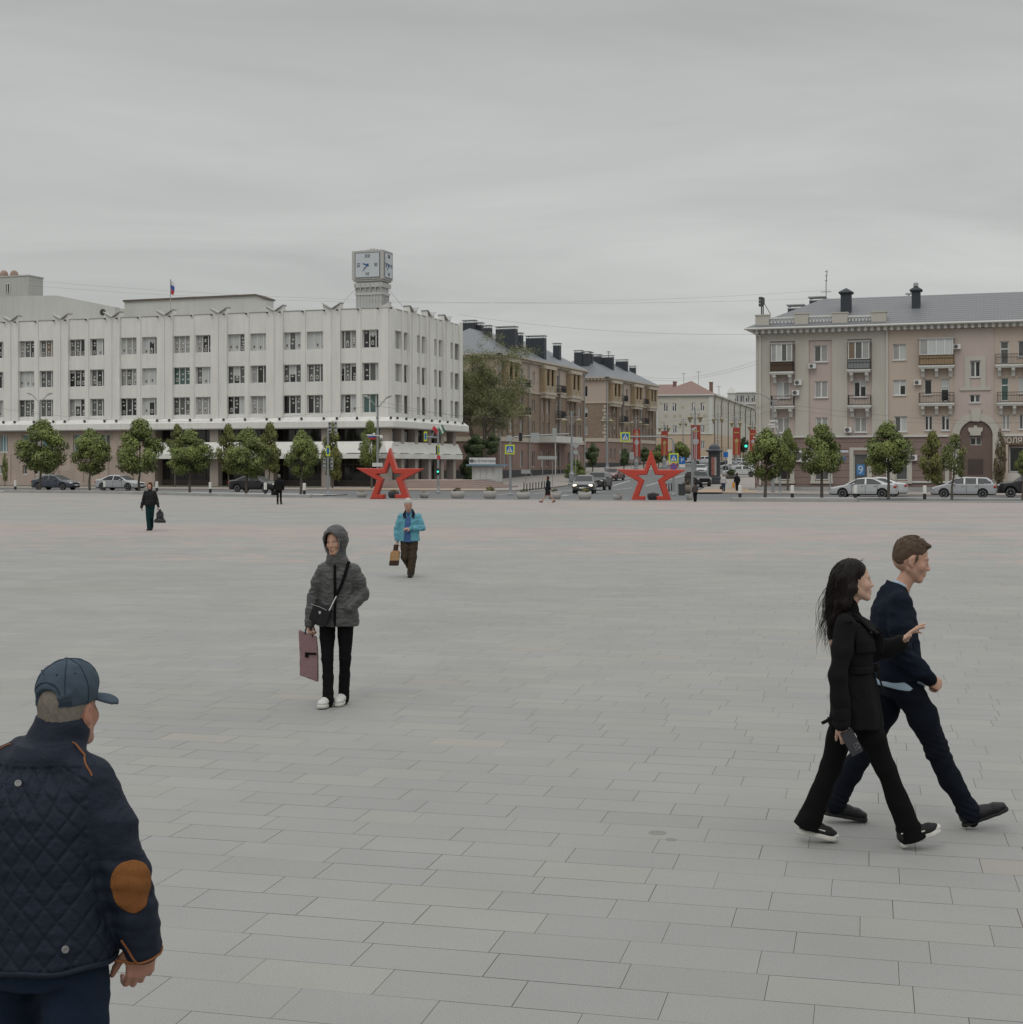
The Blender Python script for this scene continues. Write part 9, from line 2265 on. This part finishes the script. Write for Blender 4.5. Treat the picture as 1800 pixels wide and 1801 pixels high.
bb = thing('shoulder_bag', 'brown bag hanging at the side of the woman in white jacket', 'bag', G(1268.5, 866) + Vector((0, -.1, .25)), 0); s = SDF(); s.fn((-.12, -.06, 0), (.12, .06, .32), lambda X, Y, Z: np.maximum(np.maximum(np.abs(X) - .10, np.abs(Y) - .05), np.abs(Z - .15) - .14) + 0, 1, 0); s.obj('bag_body', mm_('brown_bag', (.06, .035, .025)), bb, .018, smooth=2); mb = MB(); mb.tube([(-.03, 0, .28), (0, 0, .62), (.03, 0, .28)], .012, 5); mb.build('strap', m_leath, bb)
# ---------- foreground man in the quilted jacket, seen from behind
def quilt_mat():
 m = mat('quilted_navy_nylon', (0.0115, 0.016, 0.028), .6, .10, 14.0, .2, 110, spec=.16)
 t = m.node_tree; b = t.nodes['Principled BSDF']; tcn = t.nodes.new('ShaderNodeTexCoord'); sx = t.nodes.new('ShaderNodeSeparateXYZ'); t.links.new(tcn.outputs['Object'], sx.inputs[0])
 return m
def man_quilt():
 d = 4.02; X0 = 64; root = person_root('older man in denim blue cap and quilted navy jacket with his back to the camera', ((X0 - 900) / F * d, d, 0), -R(14))
 J = dict(head=(.064, .060, 1.532), neck=(.030, .015, 1.445), chest=(0, 0, 1.24), pelvis=(0, 0, .90), shR=(.168, .0, 1.352), shL=(-.168, .0, 1.352), elR=(.255, .02, 1.10), elL=(-.25, .05, 1.10), wrR=(.275, .075, .90), wrL=(-.26, .14, .92),
    hipR=(.112, 0, .84), hipL=(-.112, 0, .84), knR=(.115, .02, .46), knL=(-.115, .10, .46), anR=(.10, -.06, .10), anL=(-.10, .10, .10))
 M = rmat(-6, 1); k = .87; s = SDF(); under_body(s, J); P = head(s, J['head'], M, k); s.cap((.03, .02, 1.42), P(0, -.02, -.06), .050, .054, .03)
 hand(s, J['wrR'], (-.12, .10, -1), (-.65, .75, .0), -1, ((30, 48, 30), (34, 50, 30), (40, 52, 32), (48, 55, 34)), 3, 1.04, (.72, .45, .4), 12, 1.05); hand(s, J['wrL'], (0, .2, -1), (.9, .2, 0), 1, (30, 40, 25), 2, 1.02)
 o = s.obj('body', m_skin, root, .0045, smooth=1)
 hb = np.array(M)
 paint(o, (0.36, 0.185, 0.125), face_paint(P, M, k, brow=(.2, .17, .14)) + [(P(.07, .0, -.02), (.04, .05, .06), (.42, .19, .13), 1.2, M), (P(0, -.05, -.09), (.08, .06, .035), (.33, .165, .11), 1.0, M), (np.array(J['wrR']) + (0, .02, -.1), (.08, .08, .08), (.40, .20, .15), 1.0, None)])
 s = SDF(); q = P
 s.ell(q(0, -.018, .040), np.array((.0775, .097, .080)) * k, .01, 1, M); s.ell(q(0, -.042, -.012), np.array((.070, .066, .072)) * k, .02, 1, M)
 s.ell(q(0, .11, -.0), np.array((.12, .098, .10)) * k, .008, -1, M)
 for x in (-1, 1): s.ell(q(x * .085, .0, -.03), np.array((.03, .036, .042)) * k, .006, -1, M)
 def hd(co, n_): return .0025 * mn.noise(Vector((co.x * 90, co.y * 90, co.z * 25))) + .0012 * mn.noise(Vector((co.x * 220, co.y * 220, co.z * 60)))
 s.obj('hair', mat('grey_short_hair', (.17, .15, .125), .7, .4, 90.0, .3, 500, spec=.2), root, .0042, hd, 1)
 # cap
 m_den = mat('washed_denim', (0.062, 0.085, 0.112), .9, .34, 26.0, .5, 500, spec=.15); m_dend = mat('denim_seam', (0.018, 0.03, 0.048), .9, .1)
 s = SDF(); s.ell(q(0, -.010, .062), np.array((.088, .112, .088)) * k, .0, 1, M); s.cap(q(0, -.03, .10), q(0, .03, .10), .045, .045, .03, 1, M @ np.array((1., 0, 0)), 1.1)
 c0, up = P(0, -.10, .022), M @ nrm((0, -.05, 1)); s.fn(P(0, 0, 0) - .2, P(0, 0, 0) + .25, lambda X, Y, Z: -((X - c0[0]) * up[0] + (Y - c0[1]) * up[1] + (Z - c0[2]) * up[2]), 0)
 s.ell(q(0, -.125, .046), np.array((.042, .040, .036)) * k, .004, -1, M)
 cp = s.obj('cap', m_den, root, .0038, cloth_disp(.0035, 18, (1, 1, 1), 0, .5), 1)
 s = SDF(); s.fn(q(0, 0, 0) - .25, q(0, 0, 0) + .28, (lambda X, Y, Z: (lambda a, b_, c_: np.maximum(np.maximum((np.sqrt((a / .088) ** 2 + ((b_ - .085) / .074) ** 2) - 1) * .088, -(b_ - .035)), np.abs(c_ - (.026 - 3.0 * a ** 2 - .18 * (b_ - .1))) - .0048))(*[(X - P(0, 0, 0)[0]) * M[0, i] + (Y - P(0, 0, 0)[1]) * M[1, i] + (Z - P(0, 0, 0)[2]) * M[2, i] for i in range(3)])), 1, 0)
 s.obj('cap_brim', m_den, cp, .0038, smooth=2)
 def on_cap(az, el_, e=1.012): a, b_ = R(az), R(el_); return tuple(conform(cp, [P(.088 * e * math.sin(a) * math.cos(b_), -.010 + .112 * e * math.cos(a) * math.cos(b_), .062 + .0885 * e * math.sin(b_))], .0004)[0])
 mb = MB()
 for az in (140, 220, 95, 265, 40, 320): mb.piece(); mb.tube([on_cap(az, e_) for e_ in range(-22 if az not in (140, 220) else 2, 91, 8)], .0016, 5)
 mb.piece(); mb.tube([on_cap(180 + a, 2 + 24 * math.sqrt(max(0, 1 - (a / 31) ** 2))) for a in range(-31, 32, 5)], .0022, 5)
 mb.build('cap_seam', m_dend, cp)
 mb = MB(); mb.ball(on_cap(0, 90, 1.02), (.007, .007, .004)); mb.build('cap_button', m_den, cp)
 mb = MB()
 for az, e_ in ((160, 42), (200, 42), (118, 42), (242, 42)): mb.piece(); mb.ball(on_cap(az, e_, 1.015), .0028, 6, 5)
 mb.build('eyelet', m_dend, cp)
 mb = MB(); pts = [on_cap(180 + a, -19, 1.01) for a in range(-52, 53, 8)]
 for a_, b_ in zip(pts[:-1], pts[1:]):
  u = M @ np.array((0, 0, .0075)); n_ = nrm(np.cross(np.array(b_) - a_, u)) * .0015; v8 = [a_ - u - n_, b_ - u - n_, b_ + u - n_, a_ + u - n_, a_ - u + n_, b_ - u + n_, b_ + u + n_, a_ + u + n_]; mb.add(v8, [(0, 1, 2, 3), (7, 6, 5, 4), (0, 4, 5, 1), (3, 2, 6, 7)])
 mb.build('cap_strap', m_dend, cp); mb = MB(); c = on_cap(166, -19, 1.03); mb.box(c[0] - .006, c[0] + .006, c[1] - .003, c[1] + .003, c[2] - .007, c[2] + .007); mb.build('buckle', mat('brass', (.25, .17, .06), .4, .1, metal=.7), cp)
 # jacket with puffed diamonds
 s = SDF()
 s.stack([(.868, 0, .0, .218, .168), (.89, 0, .0, .225, .175), (.97, 0, 0, .222, .172), (1.07, 0, 0, .215, .165), (1.18, 0, -.004, .212, .163), (1.28, 0, -.006, .205, .150), (1.34, 0, -.005, .175, .126), (1.385, .012, -.003, .128, .102), (1.42, .025, .0, .108, .095), (1.45, .035, .01, .09, .088)], .02)
 for S, x in (('R', 1), ('L', -1)):
  e, w_ = np.array(J['el' + S]), np.array(J['wr' + S]); sh = np.array(J['sh' + S])
  s.chain([sh - (x * .005, 0, .010), sh * .5 + e * .5 + (x * .002, 0, 0), e, e * .45 + w_ * .55, w_ + nrm(w_ - e) * .005], [.074, .070, .064, .059, .053], .022)
  s.cap((x * .045, .0, 1.415), sh - (x * .02, 0, -.008), .038, .056, .035)
 s.chain([(.03, .012, 1.40), P(-.006, -.030, -.060)], [.082, .076], .015)
 s.cap((.038, .022, 1.47), P(0, -.012, .03), .050, .056, .002, -1)
 s.fn((-.4, -.3, .8), (.4, .3, 1.8), lambda X, Y, Z: (Z - (1.538 - .30 * np.clip(Y - .02, -.03, .2) + .18 * X)) + 0 * X, 0)
 fd = cloth_disp(.0055, 7, (1, 1, 1.6), 4, .5); eR, wR, sR = Vector(J['elR']), Vector(J['wrR']), Vector(J['shR'])
 def seg(co, a, b_): ab = b_ - a; t = max(0, min(1, (co - a).dot(ab) / ab.length_squared)); return (co - (a + ab * t)).length, t
 def arm(co):
  for S in 'RL':
   for a, b_ in ((J['sh' + S], J['el' + S]), (J['el' + S], J['wr' + S])):
    r, t = seg(co, Vector(a), Vector(b_))
    if r < .088 and abs(co.x) > .195: return True
  return False
 def quil(co):
  # arc length round the torso against height
  ang = math.atan2(co.x, -(co.y)); u = ang * .20 ; z = co.z - .02 * math.sin(ang * 2) ; z += .006 * mn.noise(co * 9); a = u / .066 + z / .076; b_ = u / .066 - z / .076
  g = min(abs((a % 1) - .5), abs((b_ % 1) - .5)) * 2   # 0 at the stitch lines
  return g
 def dj(co, n_):
  k_ = fd(co, n_)
  if arm(co):
   ang = math.atan2((co - Vector((.30 if co.x > 0 else -.28, .03, 0))).y, (co.x - (.27 if co.x > 0 else -.27))); g = abs(((ang * 2.1) % 1) - .5) * 2; k_ += .0015 * (min(1, g / .35) - 1) + .0018 * mn.noise(Vector((co.x * 30, co.y * 30, co.z * 45)))
   if co.z < 1.16 and co.z > .95: k_ += .003 * math.sin(co.z * 130 + co.y * 30) * .6
  elif co.z < 1.40: g = quil(co); k_ += .0058 * (min(1, g / .34) ** .6 - 1) + .003 * mn.noise(Vector((co.x * 6, co.y * 6, co.z * 30))) + .0012 * mn.noise(Vector((co.x * 28, co.y * 28, co.z * 75)))
  return k_
 m_q = quilt_mat()
 jk = s.obj('quilted_jacket', m_q, root, .0042, dj, 1)
 m_su = mat('tan_suede', (0.20, 0.082, 0.028), .9, .16, 30.0, .3, 250, spec=.1); m_pip = mat('tan_piping', (0.19, 0.075, 0.028), .8, .1)
 # elbow patch, cuff trim, piping, poppers, hem band: all laid on the cloth
 e, w_ = Vector(J['elR']), Vector(J['wrR'])
 patch(jk, 'elbow_patch', m_su, e + Vector((.046, -.056, -.020)), (.046, .07, .078), rmat(-28, 0), (.35, -1, 0))
 ax = (w_ - e).normalized(); a1 = ax.cross(Vector((1, 0, 0))).normalized(); a2 = ax.cross(a1)
 mb = MB(); mb.tube(conform(jk, [w_ + ax * .050 + (a1 * math.cos(t) + a2 * math.sin(t)) * .09 for t in [i * math.pi / 14 for i in range(29)]], .0015), .0038, 6, False)
 mb.piece(); mb.tube(conform(jk, [w_ + ax * (.048 - .011 * i) + Vector((.006 - .004 * i, -.060, 0)) for i in range(8)], .001), .0034, 6); mb.build('cuff_trim', m_pip, jk)
 mb = MB(); mb.tube(cast(jk, [Vector((.118 + .0080 * i, -.5, 1.458 - .0050 * i - .0003 * i * i)) for i in range(11)]), .0028, 6); mb.piece(); mb.tube(cast(jk, [Vector((-.055 - .0095 * i, -.5, 1.448 - .0018 * i - .0006 * i * i)) for i in range(11)]), .0028, 6)
 mb.build('shoulder_piping', m_pip, jk)
 for p in ((.040, -.3, 1.462), (.235, -.22, .930)):
  bpy.context.view_layer.update(); ok, loc, n_, _i = jk.closest_point_on_mesh(Vector(p)); Mq = Matrix.Translation(loc + n_ * .001) @ n_.to_track_quat('Z', 'Y').to_matrix().to_4x4()
  mb = MB(Mq); mb.lathe([(.0005, .0028), (.0045, .0028), (.0055, .0042), (.0088, .0038), (.0096, .001), (.0096, -.004)], 18, cap=False); mb.build('popper', mat('popper_metal', (.2, .2, .2), .4, .1), jk)
 mb = MB(); n = 60
 ringp = [(.2215 * math.sin(t), -.1715 * math.cos(t), .876 + .003 * math.sin(t * 7)) for t in [(-120 + 240 * i / n) * math.pi / 180 for i in range(n + 1)]]; mb.tube(ringp, .0085, 8); mb.sm = True; mb.build('hem_band', m_q, jk)
  # jeans and shoes
 m_jn = mat('dark_denim', (0.011, 0.021, 0.042), .85, .25, 10.0, .5, 420, spec=.15)
 s = SDF(); s.stack([(.815, 0, .0, .19, .135), (.86, 0, 0, .20, .15), (.95, 0, 0, .19, .14)], .02)
 for S in 'RL':
  h_, kn, an = (np.array(J[q_ + S]) for q_ in ('hip', 'kn', 'an')); s.chain([h_, h_ * .5 + kn * .5, kn, kn * .5 + an * .5, an + (0, 0, -.03)], [.092, .086, .078, .072, .070], .004)
 s.obj('jeans', m_jn, root, .008, cloth_disp(.008, 8, (1, 1, 1.5), 7, .4), 1)
 shoe('shoe', root, (.10, -.14, .004), (.12, .15, .004), m_leath, m_sole, 1.15, .008); shoe('shoe', root, (-.10, .02, .004), (-.10, .31, .004), m_leath, m_sole, 1.15, .008)
man_quilt()
